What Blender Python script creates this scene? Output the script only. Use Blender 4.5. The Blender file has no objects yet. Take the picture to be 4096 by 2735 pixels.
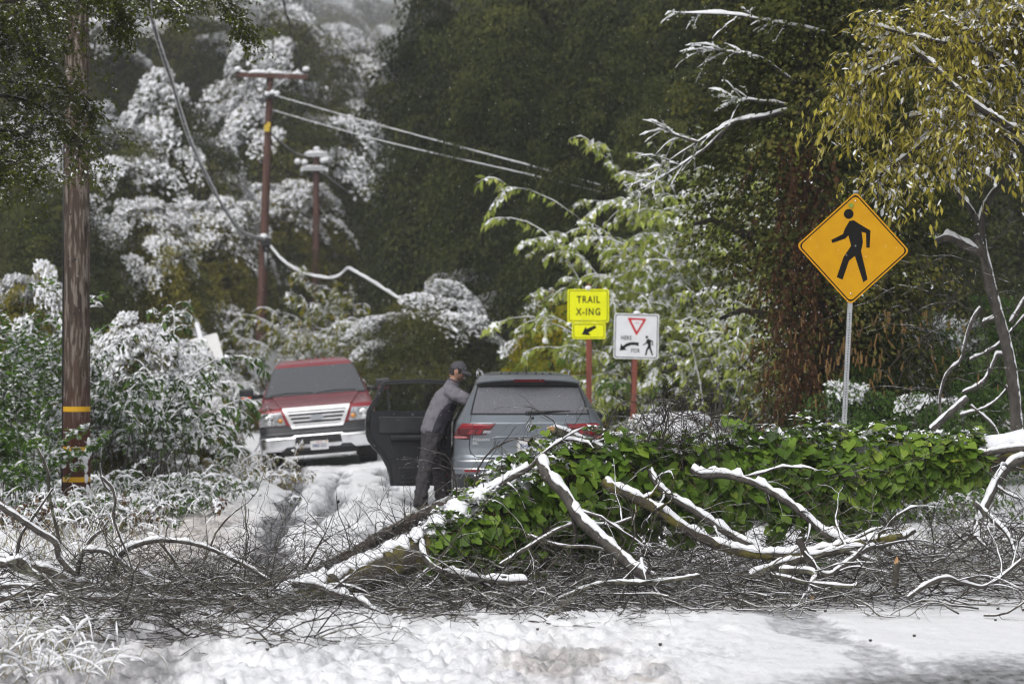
import bpy, bmesh, math, random
import numpy as np
from mathutils import Vector, Matrix
R = math.radians
PI = math.pi
S = bpy.context.scene
COL = S.collection

# ---------------------------------------------------------------- camera, sky, sun, exposure
FPX, CXP, HORY, EYE = 9671.0, 2048.0, 1459.0, 1.75     # focal length in photo pixels, centre column, horizon row, eye height
cam_d = bpy.data.cameras.new('camera')
cam = bpy.data.objects.new('camera', cam_d); COL.objects.link(cam)
cam.location = (0, 0, EYE)
cam.rotation_euler = (R(90) + math.atan((HORY - 1367.5) / FPX), 0, 0)
cam_d.lens = 85; cam_d.sensor_width = 36; cam_d.clip_start = 0.5; cam_d.clip_end = 4000
cam_d.dof.use_dof = True; cam_d.dof.focus_distance = 19.5; cam_d.dof.aperture_fstop = 2.6; cam_d.dof.aperture_blades = 9
S.camera = cam

SUN_EL, SUN_AZ = 46.0, 205.0
W = bpy.data.worlds.new('World'); S.world = W; W.use_nodes = True
wn, wl = W.node_tree.nodes, W.node_tree.links
wn.clear()
w_out = wn.new('ShaderNodeOutputWorld'); w_bg = wn.new('ShaderNodeBackground')
w_sky = wn.new('ShaderNodeTexSky'); w_sky.sky_type = 'NISHITA'; w_sky.sun_disc = False
w_sky.sun_elevation = R(SUN_EL); w_sky.sun_rotation = R(SUN_AZ)
w_sky.air_density = 1.0; w_sky.dust_density = 6.0; w_sky.ozone_density = 1.0
w_hs = wn.new('ShaderNodeHueSaturation'); w_hs.inputs['Saturation'].default_value = 0.13
wl.new(w_sky.outputs[0], w_hs.inputs['Color']); wl.new(w_hs.outputs[0], w_bg.inputs['Color'])
w_bg.inputs['Strength'].default_value = 0.15
wl.new(w_bg.outputs[0], w_out.inputs['Surface'])
sun_d = bpy.data.lights.new('sun', 'SUN'); sun_d.energy = 0.7; sun_d.angle = R(60); sun_d.color = (1.0, 0.98, 0.96)
sun = bpy.data.objects.new('sun', sun_d); COL.objects.link(sun)
_az = R(SUN_AZ)
_sd = Vector((math.sin(_az) * math.cos(R(SUN_EL)), math.cos(_az) * math.cos(R(SUN_EL)), math.sin(R(SUN_EL))))
sun.rotation_euler = _sd.to_track_quat('Z', 'Y').to_euler(); sun.location = (0, 0, 40)
S.view_settings.view_transform = 'Standard'; S.view_settings.look = 'None'
S.view_settings.gamma = 1; S.view_settings.use_curve_mapping = False
S.view_settings.exposure = 0.0
S.render.engine = 'CYCLES'
cy = S.cycles
cy.use_denoising = True
try:
    cy.denoiser = 'OPENIMAGEDENOISE'
except Exception:
    pass
cy.max_bounces = 6; cy.diffuse_bounces = 3; cy.glossy_bounces = 3; cy.transmission_bounces = 4
cy.transparent_max_bounces = 8; cy.volume_bounces = 1; cy.caustics_reflective = False; cy.caustics_refractive = False
cy.sample_clamp_indirect = 6; cy.filter_width = 1.1
try:
    cy.volume_step_rate = 4
except Exception:
    pass

# ---------------------------------------------------------------- helpers
def at(px, py, d):
    """Point seen at photo pixel (px,py), d metres ahead of the camera."""
    return np.array([(px - CXP) / FPX * d, d, EYE + (HORY - py) / FPX * d])

def gat(px, py):
    """Point of the level ground seen at a photo pixel."""
    d = EYE * FPX / (py - HORY)
    return np.array([(px - CXP) / FPX * d, d, 0.0])

def _hash(ix, iy, iz, seed):
    h = (ix.astype(np.int64) * 374761393 + iy.astype(np.int64) * 668265263 + iz.astype(np.int64) * 2147483647 + seed * 974634777)
    h = (h ^ (h >> 13)) * 1274126177
    h = h ^ (h >> 16)
    return (h & 0xffffff).astype(np.float64) / 0xffffff

def vnoise(x, y, z=None, seed=0):
    x = np.asarray(x, float); y = np.asarray(y, float)
    z = np.zeros_like(x) if z is None else np.asarray(z, float)
    ix, iy, iz = np.floor(x), np.floor(y), np.floor(z)
    fx, fy, fz = x - ix, y - iy, z - iz
    fx = fx * fx * (3 - 2 * fx); fy = fy * fy * (3 - 2 * fy); fz = fz * fz * (3 - 2 * fz)
    o = 0
    for dx in (0, 1):
        for dy in (0, 1):
            for dz in (0, 1):
                w = (fx if dx else 1 - fx) * (fy if dy else 1 - fy) * (fz if dz else 1 - fz)
                o = o + w * _hash(ix + dx, iy + dy, iz + dz, seed)
    return o * 2 - 1

def fbm(x, y, z=None, seed=0, oct=4, gain=.5):
    a, o, f = 1.0, 0, 1.0
    for k in range(oct):
        o = o + a * vnoise(np.asarray(x) * f, np.asarray(y) * f, None if z is None else np.asarray(z) * f, seed + k * 17)
        a *= gain; f *= 2.03
    return o

def sstep(a, b, x):
    t = np.clip((np.asarray(x, float) - a) / (b - a), 0, 1)
    return t * t * (3 - 2 * t)

def nrm(v):
    return v / np.maximum(np.linalg.norm(v, axis=-1, keepdims=True), 1e-9)

class MB:
    """Collects vertices and faces; build() links them as ONE mesh object."""
    def __init__(s):
        s.V, s.F, s.n = [], [], 0
    def add(s, V, F, mat=0, tint=None):
        V = np.asarray(V, float).reshape(-1, 3); F = np.asarray(F, np.int64)
        if len(F) == 0:
            return s
        t = np.full(len(F), .5) if tint is None else np.broadcast_to(np.asarray(tint, float), (len(F),)).copy()
        s.V.append(V); s.F.append((F + s.n, np.full(len(F), mat, np.int32), t)); s.n += len(V)
        return s
    def poly(s, V, mat=0, tint=None):
        V = np.asarray(V, float)
        return s.add(V, [list(range(len(V)))], mat, tint)
    def box(s, c, size, rot=None, mat=0, tint=None):
        v = np.array([[x, y, z] for x in (-.5, .5) for y in (-.5, .5) for z in (-.5, .5)]) * np.array(size)
        if rot is not None:
            v = v @ np.array(rot.to_3x3() if hasattr(rot, 'to_3x3') else rot).T
        f = [[0, 1, 3, 2], [4, 6, 7, 5], [0, 4, 5, 1], [2, 3, 7, 6], [0, 2, 6, 4], [1, 5, 7, 3]]
        return s.add(v + np.array(c), f, mat, tint)
    def tube(s, P, rad, k=8, mat=0, tint=None, caps=True):
        P = np.asarray(P, float); n = len(P); rad = np.broadcast_to(np.asarray(rad, float), (n,))
        T = nrm(np.gradient(P, axis=0)); ref = np.array([0, 0, 1.0]) if abs(T[:, 2]).mean() < .8 else np.array([1.0, 0, 0])
        A = nrm(np.cross(T, ref)); B = np.cross(A, T)
        a = np.arange(k) / k * 2 * PI
        V = P[:, None] + rad[:, None, None] * (np.cos(a)[None, :, None] * A[:, None] + np.sin(a)[None, :, None] * B[:, None])
        i = np.arange(n - 1)[:, None] * k; j = np.arange(k)[None]; j2 = (j + 1) % k
        F = np.stack([i + j, i + j2, i + k + j2, i + k + j], -1).reshape(-1, 4)
        s.add(V.reshape(-1, 3), F, mat, tint)
        if caps:
            base = s.n - n * k
            for q, rev in ((0, False), (n - 1, True)):
                idx = [base + q * k + m for m in range(k)]
                s.F.append((np.array([idx if rev else idx[::-1]]) , np.array([mat], np.int32), np.array([.5])))
        return s
    def tubes(s, P, rad, k=3, mat=0, tint=None):
        """Batch of tubes: P (B,n,3), rad (B,n)."""
        P = np.asarray(P, float); Bn, n, _ = P.shape; rad = np.broadcast_to(np.asarray(rad, float), (Bn, n))
        T = nrm(np.gradient(P, axis=1)); m = nrm(T.mean(1))
        ref = np.where((np.abs(m[:, 2:3]) < .75), np.array([[0, 0, 1.0]]), np.array([[1.0, 0, 0]]))
        A = nrm(np.cross(T, ref[:, None])); B = np.cross(A, T)
        a = np.arange(k) / k * 2 * PI + PI / 2
        V = P[:, :, None] + rad[..., None, None] * (np.cos(a)[:, None] * A[:, :, None] + np.sin(a)[:, None] * B[:, :, None])
        b = np.arange(Bn)[:, None, None] * n * k; i = np.arange(n - 1)[None, :, None] * k; j = np.arange(k)[None, None]; j2 = (j + 1) % k
        F = np.stack([b + i + j, b + i + j2, b + i + k + j2, b + i + k + j], -1).reshape(-1, 4)
        t = None if tint is None else np.repeat(np.asarray(tint), (n - 1) * k)
        return s.add(V.reshape(-1, 3), F, mat, t)
    def caps(s, P, rad, th, mat=0, tint=None, seed=0, lump=.5, w=.9):
        """Snow lying along the top of branches: P (B,n,3), rad (B,n), th thickness."""
        P = np.asarray(P, float)
        if P.ndim == 2:
            P = P[None]; rad = np.asarray(rad)[None]
        Bn, n, _ = P.shape; rad = np.broadcast_to(np.asarray(rad, float), (Bn, n))
        T = nrm(np.gradient(P, axis=1)); up = np.array([0, 0, 1.0])
        A = nrm(np.cross(T, up)); N = nrm(np.cross(A, T))
        flat = np.sqrt(np.clip(1 - T[..., 2] ** 2, 0, 1))
        fr = 16
        nz = fbm(P[..., 0] * fr, P[..., 1] * fr, P[..., 2] * fr, seed, 3); n2 = fbm(P[..., 0] * 23, P[..., 1] * 23, P[..., 2] * 23, seed + 5, 2); n3 = vnoise(P[..., 0] * 7, P[..., 1] * 7, P[..., 2] * 7, seed + 9)
        tt = np.asarray(th) * np.clip(flat * (1 + lump * 1.5 * nz), .0, 2.2)
        tt = tt * sstep(-.75, -.25, n3 + .35 * nz)
        tt = tt * np.minimum(1, np.minimum(np.arange(n), np.arange(n)[::-1])[None] / 1.5 + .15)
        cov = np.clip(.78 + .38 * n2 + .2 * nz, .18, 1.0) * w * (.35 + .65 * sstep(-.75, -.25, n3 + .35 * nz))
        prof = [(-1, -.1), (-.9, .35), (-.5, .85), (0, 1.0), (.5, .85), (.9, .35), (1, -.1)]
        V = []
        for (u, hh) in prof:
            ww = (rad * cov + tt * .25)
            V.append(P + A * (u * ww + rad * .18 * n3)[..., None] + N * (rad * np.sqrt(np.clip(1 - (u * cov * .97) ** 2, .02, 1)) * (.96 if hh > 0 else .85))[..., None] + up * (tt * max(hh, 0))[..., None])
        V = np.stack(V, 2); k = len(prof)
        b = np.arange(Bn)[:, None, None] * n * k; i = np.arange(n - 1)[None, :, None] * k; j = np.arange(k)[None, None]; j2 = (j + 1) % k
        F = np.stack([b + i + j, b + i + k + j, b + i + k + j2, b + i + j2], -1).reshape(-1, 4)
        return s.add(V.reshape(-1, 3), F, mat, tint)
    def lathe(s, prof, k=24, axis='z', c=(0, 0, 0), mat=0):
        prof = np.asarray(prof, float); a = np.arange(k) / k * 2 * PI; n = len(prof)
        r, h = prof[:, 0][:, None], prof[:, 1][:, None]
        X, Y, Z = r * np.cos(a), r * np.sin(a), h + 0 * a
        V = np.stack({'z': (X, Y, Z), 'x': (Z, X, Y), 'y': (Y, Z, X)}[axis], -1).reshape(-1, 3) + np.array(c)
        i = np.arange(n - 1)[:, None] * k; j = np.arange(k)[None]; j2 = (j + 1) % k
        return s.add(V, np.stack([i + j, i + j2, i + k + j2, i + k + j], -1).reshape(-1, 4), mat)
    def ball(s, c, r, mat=0, seg=10, rings=7, tint=None):
        r = np.broadcast_to(np.asarray(r, float), (3,))
        t = np.linspace(0, PI, rings); a = np.arange(seg) / seg * 2 * PI
        V = np.stack([np.sin(t)[:, None] * np.cos(a), np.sin(t)[:, None] * np.sin(a), np.cos(t)[:, None] + 0 * a], -1).reshape(-1, 3) * r + np.array(c)
        i = np.arange(rings - 1)[:, None] * seg; j = np.arange(seg)[None]; j2 = (j + 1) % seg
        return s.add(V, np.stack([i + j, i + seg + j, i + seg + j2, i + j2], -1).reshape(-1, 4), mat, tint)
    def prism(s, pts, y0, y1, mat=0):
        """Outline in the x-z plane extruded from y0 to y1 (y0 faces the camera)."""
        pts = np.asarray(pts, float); n = len(pts)
        a = sum(pts[i][0] * pts[(i + 1) % n][1] - pts[(i + 1) % n][0] * pts[i][1] for i in range(n))
        if a < 0:
            pts = pts[::-1]
        V = np.concatenate([np.c_[pts[:, 0], np.full(n, y0), pts[:, 1]], np.c_[pts[:, 0], np.full(n, y1), pts[:, 1]]])
        b = s.n
        s.add(V, [[i, i + n, (i + 1) % n + n, (i + 1) % n] for i in range(n)], mat)
        for F in ([list(range(n))], [list(range(2 * n - 1, n - 1, -1))]):
            s.F.append((np.array(F) + b, np.array([mat], np.int32), np.array([.5])))
        return s
    def mesh(s, name, mats, smooth=True):
        me = bpy.data.meshes.new(name)
        V = np.concatenate(s.V) if s.V else np.zeros((0, 3))
        li, ls, mi, ti, cur = [], [], [], [], 0
        for F, m, t in s.F:
            k = F.shape[1]
            li.append(F.reshape(-1)); ls.append(cur + np.arange(len(F)) * k); cur += F.size; mi.append(m); ti.append(t)
        me.vertices.add(len(V)); me.vertices.foreach_set('co', V.reshape(-1).astype(np.float32))
        if li:
            li = np.concatenate(li).astype(np.int32); ls = np.concatenate(ls).astype(np.int32); mi = np.concatenate(mi); ti = np.concatenate(ti)
            me.loops.add(len(li)); me.loops.foreach_set('vertex_index', li)
            me.polygons.add(len(ls)); me.polygons.foreach_set('loop_start', ls)
            me.polygons.foreach_set('material_index', mi)
            me.polygons.foreach_set('use_smooth', np.full(len(ls), bool(smooth)))
            at_ = me.attributes.new('tint', 'FLOAT', 'FACE'); at_.data.foreach_set('value', ti.astype(np.float32))
        me.update(calc_edges=True)
        for m in (mats if isinstance(mats, (list, tuple)) else [mats]):
            me.materials.append(m)
        return me
    def build(s, name, mats, parent=None, smooth=True, loc=None, sharp=None, bevel=None):
        me = s.mesh(name, mats, smooth)
        if sharp is not None and smooth:
            me.set_sharp_from_angle(angle=R(sharp))
        o = bpy.data.objects.new(name, me); COL.objects.link(o)
        if parent is not None:
            o.parent = parent
        if loc is not None:
            o.location = loc
        if bevel:
            b = o.modifiers.new('edge', 'BEVEL'); b.width = bevel; b.segments = 2; b.limit_method = 'ANGLE'; b.angle_limit = R(40)
        return o

def tag(o, label, cat, group=None, kind=None):
    o['label'] = label; o['category'] = cat
    if group: o['group'] = group
    if kind: o['kind'] = kind
    return o

def thing(name, label, cat, loc=(0, 0, 0), rz=0, group=None):
    o = bpy.data.objects.new(name, None); COL.objects.link(o); o.empty_display_size = .2
    o.location = loc; o.rotation_euler = (0, 0, rz)
    return tag(o, label, cat, group)

def dup(root, loc, rz=0, scale=None, label=None):
    r = root.copy(); COL.objects.link(r); r.location = loc; r.rotation_euler = (0, 0, rz)
    if scale is not None: r.scale = scale if isinstance(scale, (tuple, list)) else (scale,) * 3
    if label: r['label'] = label
    for ch in list(root.children):
        c = ch.copy(); COL.objects.link(c); c.parent = r
        for g in ch.children:
            d = g.copy(); COL.objects.link(d); d.parent = c
    return r

# ---------------------------------------------------------------- materials
def mat(name, c1, c2=None, scale=6, rough=.6, metal=0, bump=0, bscale=None, coat=0, spec=.5, stretch=(1, 1, 1), detail=4, lo=.35, hi=.65, wet_shade=0, alpha=1, trans=0, emit=None):
    m = bpy.data.materials.new(name); m.use_nodes = True
    nt = m.node_tree; N = nt.nodes; L = nt.links
    b = N['Principled BSDF']
    b.inputs['Roughness'].default_value = rough; b.inputs['Metallic'].default_value = metal
    b.inputs['Specular IOR Level'].default_value = spec
    if coat: b.inputs['Coat Weight'].default_value = coat; b.inputs['Coat Roughness'].default_value = .06
    if trans: b.inputs['Transmission Weight'].default_value = trans
    if alpha < 1: b.inputs['Alpha'].default_value = alpha
    b.inputs['Base Color'].default_value = (*c1, 1)
    if c2 is not None or bump:
        tc = N.new('ShaderNodeTexCoord'); mp = N.new('ShaderNodeMapping'); mp.inputs['Scale'].default_value = stretch
        L.new(tc.outputs['Object'], mp.inputs['Vector'])
    if c2 is not None:
        nz = N.new('ShaderNodeTexNoise'); nz.inputs['Scale'].default_value = scale; nz.inputs['Detail'].default_value = detail
        L.new(mp.outputs[0], nz.inputs['Vector'])
        cr = N.new('ShaderNodeValToRGB'); cr.color_ramp.elements[0].position = lo; cr.color_ramp.elements[1].position = hi
        cr.color_ramp.elements[0].color = (*c1, 1); cr.color_ramp.elements[1].color = (*c2, 1)
        L.new(nz.outputs['Fac'], cr.inputs['Fac']); L.new(cr.outputs[0], b.inputs['Base Color'])
    if bump:
        nb = N.new('ShaderNodeTexNoise'); nb.inputs['Scale'].default_value = bscale or scale * 3; nb.inputs['Detail'].default_value = 5
        L.new(mp.outputs[0], nb.inputs['Vector'])
        bp = N.new('ShaderNodeBump'); bp.inputs['Strength'].default_value = bump; bp.inputs['Distance'].default_value = .02
        L.new(nb.outputs['Fac'], bp.inputs['Height']); L.new(bp.outputs[0], b.inputs['Normal'])
    return m

SNOWC = (.86, .87, .90)
def snow_over(m, thr=.45, noise=.35, scale=25, soft=.12):
    """Adds snow lying on the upward-facing side of whatever the material is on."""
    nt = m.node_tree; N = nt.nodes; L = nt.links
    b = N['Principled BSDF']; out = N['Material Output']
    g = N.new('ShaderNodeNewGeometry'); sp = N.new('ShaderNodeSeparateXYZ'); L.new(g.outputs['Normal'], sp.inputs[0])
    tc = N.new('ShaderNodeTexCoord'); nz = N.new('ShaderNodeTexNoise'); nz.inputs['Scale'].default_value = scale; nz.inputs['Detail'].default_value = 3
    L.new(tc.outputs['Object'], nz.inputs['Vector'])
    ma = N.new('ShaderNodeMath'); ma.operation = 'MULTIPLY_ADD'; ma.inputs[1].default_value = noise * 2; ma.inputs[2].default_value = -noise
    L.new(nz.outputs['Fac'], ma.inputs[0])
    ad = N.new('ShaderNodeMath'); ad.operation = 'ADD'; L.new(sp.outputs['Z'], ad.inputs[0]); L.new(ma.outputs[0], ad.inputs[1])
    mr = N.new('ShaderNodeMapRange'); mr.inputs['From Min'].default_value = thr - soft; mr.inputs['From Max'].default_value = thr + soft
    L.new(ad.outputs[0], mr.inputs['Value'])
    sb = N.new('ShaderNodeBsdfPrincipled'); sb.inputs['Base Color'].default_value = (*SNOWC, 1); sb.inputs['Roughness'].default_value = .7
    mx = N.new('ShaderNodeMixShader'); L.new(mr.outputs[0], mx.inputs[0]); L.new(b.outputs[0], mx.inputs[1]); L.new(sb.outputs[0], mx.inputs[2])
    L.new(mx.outputs[0], out.inputs['Surface'])
    return m

def leaf_mat(name, cols, rough=.6, trans=.25, spec=.08):
    m = bpy.data.materials.new(name); m.use_nodes = True
    nt = m.node_tree; N = nt.nodes; L = nt.links
    b = N['Principled BSDF']; out = N['Material Output']; b.inputs['Roughness'].default_value = rough; b.inputs['Specular IOR Level'].default_value = spec
    a = N.new('ShaderNodeAttribute'); a.attribute_name = 'tint'
    cr = N.new('ShaderNodeValToRGB'); e = cr.color_ramp.elements
    for i, c in enumerate(cols):
        p = i / (len(cols) - 1)
        el = e[0] if i == 0 else (e[len(e) - 1] if i == len(cols) - 1 else e.new(p))
        el.position = p; el.color = (*c, 1)
    L.new(a.outputs['Fac'], cr.inputs['Fac']); L.new(cr.outputs[0], b.inputs['Base Color'])
    if trans:
        t = N.new('ShaderNodeBsdfTranslucent'); L.new(cr.outputs[0], t.inputs['Color'])
        mx = N.new('ShaderNodeMixShader'); mx.inputs[0].default_value = trans
        L.new(b.outputs[0], mx.inputs[1]); L.new(t.outputs[0], mx.inputs[2]); L.new(mx.outputs[0], out.inputs['Surface'])
    return m

M = {}
M['snow'] = mat('snow', SNOWC, (.80, .81, .85), 9, .75, bump=.35, bscale=60)
M['bark_dark'] = snow_over(mat('bark_dark', (.035, .030, .027), (.085, .075, .065), 18, .8, bump=.6, bscale=60, stretch=(1, 1, .4)), .75, .3, 30)
M['bark_lichen'] = snow_over(mat('bark_lichen', (.045, .038, .030), (.17, .17, .12), 14, .85, bump=.7, bscale=60, lo=.45, hi=.7), .80, .3, 30)
def tinted(m, cols):
    nt = m.node_tree; a = nt.nodes.new('ShaderNodeAttribute'); a.attribute_name = 'tint'; cr = nt.nodes.new('ShaderNodeValToRGB'); e = cr.color_ramp.elements
    e[0].color = (*cols[0], 1); e[1].color = (*cols[-1], 1)
    for k, c in enumerate(cols[1:-1]): q = e.new((k + 1) / (len(cols) - 1)); q.color = (*c, 1)
    nt.links.new(a.outputs['Fac'], cr.inputs[0]); nt.links.new(cr.outputs[0], nt.nodes['Principled BSDF'].inputs['Base Color']); return m
M['twig'] = snow_over(tinted(mat('twig', (.018, .014, .013), rough=.7, spec=.25), [(.012, .010, .009), (.030, .025, .022), (.060, .052, .044), (.15, .14, .11)]), 1.0, .5, 14)
M['twig_far'] = snow_over(mat('twig_far', (.05, .045, .04), (.09, .08, .07), 6, .8), .35, .5, 9)
M['moss_bark'] = mat('moss_bark', (.05, .042, .034), (.13, .115, .02), 7, .9, bump=.8, bscale=50, lo=.45, hi=.62)
M['dead_log'] = snow_over(mat('dead_log', (.016, .013, .012), (.075, .042, .028), 5, .7, bump=.9, bscale=26, lo=.4, hi=.7), .95, .35, 22)
M['black'] = mat('black', (.012, .012, .013), rough=.45)
M['rubber'] = mat('rubber', (.015, .015, .016), (.035, .034, .034), 20, .75, bump=.3)
M['chrome'] = mat('chrome', (.78, .78, .80), rough=.12, metal=1)
M['steel'] = mat('steel', (.42, .44, .46), (.52, .53, .55), 12, .45, metal=.7, bump=.1)
M['bark_plain'] = mat('bark_plain', (.03, .027, .024), (.06, .054, .047), 14, .9, bump=.5, bscale=50, spec=.1)
# ---------------------------------------------------------------- the ground
RUTS = [  # polyline of photo pixels, half width (m), depth, wetness
    ([(960, 2420), (1040, 2300), (1090, 2190), (1135, 2080), (1180, 1960), (1195, 1895), (1200, 1840)], .20, .025, .8),
    ([(1190, 2150), (1290, 2085), (1345, 2010), (1350, 1950), (1390, 1900)], .16, .05, .62),
    ([(1500, 2160), (1640, 2110), (1760, 2060), (1850, 2000), (1880, 1960)], .42, .04, .50),
    ([(1540, 1905), (1560, 1950), (1590, 2000)], .18, .03, .6),
    ([(3050, 2420), (3250, 2500), (3450, 2590), (3700, 2720), (3900, 2850)], .16, .022, .36),
]
def seg_dist(x, y, pts):
    best = np.full(np.shape(x), 1e9)
    for a, b in zip(pts[:-1], pts[1:]):
        dx, dy = b[0] - a[0], b[1] - a[1]; t = np.clip(((x - a[0]) * dx + (y - a[1]) * dy) / (dx * dx + dy * dy), 0, 1)
        best = np.minimum(best, np.hypot(x - a[0] - t * dx, y - a[1] - t * dy))
    return best
for r in RUTS:
    r[0][:] = [tuple(gat(*p)[:2]) for p in r[0]]

def edge_left(y):   # the left edge of the road bears left with distance
    return -3.15 - np.clip(y - 20, 0, 200) * .085
def edge_right(y):
    return 3.3 - np.clip(y - 24, 0, 200) * .13

def base_z(x, y):
    x = np.asarray(x, float); y = np.asarray(y, float)
    xl = edge_left(y) - x; xr = x - edge_right(y)
    z = .10 * sstep(0, 2.2, xl) + .9 * sstep(1.5, 7, xl) * sstep(24, 40, y) + 2.4 * sstep(4, 16, xl) * sstep(26, 60, y)
    z = z + .05 * sstep(0, 3, xr) + 1.2 * sstep(4, 14, xr) * sstep(22, 50, y)
    til = sstep(33, 39, y) * sstep(60, 48, y)
    z = z + til * .082 * np.clip(x + 3.3, -2.0, 2.2)
    far = np.clip(y - 62, 0, 400)
    z = z + far * .10 * sstep(62, 110, y) + .10 * np.clip(np.abs(x + 4) - 14, 0, 90) * sstep(45, 90, y)
    q = x / np.maximum(y, 20)                      # the steep wooded slopes on both sides of the valley
    z = z + 32 * sstep(84, 140, y) * sstep(-.048, -.022, q) + 24 * sstep(100, 160, y) * sstep(-.115, -.165, q)
    return z

def snow_z(x, y):
    """Fine relief of the snow near the camera, plus masks for dirt and for wetness with painted shade under the vehicles."""
    z = base_z(x, y)
    road = sstep(-.3, .5, x - edge_left(y))
    wob = .16 * fbm(x * 2.3, y * 1.6, seed=3, oct=3)
    lum = fbm(x * 3.2, y * 2.2, seed=11, oct=4, gain=.55)
    fine = fbm(x * 13, y * 9, seed=23, oct=3)
    chop = sstep(17.9, 16.6, y) * sstep(1.9, .3, x + .25 * fbm(x * 1.5, y * 1.5, seed=5))      # trodden slush in front of the brush
    chop = np.maximum(chop, sstep(20, 23, y) * (.85 - .6 * sstep(28, 36, y)))
    clod = sstep(-.05, .35, fbm(x * 7, y * 4.5, seed=31, oct=3, gain=.6)) * (.7 + .3 * fbm(x * 3, y * 2, seed=33, oct=2)) + .35 * sstep(.05, .4, fbm(x * 17, y * 11, seed=37, oct=2)) + .12 * fbm(x * 30, y * 22, seed=39, oct=2)
    z = z + road * (.018 * lum * (.35 + chop) + .062 * chop * clod + .004 * fine)
    z = z + (1 - road) * (.05 * lum + .03 * fine)
    wet_shade = np.zeros_like(z); cut = np.zeros_like(z)
    for pts, hw, dep, we in RUTS:
        d = seg_dist(x + wob, y, pts); m = sstep(hw * 1.25, hw * .7, d)
        cut = np.maximum(cut, m); wet_shade = np.maximum(wet_shade, m * we); z = z - dep * m
        z = z + .035 * np.exp(-((d - hw * 1.6) / (hw * .6)) ** 2) * sstep(20, 23, y)
    # heaped snow between the wheel tracks in front of the pickup
    def mound(px, py, rx, ry, h):
        c = gat(px, py); return h * np.exp(-((x - c[0]) / rx) ** 2 - ((y - c[1]) / ry) ** 2) * (1 + .15 * lum + .10 * fine)
    z = z + (mound(1430, 2010, .60, 3.0, .13) + mound(1390, 1920, .28, 2.0, .03) + mound(1560, 1890, .5, 2.5, .03) + mound(1250, 2020, .20, 3.0, .05) + mound(1085, 1950, .30, 4, .03)) * (1 - .8 * cut)
    # slushy shoulder on the left, grey patches and thin snow
    sh = sstep(.9, .1, np.abs(x - edge_left(y) - .25 + wob * 1.5)) * sstep(17, 20, y) * sstep(33, 26, y)
    wet_shade = np.maximum(wet_shade, sh * (.42 + .25 * fbm(x * 1.5, y * .9, seed=7)))
    lowleft = sstep(-1.55, -2.2, x + .3 * wob) * sstep(16.6, 14.6, y) * .62
    wet_shade = np.maximum(wet_shade, lowleft * (.9 + .5 * fbm(x * 2.2, y * 1.2, seed=8)))
    br = sstep(1.1, .1, np.hypot((x - .38) / .55, (y - 13.9) / 1.7) + .5 * fbm(x * 3.5, y * 2.0, seed=41, oct=4))
    wet_shade = np.maximum(wet_shade, br * .40)
    bl = sstep(.9, .3, np.hypot((x + .95) / .5, (y - 14.4) / .8) + .45 * fbm(x * 2.5, y * 1.6, seed=43))
    wet_shade = np.maximum(wet_shade, bl * .28)
    cor = sstep(1.35, 2.6, x + (13.9 - y) * .85 + .2 * wob) * sstep(15.4, 13.6, y)
    wet_shade = np.maximum(wet_shade, cor * .66)
    thin = sstep(.0, .9, fbm(x * .8, y * .5, seed=51, oct=3)) * road * sstep(30, 22, y)
    wet_shade = np.maximum(wet_shade, .22 * thin * sstep(17.5, 16.0, y))
    car = sstep(1.15, .8, np.abs(x - .05)) * sstep(27.4, 28.2, y) * sstep(33, 32, y)  # shade beneath the grey car, painted into the ground colour
    wet_shade = np.maximum(wet_shade, car * .6)
    truck_shade = sstep(1.2, .9, np.abs(x + 3.3)) * sstep(40.3, 41.2, y) * sstep(48, 46, y)  # the pickup's underside shade, darkening the ground through the same mask
    wet_shade = np.maximum(wet_shade, truck_shade * .35)
    z = z - .022 * sstep(.2, .9, wet_shade) * road
    dirt = np.clip(br * .55 * (.6 + .6 * fbm(x * 4, y * 2, seed=61)) + sh * .55 + .35 * lowleft, 0, 1)
    return z, np.clip(wet_shade, 0, 1), dirt

def gz(x, y):
    return float(snow_z(np.array([float(x)]), np.array([float(y)]))[0][0])

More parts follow.
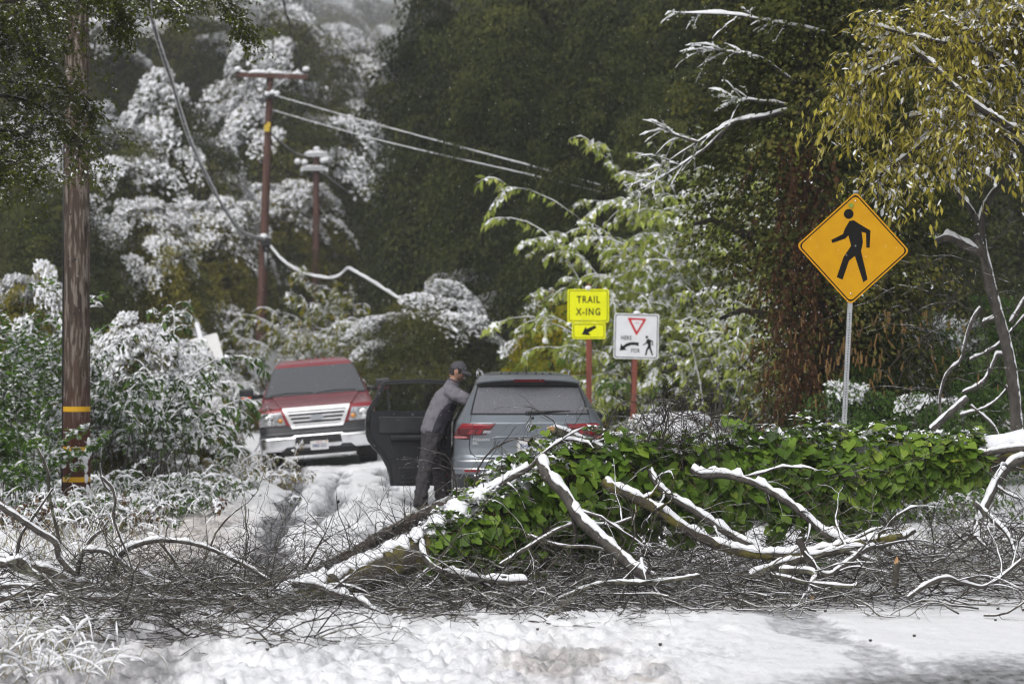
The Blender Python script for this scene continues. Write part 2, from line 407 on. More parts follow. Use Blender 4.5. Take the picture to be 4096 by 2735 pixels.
def ground_material():
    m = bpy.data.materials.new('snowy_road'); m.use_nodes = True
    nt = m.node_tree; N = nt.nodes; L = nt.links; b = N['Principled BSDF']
    wet_shade = N.new('ShaderNodeAttribute'); wet_shade.attribute_name = 'wet_shade'
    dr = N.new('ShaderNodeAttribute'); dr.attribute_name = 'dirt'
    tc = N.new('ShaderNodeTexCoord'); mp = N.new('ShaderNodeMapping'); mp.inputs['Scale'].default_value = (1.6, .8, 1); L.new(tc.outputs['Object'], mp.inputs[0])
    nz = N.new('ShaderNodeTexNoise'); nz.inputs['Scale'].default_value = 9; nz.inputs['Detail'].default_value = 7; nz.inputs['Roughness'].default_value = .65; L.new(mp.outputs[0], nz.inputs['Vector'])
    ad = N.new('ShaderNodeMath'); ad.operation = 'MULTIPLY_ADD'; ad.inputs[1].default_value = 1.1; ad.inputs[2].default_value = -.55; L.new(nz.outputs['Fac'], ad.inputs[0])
    sm = N.new('ShaderNodeMath'); sm.operation = 'ADD'; L.new(wet_shade.outputs['Fac'], sm.inputs[0]); L.new(ad.outputs[0], sm.inputs[1])
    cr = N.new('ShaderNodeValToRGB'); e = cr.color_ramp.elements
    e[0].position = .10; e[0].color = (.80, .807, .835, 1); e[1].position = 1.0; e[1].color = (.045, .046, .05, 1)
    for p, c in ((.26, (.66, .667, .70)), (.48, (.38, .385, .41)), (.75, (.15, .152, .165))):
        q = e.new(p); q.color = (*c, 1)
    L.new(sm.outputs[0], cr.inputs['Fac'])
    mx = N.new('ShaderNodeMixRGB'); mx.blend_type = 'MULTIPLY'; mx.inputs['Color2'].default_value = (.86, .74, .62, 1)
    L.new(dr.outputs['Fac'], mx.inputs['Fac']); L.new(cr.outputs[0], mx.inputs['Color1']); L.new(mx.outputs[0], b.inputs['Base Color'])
    rr = N.new('ShaderNodeMapRange'); rr.inputs['From Min'].default_value = .1; rr.inputs['From Max'].default_value = .8; rr.inputs['To Min'].default_value = .75; rr.inputs['To Max'].default_value = .22
    L.new(sm.outputs[0], rr.inputs['Value']); L.new(rr.outputs[0], b.inputs['Roughness'])
    nb = N.new('ShaderNodeTexNoise'); nb.inputs['Scale'].default_value = 45; nb.inputs['Detail'].default_value = 4; L.new(tc.outputs['Object'], nb.inputs['Vector'])
    bp = N.new('ShaderNodeBump'); bp.inputs['Strength'].default_value = .45; bp.inputs['Distance'].default_value = .015; L.new(nb.outputs['Fac'], bp.inputs['Height']); L.new(bp.outputs[0], b.inputs['Normal'])
    return m

def build_ground():
    ys = 11.0 * np.exp(np.arange(0, math.log(64 / 11.0) / .003) * .003); ts = np.linspace(-.32, .32, 430)
    Y, Tm = np.meshgrid(ys, ts, indexing='ij'); X = Tm * Y
    Z, wet_shade, dirt = snow_z(X, Y)
    b = MB(); n, k = X.shape
    i = np.arange(n - 1)[:, None] * k; j = np.arange(k - 1)[None]
    b.add(np.stack([X, Y, Z], -1), np.stack([i + j, i + j + 1, i + k + j + 1, i + k + j], -1).reshape(-1, 4))
    o = b.build('snowy_ground', ground_material())
    for nm, a in (('wet_shade', wet_shade), ('dirt', dirt)):
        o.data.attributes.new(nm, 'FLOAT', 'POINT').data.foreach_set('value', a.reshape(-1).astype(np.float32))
    o['kind'] = 'structure'; o['label'] = 'snow covered road and shoulders with grey slushy wheel tracks'
    hs = mat('forest_floor', (.018, .018, .013), (.10, .10, .095), .5, .95, bump=.6, bscale=3, lo=.5, hi=.75, spec=.1)
    xs = np.r_[np.arange(-330, -100, 15.0), np.arange(-100, 101, 5.0), np.arange(115, 331, 15.0)]; ys = np.r_[np.arange(-40, 200, 5.0), np.arange(200, 921, 15.0)]
    X, Y = np.meshgrid(xs, ys); Z = base_z(X, Y) - .12 + .5 * fbm(X * .1, Y * .1, seed=2) * sstep(64, 90, Y) - .25 * sstep(66, 60, Y)
    n, k = X.shape; i = np.arange(n - 1)[:, None] * k; j = np.arange(k - 1)[None]
    b = MB(); b.add(np.stack([X, Y, Z], -1), np.stack([i + j, i + j + 1, i + k + j + 1, i + k + j], -1).reshape(-1, 4))
    o = b.build('hillside', hs); o['kind'] = 'structure'; o['label'] = 'wooded hillside rising behind the road'
build_ground()
# ---------------------------------------------------------------- plants
def leaf_quads(mb, P, D, Nn, ll, lw, mat, tint, fold=0.0):
    """Leaves as folded rhombs: base P, direction D, normal N."""
    D = nrm(D); Sd = nrm(np.cross(D, Nn)); Nn = np.cross(Sd, D)
    ll = np.broadcast_to(ll, (len(P),))[:, None]; lw = np.broadcast_to(lw, (len(P),))[:, None]
    if fold:
        a = P; c = P + D * ll; l = P + D * ll * .42 + Sd * lw * .5 + Nn * lw * fold; r = P + D * ll * .42 - Sd * lw * .5 + Nn * lw * fold
        m = P + D * ll * .45
        V = np.stack([a, r, c, l, m], 1).reshape(-1, 3); i = np.arange(len(P))[:, None] * 5
        F = np.concatenate([i + np.array([[0, 1, 4]]), i + np.array([[1, 2, 4]]), i + np.array([[2, 3, 4]]), i + np.array([[3, 0, 4]])])
        mb.add(V, F, mat, np.tile(np.broadcast_to(tint, (len(P),)), 4))
    else:
        V = np.stack([P, P + D * ll * .45 - Sd * lw * .5, P + D * ll, P + D * ll * .45 + Sd * lw * .5], 1).reshape(-1, 3)
        mb.add(V, np.arange(len(P) * 4).reshape(-1, 4), mat, tint)

def snow_blobs(mb, rg, P, D, Nn, ll, lw, mat):
    """Small uneven lumps of snow: six-sided, raised in the middle."""
    D = nrm(D); Sd = nrm(np.cross(D, Nn)); Nn = np.cross(Sd, D); K = len(P)
    ll = np.broadcast_to(ll, (K,)); lw = np.broadcast_to(lw, (K,)); V = []
    for k in range(6):
        a = k * PI / 3; r = .5 * rg.uniform(.65, 1.15, K)
        V.append(P + D * (ll * r * math.cos(a))[:, None] + Sd * (lw * r * math.sin(a))[:, None] - Nn * (lw * .12)[:, None])
    V.append(P + Nn * (lw * .16)[:, None]); V = np.stack(V, 1).reshape(-1, 3)
    F = (np.arange(K)[:, None, None] * 7 + np.array([[q, (q + 1) % 6, 6] for q in range(6)])[None]).reshape(-1, 3)
    mb.add(V, F, mat)

def pad_crown(mb, rg, rx, ry, rz, npad, pad_r, nleaf, ll, lw, droop=.5, curtain=.6, snow=.5, low=-.5, hollow=.45, lump=.3, snow_cover=.7, pad_frac=1.0, ssz=1.0):
    """Crown of drooping leafy pads over an uneven ellipsoid; snow rests on the pads that nothing else shelters."""
    z = low + (1 - low) * rg.random(npad) ** .9; th = rg.random(npad) * 2 * PI
    h = np.sqrt(np.clip(1 - z * z, 0, 1)); dirv = np.stack([h * np.cos(th), h * np.sin(th), z], -1)
    sh = hollow + (1 - hollow) * rg.random(npad) ** .5
    sh = sh * (1 + lump * vnoise(dirv[:, 0] * 2.2 + 9, dirv[:, 1] * 2.2, dirv[:, 2] * 2.2, int(rg.integers(999))))
    C = dirv * sh[:, None] * np.array([rx, ry, rz])
    pr = pad_r * (.6 + .8 * rg.random(npad))
    dxy = np.hypot(C[:, None, 0] - C[None, :, 0], C[:, None, 1] - C[None, :, 1]); above = (C[None, :, 2] - C[:, None, 2]) > pad_r * .35
    cov = (above * np.clip(1.1 - dxy / (pr[None, :] * 1.0), 0, 1)).sum(1); expo = np.exp(-snow_cover * cov)
    oh = nrm(np.stack([dirv[:, 0], dirv[:, 1], 0 * z], -1) + rg.normal(0, .25, (npad, 3)) * [1, 1, 0]); tn = np.stack([-oh[:, 1], oh[:, 0], 0 * z], -1)
    k = nleaf; q = rg.random((npad, k)); r = np.sqrt(q) * pr[:, None]; ph = rg.random((npad, k)) * 2 * PI
    a = r * np.cos(ph) * 1.15; t = r * np.sin(ph) * .9
    rise = -droop * np.clip(a + pr[:, None] * .25, 0, None) ** 2 / pr[:, None] - .35 * droop * t ** 2 / pr[:, None]
    hang = rg.exponential(curtain, (npad, k)) * pr[:, None] * (rg.random((npad, k)) < .65)
    P = C[:, None] + oh[:, None] * a[..., None] + tn[:, None] * t[..., None]; P[..., 2] += rise - hang + rg.normal(0, .06, (npad, k)) * pr[:, None]
    D = oh[:, None] * (.5 + rg.random((npad, k)) * .6)[..., None] + rg.normal(0, .55, (npad, k, 3)); D[..., 2] -= .75
    Nn = oh[:, None] * .5 + rg.normal(0, .5, (npad, k, 3)); Nn[..., 2] += .7
    padt = .48 + .30 * rg.normal(size=npad)
    tint = np.clip(padt[:, None] + rg.normal(0, .16, (npad, k)), 0, 1)
    s = (.65 + .7 * rg.random(npad * k))
    leaf_quads(mb, P.reshape(-1, 3), D.reshape(-1, 3), Nn.reshape(-1, 3), ll * s, lw * s, 0, tint.reshape(-1))
    if snow > 0:
        ks = max(1, int(nleaf * snow)); q = rg.random((npad, ks)); r = np.sqrt(q) * pr[:, None]; ph = rg.random((npad, ks)) * 2 * PI
        a = r * np.cos(ph) * 1.15; t = r * np.sin(ph) * .9
        rise = -droop * np.clip(a + pr[:, None] * .25, 0, None) ** 2 / pr[:, None] - .35 * droop * t ** 2 / pr[:, None]
        P = C[:, None] + oh[:, None] * a[..., None] + tn[:, None] * t[..., None]
        P[..., 2] += rise + .05 * pr[:, None] + rg.normal(0, .05, (npad, ks)) * pr[:, None] - rg.exponential(.12, (npad, ks)) * pr[:, None]
        sel = .5 + .9 * vnoise(C[:, 0] / (pad_r * 2.4), C[:, 1] / (pad_r * 2.4), C[:, 2] / (pad_r * 1.8), int(rg.integers(999))) + .12 * rg.normal(size=npad)
        lay = ((expo > .42) & (sel < pad_frac))[:, None] * 1.0
        keep = rg.random((npad, ks)) < lay * (1.15 - .35 * q)
        P = P[keep]; D = (oh[:, None] + rg.normal(0, .5, (npad, ks, 3)) - [0, 0, .55])[keep]; Nn = (rg.normal(0, .35, (npad, ks, 3)) + [0, 0, 1] + oh[:, None] * .3)[keep]
        sc = (.6 + 1.0 * rg.random(len(P)))
        snow_blobs(mb, rg, P, D, Nn, ll * 1.3 * sc * ssz, ll * .85 * sc * ssz, 1)
    return C, expo

def trunk_paths(rg, h, r0, nlimb, spread, lean=(0, 0)):
    n = 10; t = np.linspace(0, 1, n)
    P = np.stack([lean[0] * t + .12 * h * .2 * np.sin(t * 4 + rg.random() * 6), lean[1] * t + .1 * h * .2 * np.sin(t * 3 + rg.random() * 6), h * t], -1)
    out = [(P, r0 * (1 - .75 * t))]
    for k in range(nlimb):
        s = .25 + .65 * rg.random(); i = int(s * (n - 1)); th = rg.random() * 2 * PI; L = spread * (.6 + .5 * rg.random()) * (1.1 - .5 * s)
        q = np.linspace(0, 1, 8)[:, None]
        d = np.array([math.cos(th), math.sin(th), .5 + .5 * rg.random()])
        Q = P[i] + d * L * q + np.array([0, 0, -.35 * L]) * q ** 2 + rg.normal(0, .03 * L, (8, 3)) * q
        out.append((Q, r0 * .45 * (1 - .85 * q[:, 0]) + .01))
    return out

def arcs(rg, base, dirs, L, n, grav, wig=.06):
    """Bending stems: base (B,3), dirs (B,3), L (B,) -> (B,n,3)."""
    B = len(base); P = np.zeros((B, n, 3)); P[:, 0] = base; d = nrm(np.asarray(dirs, float)); st = (np.asarray(L) / (n - 1))[:, None]
    g = np.broadcast_to(np.asarray(grav, float), (B,))[:, None]
    for k in range(1, n):
        d = nrm(d + rg.normal(0, wig, (B, 3)) + np.array([0, 0, -1.0]) * g * (k / n))
        P[:, k] = P[:, k - 1] + d * st
    return P

def along(P, rg, m, t0=.15):
    """m random points on each path -> points, tangents, parameter."""
    B, n, _ = P.shape; t = t0 + (1 - t0) * rg.random((B, m)); f = t * (n - 1); i = np.minimum(f.astype(int), n - 2); w = (f - i)[..., None]
    b = np.arange(B)[:, None]
    Q = P[b, i] * (1 - w) + P[b, i + 1] * w; T = nrm(P[b, i + 1] - P[b, i])
    return Q.reshape(-1, 3), T.reshape(-1, 3), t.reshape(-1)

def spray_leaves(mb, rg, P, m, ll, lw, hang=.8, side=.8, snow=0, t0=.15, mat=0, smat=1, fold=0, tmean=.5, tvar=.2, off=0.02, snow_w=1.3):
    Q, T, t = along(P, rg, m, t0); K = len(Q)
    up = np.array([0, 0, 1.0]); sd = nrm(np.cross(T, up) + 1e-6) * np.where(rg.random(K) < .5, 1, -1)[:, None]
    D = T * .45 + sd * side * rg.uniform(.3, 1, K)[:, None] - up * hang * rg.uniform(.3, 1.2, K)[:, None] + rg.normal(0, .22, (K, 3))
    Nn = up * .9 + sd * .4 + rg.normal(0, .35, (K, 3)); s = .6 + .7 * rg.random(K)
    leaf_quads(mb, Q + rg.normal(0, off, (K, 3)), D, Nn, ll * s, lw * s, mat, np.clip(tmean + rg.normal(0, tvar, K), 0, 1), fold)
    if snow > 0:
        sel = rg.random(K) < np.clip(snow * (1 + 2.2 * vnoise(Q[:, 0] * 2.2, Q[:, 1] * 2.2, Q[:, 2] * 2.2, int(rg.integers(999)))), 0, 1); m_ = int(sel.sum())
        if m_: snow_blobs(mb, rg, Q[sel] + D[sel] / np.linalg.norm(D[sel], axis=1, keepdims=True) * (ll * .3) + up * .012 + rg.normal(0, off * .7, (m_, 3)), D[sel] + up * .3 + rg.normal(0, .25, (m_, 3)), Nn[sel] + up * .8, ll * s[sel] * rg.uniform(.4, 1.0, m_), np.maximum(lw * snow_w, .02) * s[sel] * rg.uniform(.6, 1.3, m_), smat)

def crown_obj(mb, mats, parent, name='crown'):
    return mb.build(name, mats, parent, smooth=False)

LM = {
 'ever': leaf_mat('leaf_evergreen', [(0.016, 0.021, 0.010), (0.035, 0.044, 0.018), (0.061, 0.072, 0.025), (0.114, 0.120, 0.036)], .7, .12, 0.0),
 'dark': leaf_mat('leaf_dark_green', [(0.029, 0.036, 0.014), (0.068, 0.079, 0.022), (0.126, 0.119, 0.032)], .7, .12, 0.0),
 'olive': leaf_mat('leaf_olive', [(0.066, 0.066, 0.018), (0.145, 0.137, 0.029), (0.225, 0.202, 0.039)], .7, .15, 0.0),
 'lush': leaf_mat('leaf_shrub', [(0.036, 0.083, 0.013), (0.090, 0.178, 0.023), (0.186, 0.280, 0.058)], .4, .25),
 'lime': leaf_mat('leaf_pale_green', [(.10, .15, .02), (.27, .34, .06), (.50, .52, .15)], .45, .3),
 'lime_old': leaf_mat('leaf_pale_old', [(0.133, 0.200, 0.018), (0.303, 0.371, 0.060), (0.510, 0.524, 0.132)], .45, .3),
 'gold': leaf_mat('leaf_golden', [(.15, .15, .018), (.36, .32, .04), (.58, .50, .11), (.66, .62, .28)], .5, .35),
 'autumn': leaf_mat('leaf_yellow_green', [(0.061, 0.094, 0.008), (0.171, 0.198, 0.009), (0.390, 0.282, 0.004)], .5, .25),
 'laurel': leaf_mat('leaf_laurel', [(0.026, 0.053, 0.014), (0.064, 0.118, 0.026), (0.130, 0.198, 0.056)], .35, .2),
 'brown': leaf_mat('leaf_dead_brown', [(0.053, 0.027, 0.016), (0.106, 0.052, 0.025), (0.280, 0.172, 0.071)], .8, .2),
 'small': leaf_mat('leaf_small_dark', [(0.039, 0.049, 0.009), (0.090, 0.110, 0.014), (0.181, 0.208, 0.026)], .4, .25),
 'dry': leaf_mat('dry_grass', [(0.185, 0.131, 0.063), (0.342, 0.275, 0.139), (0.248, 0.288, 0.059)], .8, .2),
 'grass': leaf_mat('green_grass', [(0.077, 0.117, 0.016), (0.166, 0.233, 0.044), (0.339, 0.339, 0.110)], .6, .25),
}
RG = np.random.default_rng(7)

# --- prototypes of the forest trees (a trunk and a crown each), copied over the slopes
def make_tree(name, seed, h, rx, rz, npad, pad_r, nleaf, ll, lw, leaf, snow, droop=.5, curtain=.6, low=-.55, bark='bark_dark', hollow=.45, cz=None, trunk_r=.28, snow_cover=.7, lump=.3, pad_frac=1.0):
    rg = np.random.default_rng(seed)
    t = thing(name, 'x', 'tree')
    tb = MB()
    for P, r in trunk_paths(rg, h * .85, trunk_r, 7, rx):
        tb.tube(P, r, 6)
    tb.build('trunk', M['bark_plain'], t)
    cb = MB(); pad_crown(cb, rg, rx, rx, rz, npad, pad_r, nleaf, ll, lw, droop, curtain, snow, low, hollow, lump, snow_cover, pad_frac)
    c = crown_obj(cb, [LM[leaf], M['snow']], t); c.location = (0, 0, cz if cz is not None else h - rz)
    return t
PROTO = {
 'snowtree': make_tree('snowy_tree', 1, 12, 4.2, 4.6, 130, 1.15, 380, .17, .07, 'dark', .80, .75, .75, -.55, snow_cover=.8, pad_frac=.62),
 'snowtree2': make_tree('snowy_tree', 2, 11, 3.6, 4.4, 130, 1.0, 380, .16, .07, 'olive', .75, .7, .85, -.65, snow_cover=.9, pad_frac=.54),
 'darktree': make_tree('dark_evergreen', 3, 14, 3.6, 6.6, 200, .95, 330, .15, .075, 'ever', 0, .45, .9, -.9),
 'darktree2': make_tree('dark_evergreen', 4, 14, 3.2, 6.6, 180, 1.05, 330, .15, .07, 'ever', 0, .5, 1.0, -.9),
 'shrub': make_tree('shrub', 5, 3.0, 1.5, 1.5, 95, .42, 300, .085, .042, 'autumn', .5, .5, .6, -.7, trunk_r=.06, cz=1.45, pad_frac=.2),
 'greenshrub': make_tree('shrub', 8, 3.0, 1.5, 1.5, 95, .42, 300, .085, .042, 'laurel', .5, .5, .6, -.7, trunk_r=.06, cz=1.45, pad_frac=.12),
 'snowshrub': make_tree('snowy_shrub', 6, 2.6, 1.5, 1.35, 90, .42, 300, .085, .036, 'olive', 1.0, .6, .5, -.5, trunk_r=.06, cz=1.2, snow_cover=.8, pad_frac=.9),
}
_used = set()
def place_tree(kind, px, pytop, d, width, label, group=None, pybot=None, rz=None):
    """A tree of the kind whose crown top is seen at (px,pytop), d metres away, with a crown width in photo pixels."""
    p = PROTO[kind]; c = [o for o in p.children if o.name.startswith('crown')][0]
    top = at(px, pytop, d); g = float(base_z(top[0], top[1])) - .1
    H0 = c.location.z + {'snowtree': 4.6, 'snowtree2': 4.4, 'darktree': 6.6, 'darktree2': 6.6, 'shrub': 1.5, 'greenshrub': 1.5, 'snowshrub': 1.35}[kind] * 1.0
    W0 = {'snowtree': 8.8, 'snowtree2': 7.6, 'darktree': 7.4, 'darktree2': 6.8, 'shrub': 3.0, 'greenshrub': 3.0, 'snowshrub': 3.0}[kind] * 1.05
    sx = width / FPX * d / W0; sz = max(.3, (top[2] - g) / H0)
    rz = RG.random() * 6.28 if rz is None else rz
    if kind in _used:
        o = dup(p, (top[0], top[1], g), rz, (sx, sx, sz), label)
    else:
        _used.add(kind); o = p; o.location = (top[0], top[1], g); o.rotation_euler = (0, 0, rz); o.scale = (sx, sx, sz); o['label'] = label
    if group: o['group'] = group
    return o

G1 = 'snow laden trees on the slope behind the utility poles'
for a in (
  ('snowtree', 420, 420, 76, 780, 'snow laden tree behind the sagging cable, left of the tall cross-armed pole'),
  ('snowtree', 700, 300, 84, 640, 'snow laden tree showing between the wooden pole and the cable near the top'),
  ('snowtree', 1180, 250, 96, 760, 'big arching snow laden tree right behind the crossarm of the tall pole'),
  ('snowtree2', 1400, 560, 100, 520, 'drooping snowy tree behind the shorter pole, below the two bare wires'),
  ('snowtree', 60, 420, 70, 560, 'snow laden tree behind the overhanging foliage at the left edge'),
  ('snowtree2', 830, 760, 72, 520, 'olive snowy tree under the lowest dip of the sagging cable'),
  ('snowtree2', 560, 760, 60, 520, 'snow dusted tree just right of the near wooden pole'),
  ('snowtree2', 1120, 700, 92, 560, 'half shaded snowy tree between the two distant poles'),
  ('snowtree', 700, -70, 128, 720, 'tall snowy tree at the top edge left of the tall pole'),
  ('snowtree', 1130, -50, 122, 640, 'tall snowy tree at the top edge above the crossarm'),
  ('snowtree2', 1400, 120, 136, 460, 'snowy tree standing in the misty gap above the two wires'),
  ('snowtree', 260, -60, 112, 700, 'tall snowy tree at the top edge behind the near wooden pole'),
  ('snowtree', 1720, 1130, 57, 620, 'low snowy tree where the kinked cable ends'),
  ('snowtree2', 1900, 1060, 60, 480, 'small snowy tree at the foot of the dark evergreen wall'),
):
    place_tree(*a, group=G1)
G2 = 'misty snow covered trees high on the far slope'
for i, a in enumerate((('snowtree', 1560, 250, 627, 520), ('snowtree', 1280, -40, 608, 620), ('snowtree', 1000, -120, 570, 620), ('snowtree2', 1660, 520, 570, 420), ('snowtree', 1500, -60, 722, 560),
          ('snowtree2', 760, -120, 551, 620), ('snowtree', 480, -60, 532, 600), ('snowtree', 1720, 20, 741, 560), ('snowtree', 1250, 120, 665, 560), ('snowtree2', 1480, 720, 532, 480), ('snowtree2', 200, -60, 513, 600), ('snowtree', 1600, 120, 684, 420), ('snowtree', 1420, 420, 570, 420))):
    place_tree(*a, 'misty snow covered tree standing high on the far slope behind the poles', group=G2)
G3 = 'dark evergreens of the steep right slope'
for a in (
  ('darktree', 1830, -260, 69, 760, 'dark evergreen filling the top edge, right beside the misty gap'),
  ('darktree2', 2180, -330, 64, 820, 'dark evergreen at the top edge above the end of the two wires'),
  ('darktree', 2560, -330, 61, 820, 'dark evergreen at the top edge above the yellow trail sign'),
  ('darktree2', 2880, -330, 54, 760, 'dark evergreen at the top edge left of the ivy clad tree'),
  ('darktree', 2010, 60, 59, 620, 'dark evergreen behind the middle stretch of the two wires'),
  ('darktree2', 1740, 240, 74, 480, 'dark evergreen bordering the misty gap, just above the two wires'),
  ('darktree', 2400, 120, 52, 620, 'dark evergreen right of where the two upper wires vanish'),
  ('darktree2', 2700, 200, 49, 560, 'dark evergreen behind the snowy twigs above the pale drooping shrub'),
  ('darktree', 3300, -300, 51, 760, 'dark evergreen behind the top of the ivy clad tree'),
  ('darktree2', 3700, -300, 49, 760, 'dark evergreen behind the golden willow, near the top'),
  ('darktree', 4060, -200, 48, 700, 'dark evergreen at the top right corner behind the willow'),
  ('darktree2', 1950, 560, 61, 480, 'dark evergreen below the two wires, above the parked car'),
  ('darktree', 1640, 600, 85, 380, 'narrow dark evergreen between the shorter pole and the dark slope'),
):
    place_tree(*a, group=G3)
place_tree('darktree', 2330, 560, 56, 640, 'nearest dark evergreen, olive tinged, filling the slope above the yellow trail sign', G3)
place_tree('darktree2', 2120, 780, 66, 420, 'dark evergreen with snowy fringe at the end of the two upper wires', G3)
place_tree('darktree2', 1000, 900, 84, 520, 'shaded dark tree behind the foot of the tall cross-armed pole', G3)
place_tree('darktree2', 620, 930, 66, 520, 'shaded dark tree behind the leaning white sign', G3)
place_tree('darktree', 1440, 960, 96, 460, 'shaded dark tree behind the foot of the shorter pole', G3)
place_tree('darktree2', 250, 640, 58, 520, 'shaded dark tree left behind the near wooden pole', G3)
place_tree('darktree2', 1800, 960, 84, 520, 'shaded dark tree above the roof of the grey car', G3)
G6 = 'dark undergrowth at the bend of the road'
for i, (px, py, d, w_) in enumerate(((1500, 1180, 78, 420), (1700, 1240, 72, 400), (1900, 1300, 66, 420), (2080, 1280, 60, 380), (1300, 1300, 84, 420), (1100, 1300, 86, 400), (1620, 1330, 64, 300), (1820, 1380, 62, 300), (2000, 1390, 56, 300), (1420, 1400, 74, 320))):
    place_tree('darktree2' if i % 2 else 'darktree', px, py + 40, d + 22, w_, 'dark undergrowth closing the view where the road bends behind the vehicles', G6)
# the far-off wood behind everything reads as one mass
def far_wood():
    rg = np.random.default_rng(77); mb = MB()
    for k in range(60):
        px = -300 + 4700 * k / 59 + rg.normal(0, 60); d = rg.uniform(790, 860); x = (px - CXP) / FPX * d; g = float(base_z(x, d))
        sub = MB(); h = rg.uniform(50, 85); pad_crown(sub, rg, 28, 12, h * .55, 60, 9, 90, 2.4, 1.1, .6, .7, .45, -.7, .5, .3, .6)
        for (F, m, t), _ in zip(sub.F, range(9)):
            pass
        for V in sub.V:
            V += np.array([x, d, g + h * .5])
        off = mb.n
        for V in sub.V: mb.V.append(V)
        for F, m, t in sub.F: mb.F.append((F + off, m, t))
        mb.n += sub.n
    o = mb.build('far_forest', [LM['dark'], M['snow']], smooth=False); o['kind'] = 'stuff'; o['label'] = 'misty snow dusted wood closing the valley behind the trees'
far_wood()

G4 = 'yellow green bushes behind the trail signs'
for a in (('shrub', 2250, 1150, 50, 420, 'bush with snowy grey-brown top left of the yellow trail sign'),
          ('shrub', 2560, 1060, 47, 460, 'bright yellow green bush between and above the two crossing signs'),
          ('shrub', 2160, 1330, 52, 400, 'leafy bush just right of the snowy rails above the car roof'),
          ('shrub', 2400, 1330, 46, 400, 'dark green bush behind the post of the yellow trail sign'),
          ('shrub', 2700, 1240, 44, 520, 'green bush partly hidden by the white yield sign'),
          ('greenshrub', 3560, 1180, 32, 620, 'leafy bush right of the yellow walker sign post'),
          ('greenshrub', 3900, 1150, 34, 620, 'bush behind the bare snowy tree at the right edge'),
          ('greenshrub', 3400, 1440, 30, 520, 'low dark bush at the foot of the yellow walker sign'),
          ('greenshrub', 3800, 1500, 29, 480, 'low bush under the bare snowy tree')):
    place_tree(*a, group=G4)
G5 = 'snowy bushes on the left bank'
for a in (('snowshrub', 560, 1280, 40, 480, 'snowy bush right behind the near wooden pole'),
          ('snowshrub', 760, 1380, 50, 340, 'snowy bush behind the laurel, left of the leaning sign'),
          ('snowshrub', 860, 1580, 46, 230, 'low snowy bush below the leaning white sign'),
          ('snowshrub', 960, 1520, 62, 180, 'small snowy bush beside the foot of the tall pole'),
          ('snowshrub', 120, 1080, 40, 420, 'broad snowy bush at the left edge behind the pole'),
          ('snowshrub', 30, 1500, 34, 360, 'snowy bush low at the left edge'),
          ('snowshrub', 500, 1620, 34, 330, 'snowy bush on the verge right of the banded pole'),
          ('snowshrub', 720, 1690, 36, 300, 'snow caked bush on the verge before the pickup'),
          ('snowshrub', 2700, 1640, 37, 420, 'snow covered bush behind the yield sign post')):
    place_tree(*a, group=G5)

# --- arching bushes with big leaves and snow along every stem
def arch_bush(name, label, px, pybase, d, seed, nst, L, spread, up, leaf, ll, lw, nl, snow=.5, ntw=5, grav=.35, group=None, cat='bush', hang=.8, rad=.012, base_r=.5, twl=.35, fold=.15, aim=None, tmean=.5, cap=.02, ground=True, stemmat='bark_dark'):
    rg = np.random.default_rng(seed); p = at(px, pybase, d); g = float(base_z(p[0], p[1])) if ground else p[2]
    t = thing(name, label, cat, (p[0], p[1], g), group=group)
    th = rg.random(nst) * 2 * PI if aim is None else rg.normal(aim[0], aim[1], nst)
    base = np.stack([rg.normal(0, base_r, nst), rg.normal(0, base_r * .6, nst), np.zeros(nst)], -1)
    dirs = np.stack([np.cos(th) * spread, np.sin(th) * spread, np.full(nst, up)], -1) + rg.normal(0, .15, (nst, 3))
    P = arcs(rg, base, dirs, L * rg.uniform(.6, 1.1, nst), 14, grav * rg.uniform(.7, 1.3, nst), .05)
    P[..., 2] = np.maximum(P[..., 2], .05)
    sb = MB(); r = rad * (1.15 - np.linspace(0, 1, 14)) ; sb.tubes(P, np.broadcast_to(r, P.shape[:2]), 4)
    Q, T, tt = along(P, rg, ntw, .25); K = len(Q); sd = nrm(np.cross(T, [0, 0, 1.0]) + 1e-6) * np.where(rg.random(K) < .5, 1, -1)[:, None]
    Pt = arcs(rg, Q, T * .6 + sd * .8 + rg.normal(0, .2, (K, 3)) + [0, 0, .15], twl * L * rg.uniform(.4, 1, K) * .5, 7, grav * 1.5, .08)
    sb.tubes(Pt, np.broadcast_to(rad * .4 * (1.1 - np.linspace(0, 1, 7)), Pt.shape[:2]), 3)
    sb.build('stems', M[stemmat], t)['kind'] = 'stuff'
    cb = MB()
    spray_leaves(cb, rg, P, nl, ll, lw, hang, .8, snow, .3, fold=fold, tmean=tmean); spray_leaves(cb, rg, Pt, max(2, nl // 3), ll, lw, hang, .8, snow, .1, fold=fold, tmean=tmean)
    crown_obj(cb, [LM[leaf], M['snow']], t, 'foliage')
    if cap:
        s2 = MB(); rr = rad * (1.1 - np.linspace(0, 1, 14))
        s2.caps(P[:, 4:], np.broadcast_to(rr[4:], P[:, 4:].shape[:2]), cap, seed=seed, lump=1.0)
        s2.caps(Pt, np.broadcast_to(rad * .5, Pt.shape[:2]), cap * .8, seed=seed + 1, lump=1.0); s2.build('snow', M['snow'], t)['kind'] = 'stuff'
    return t
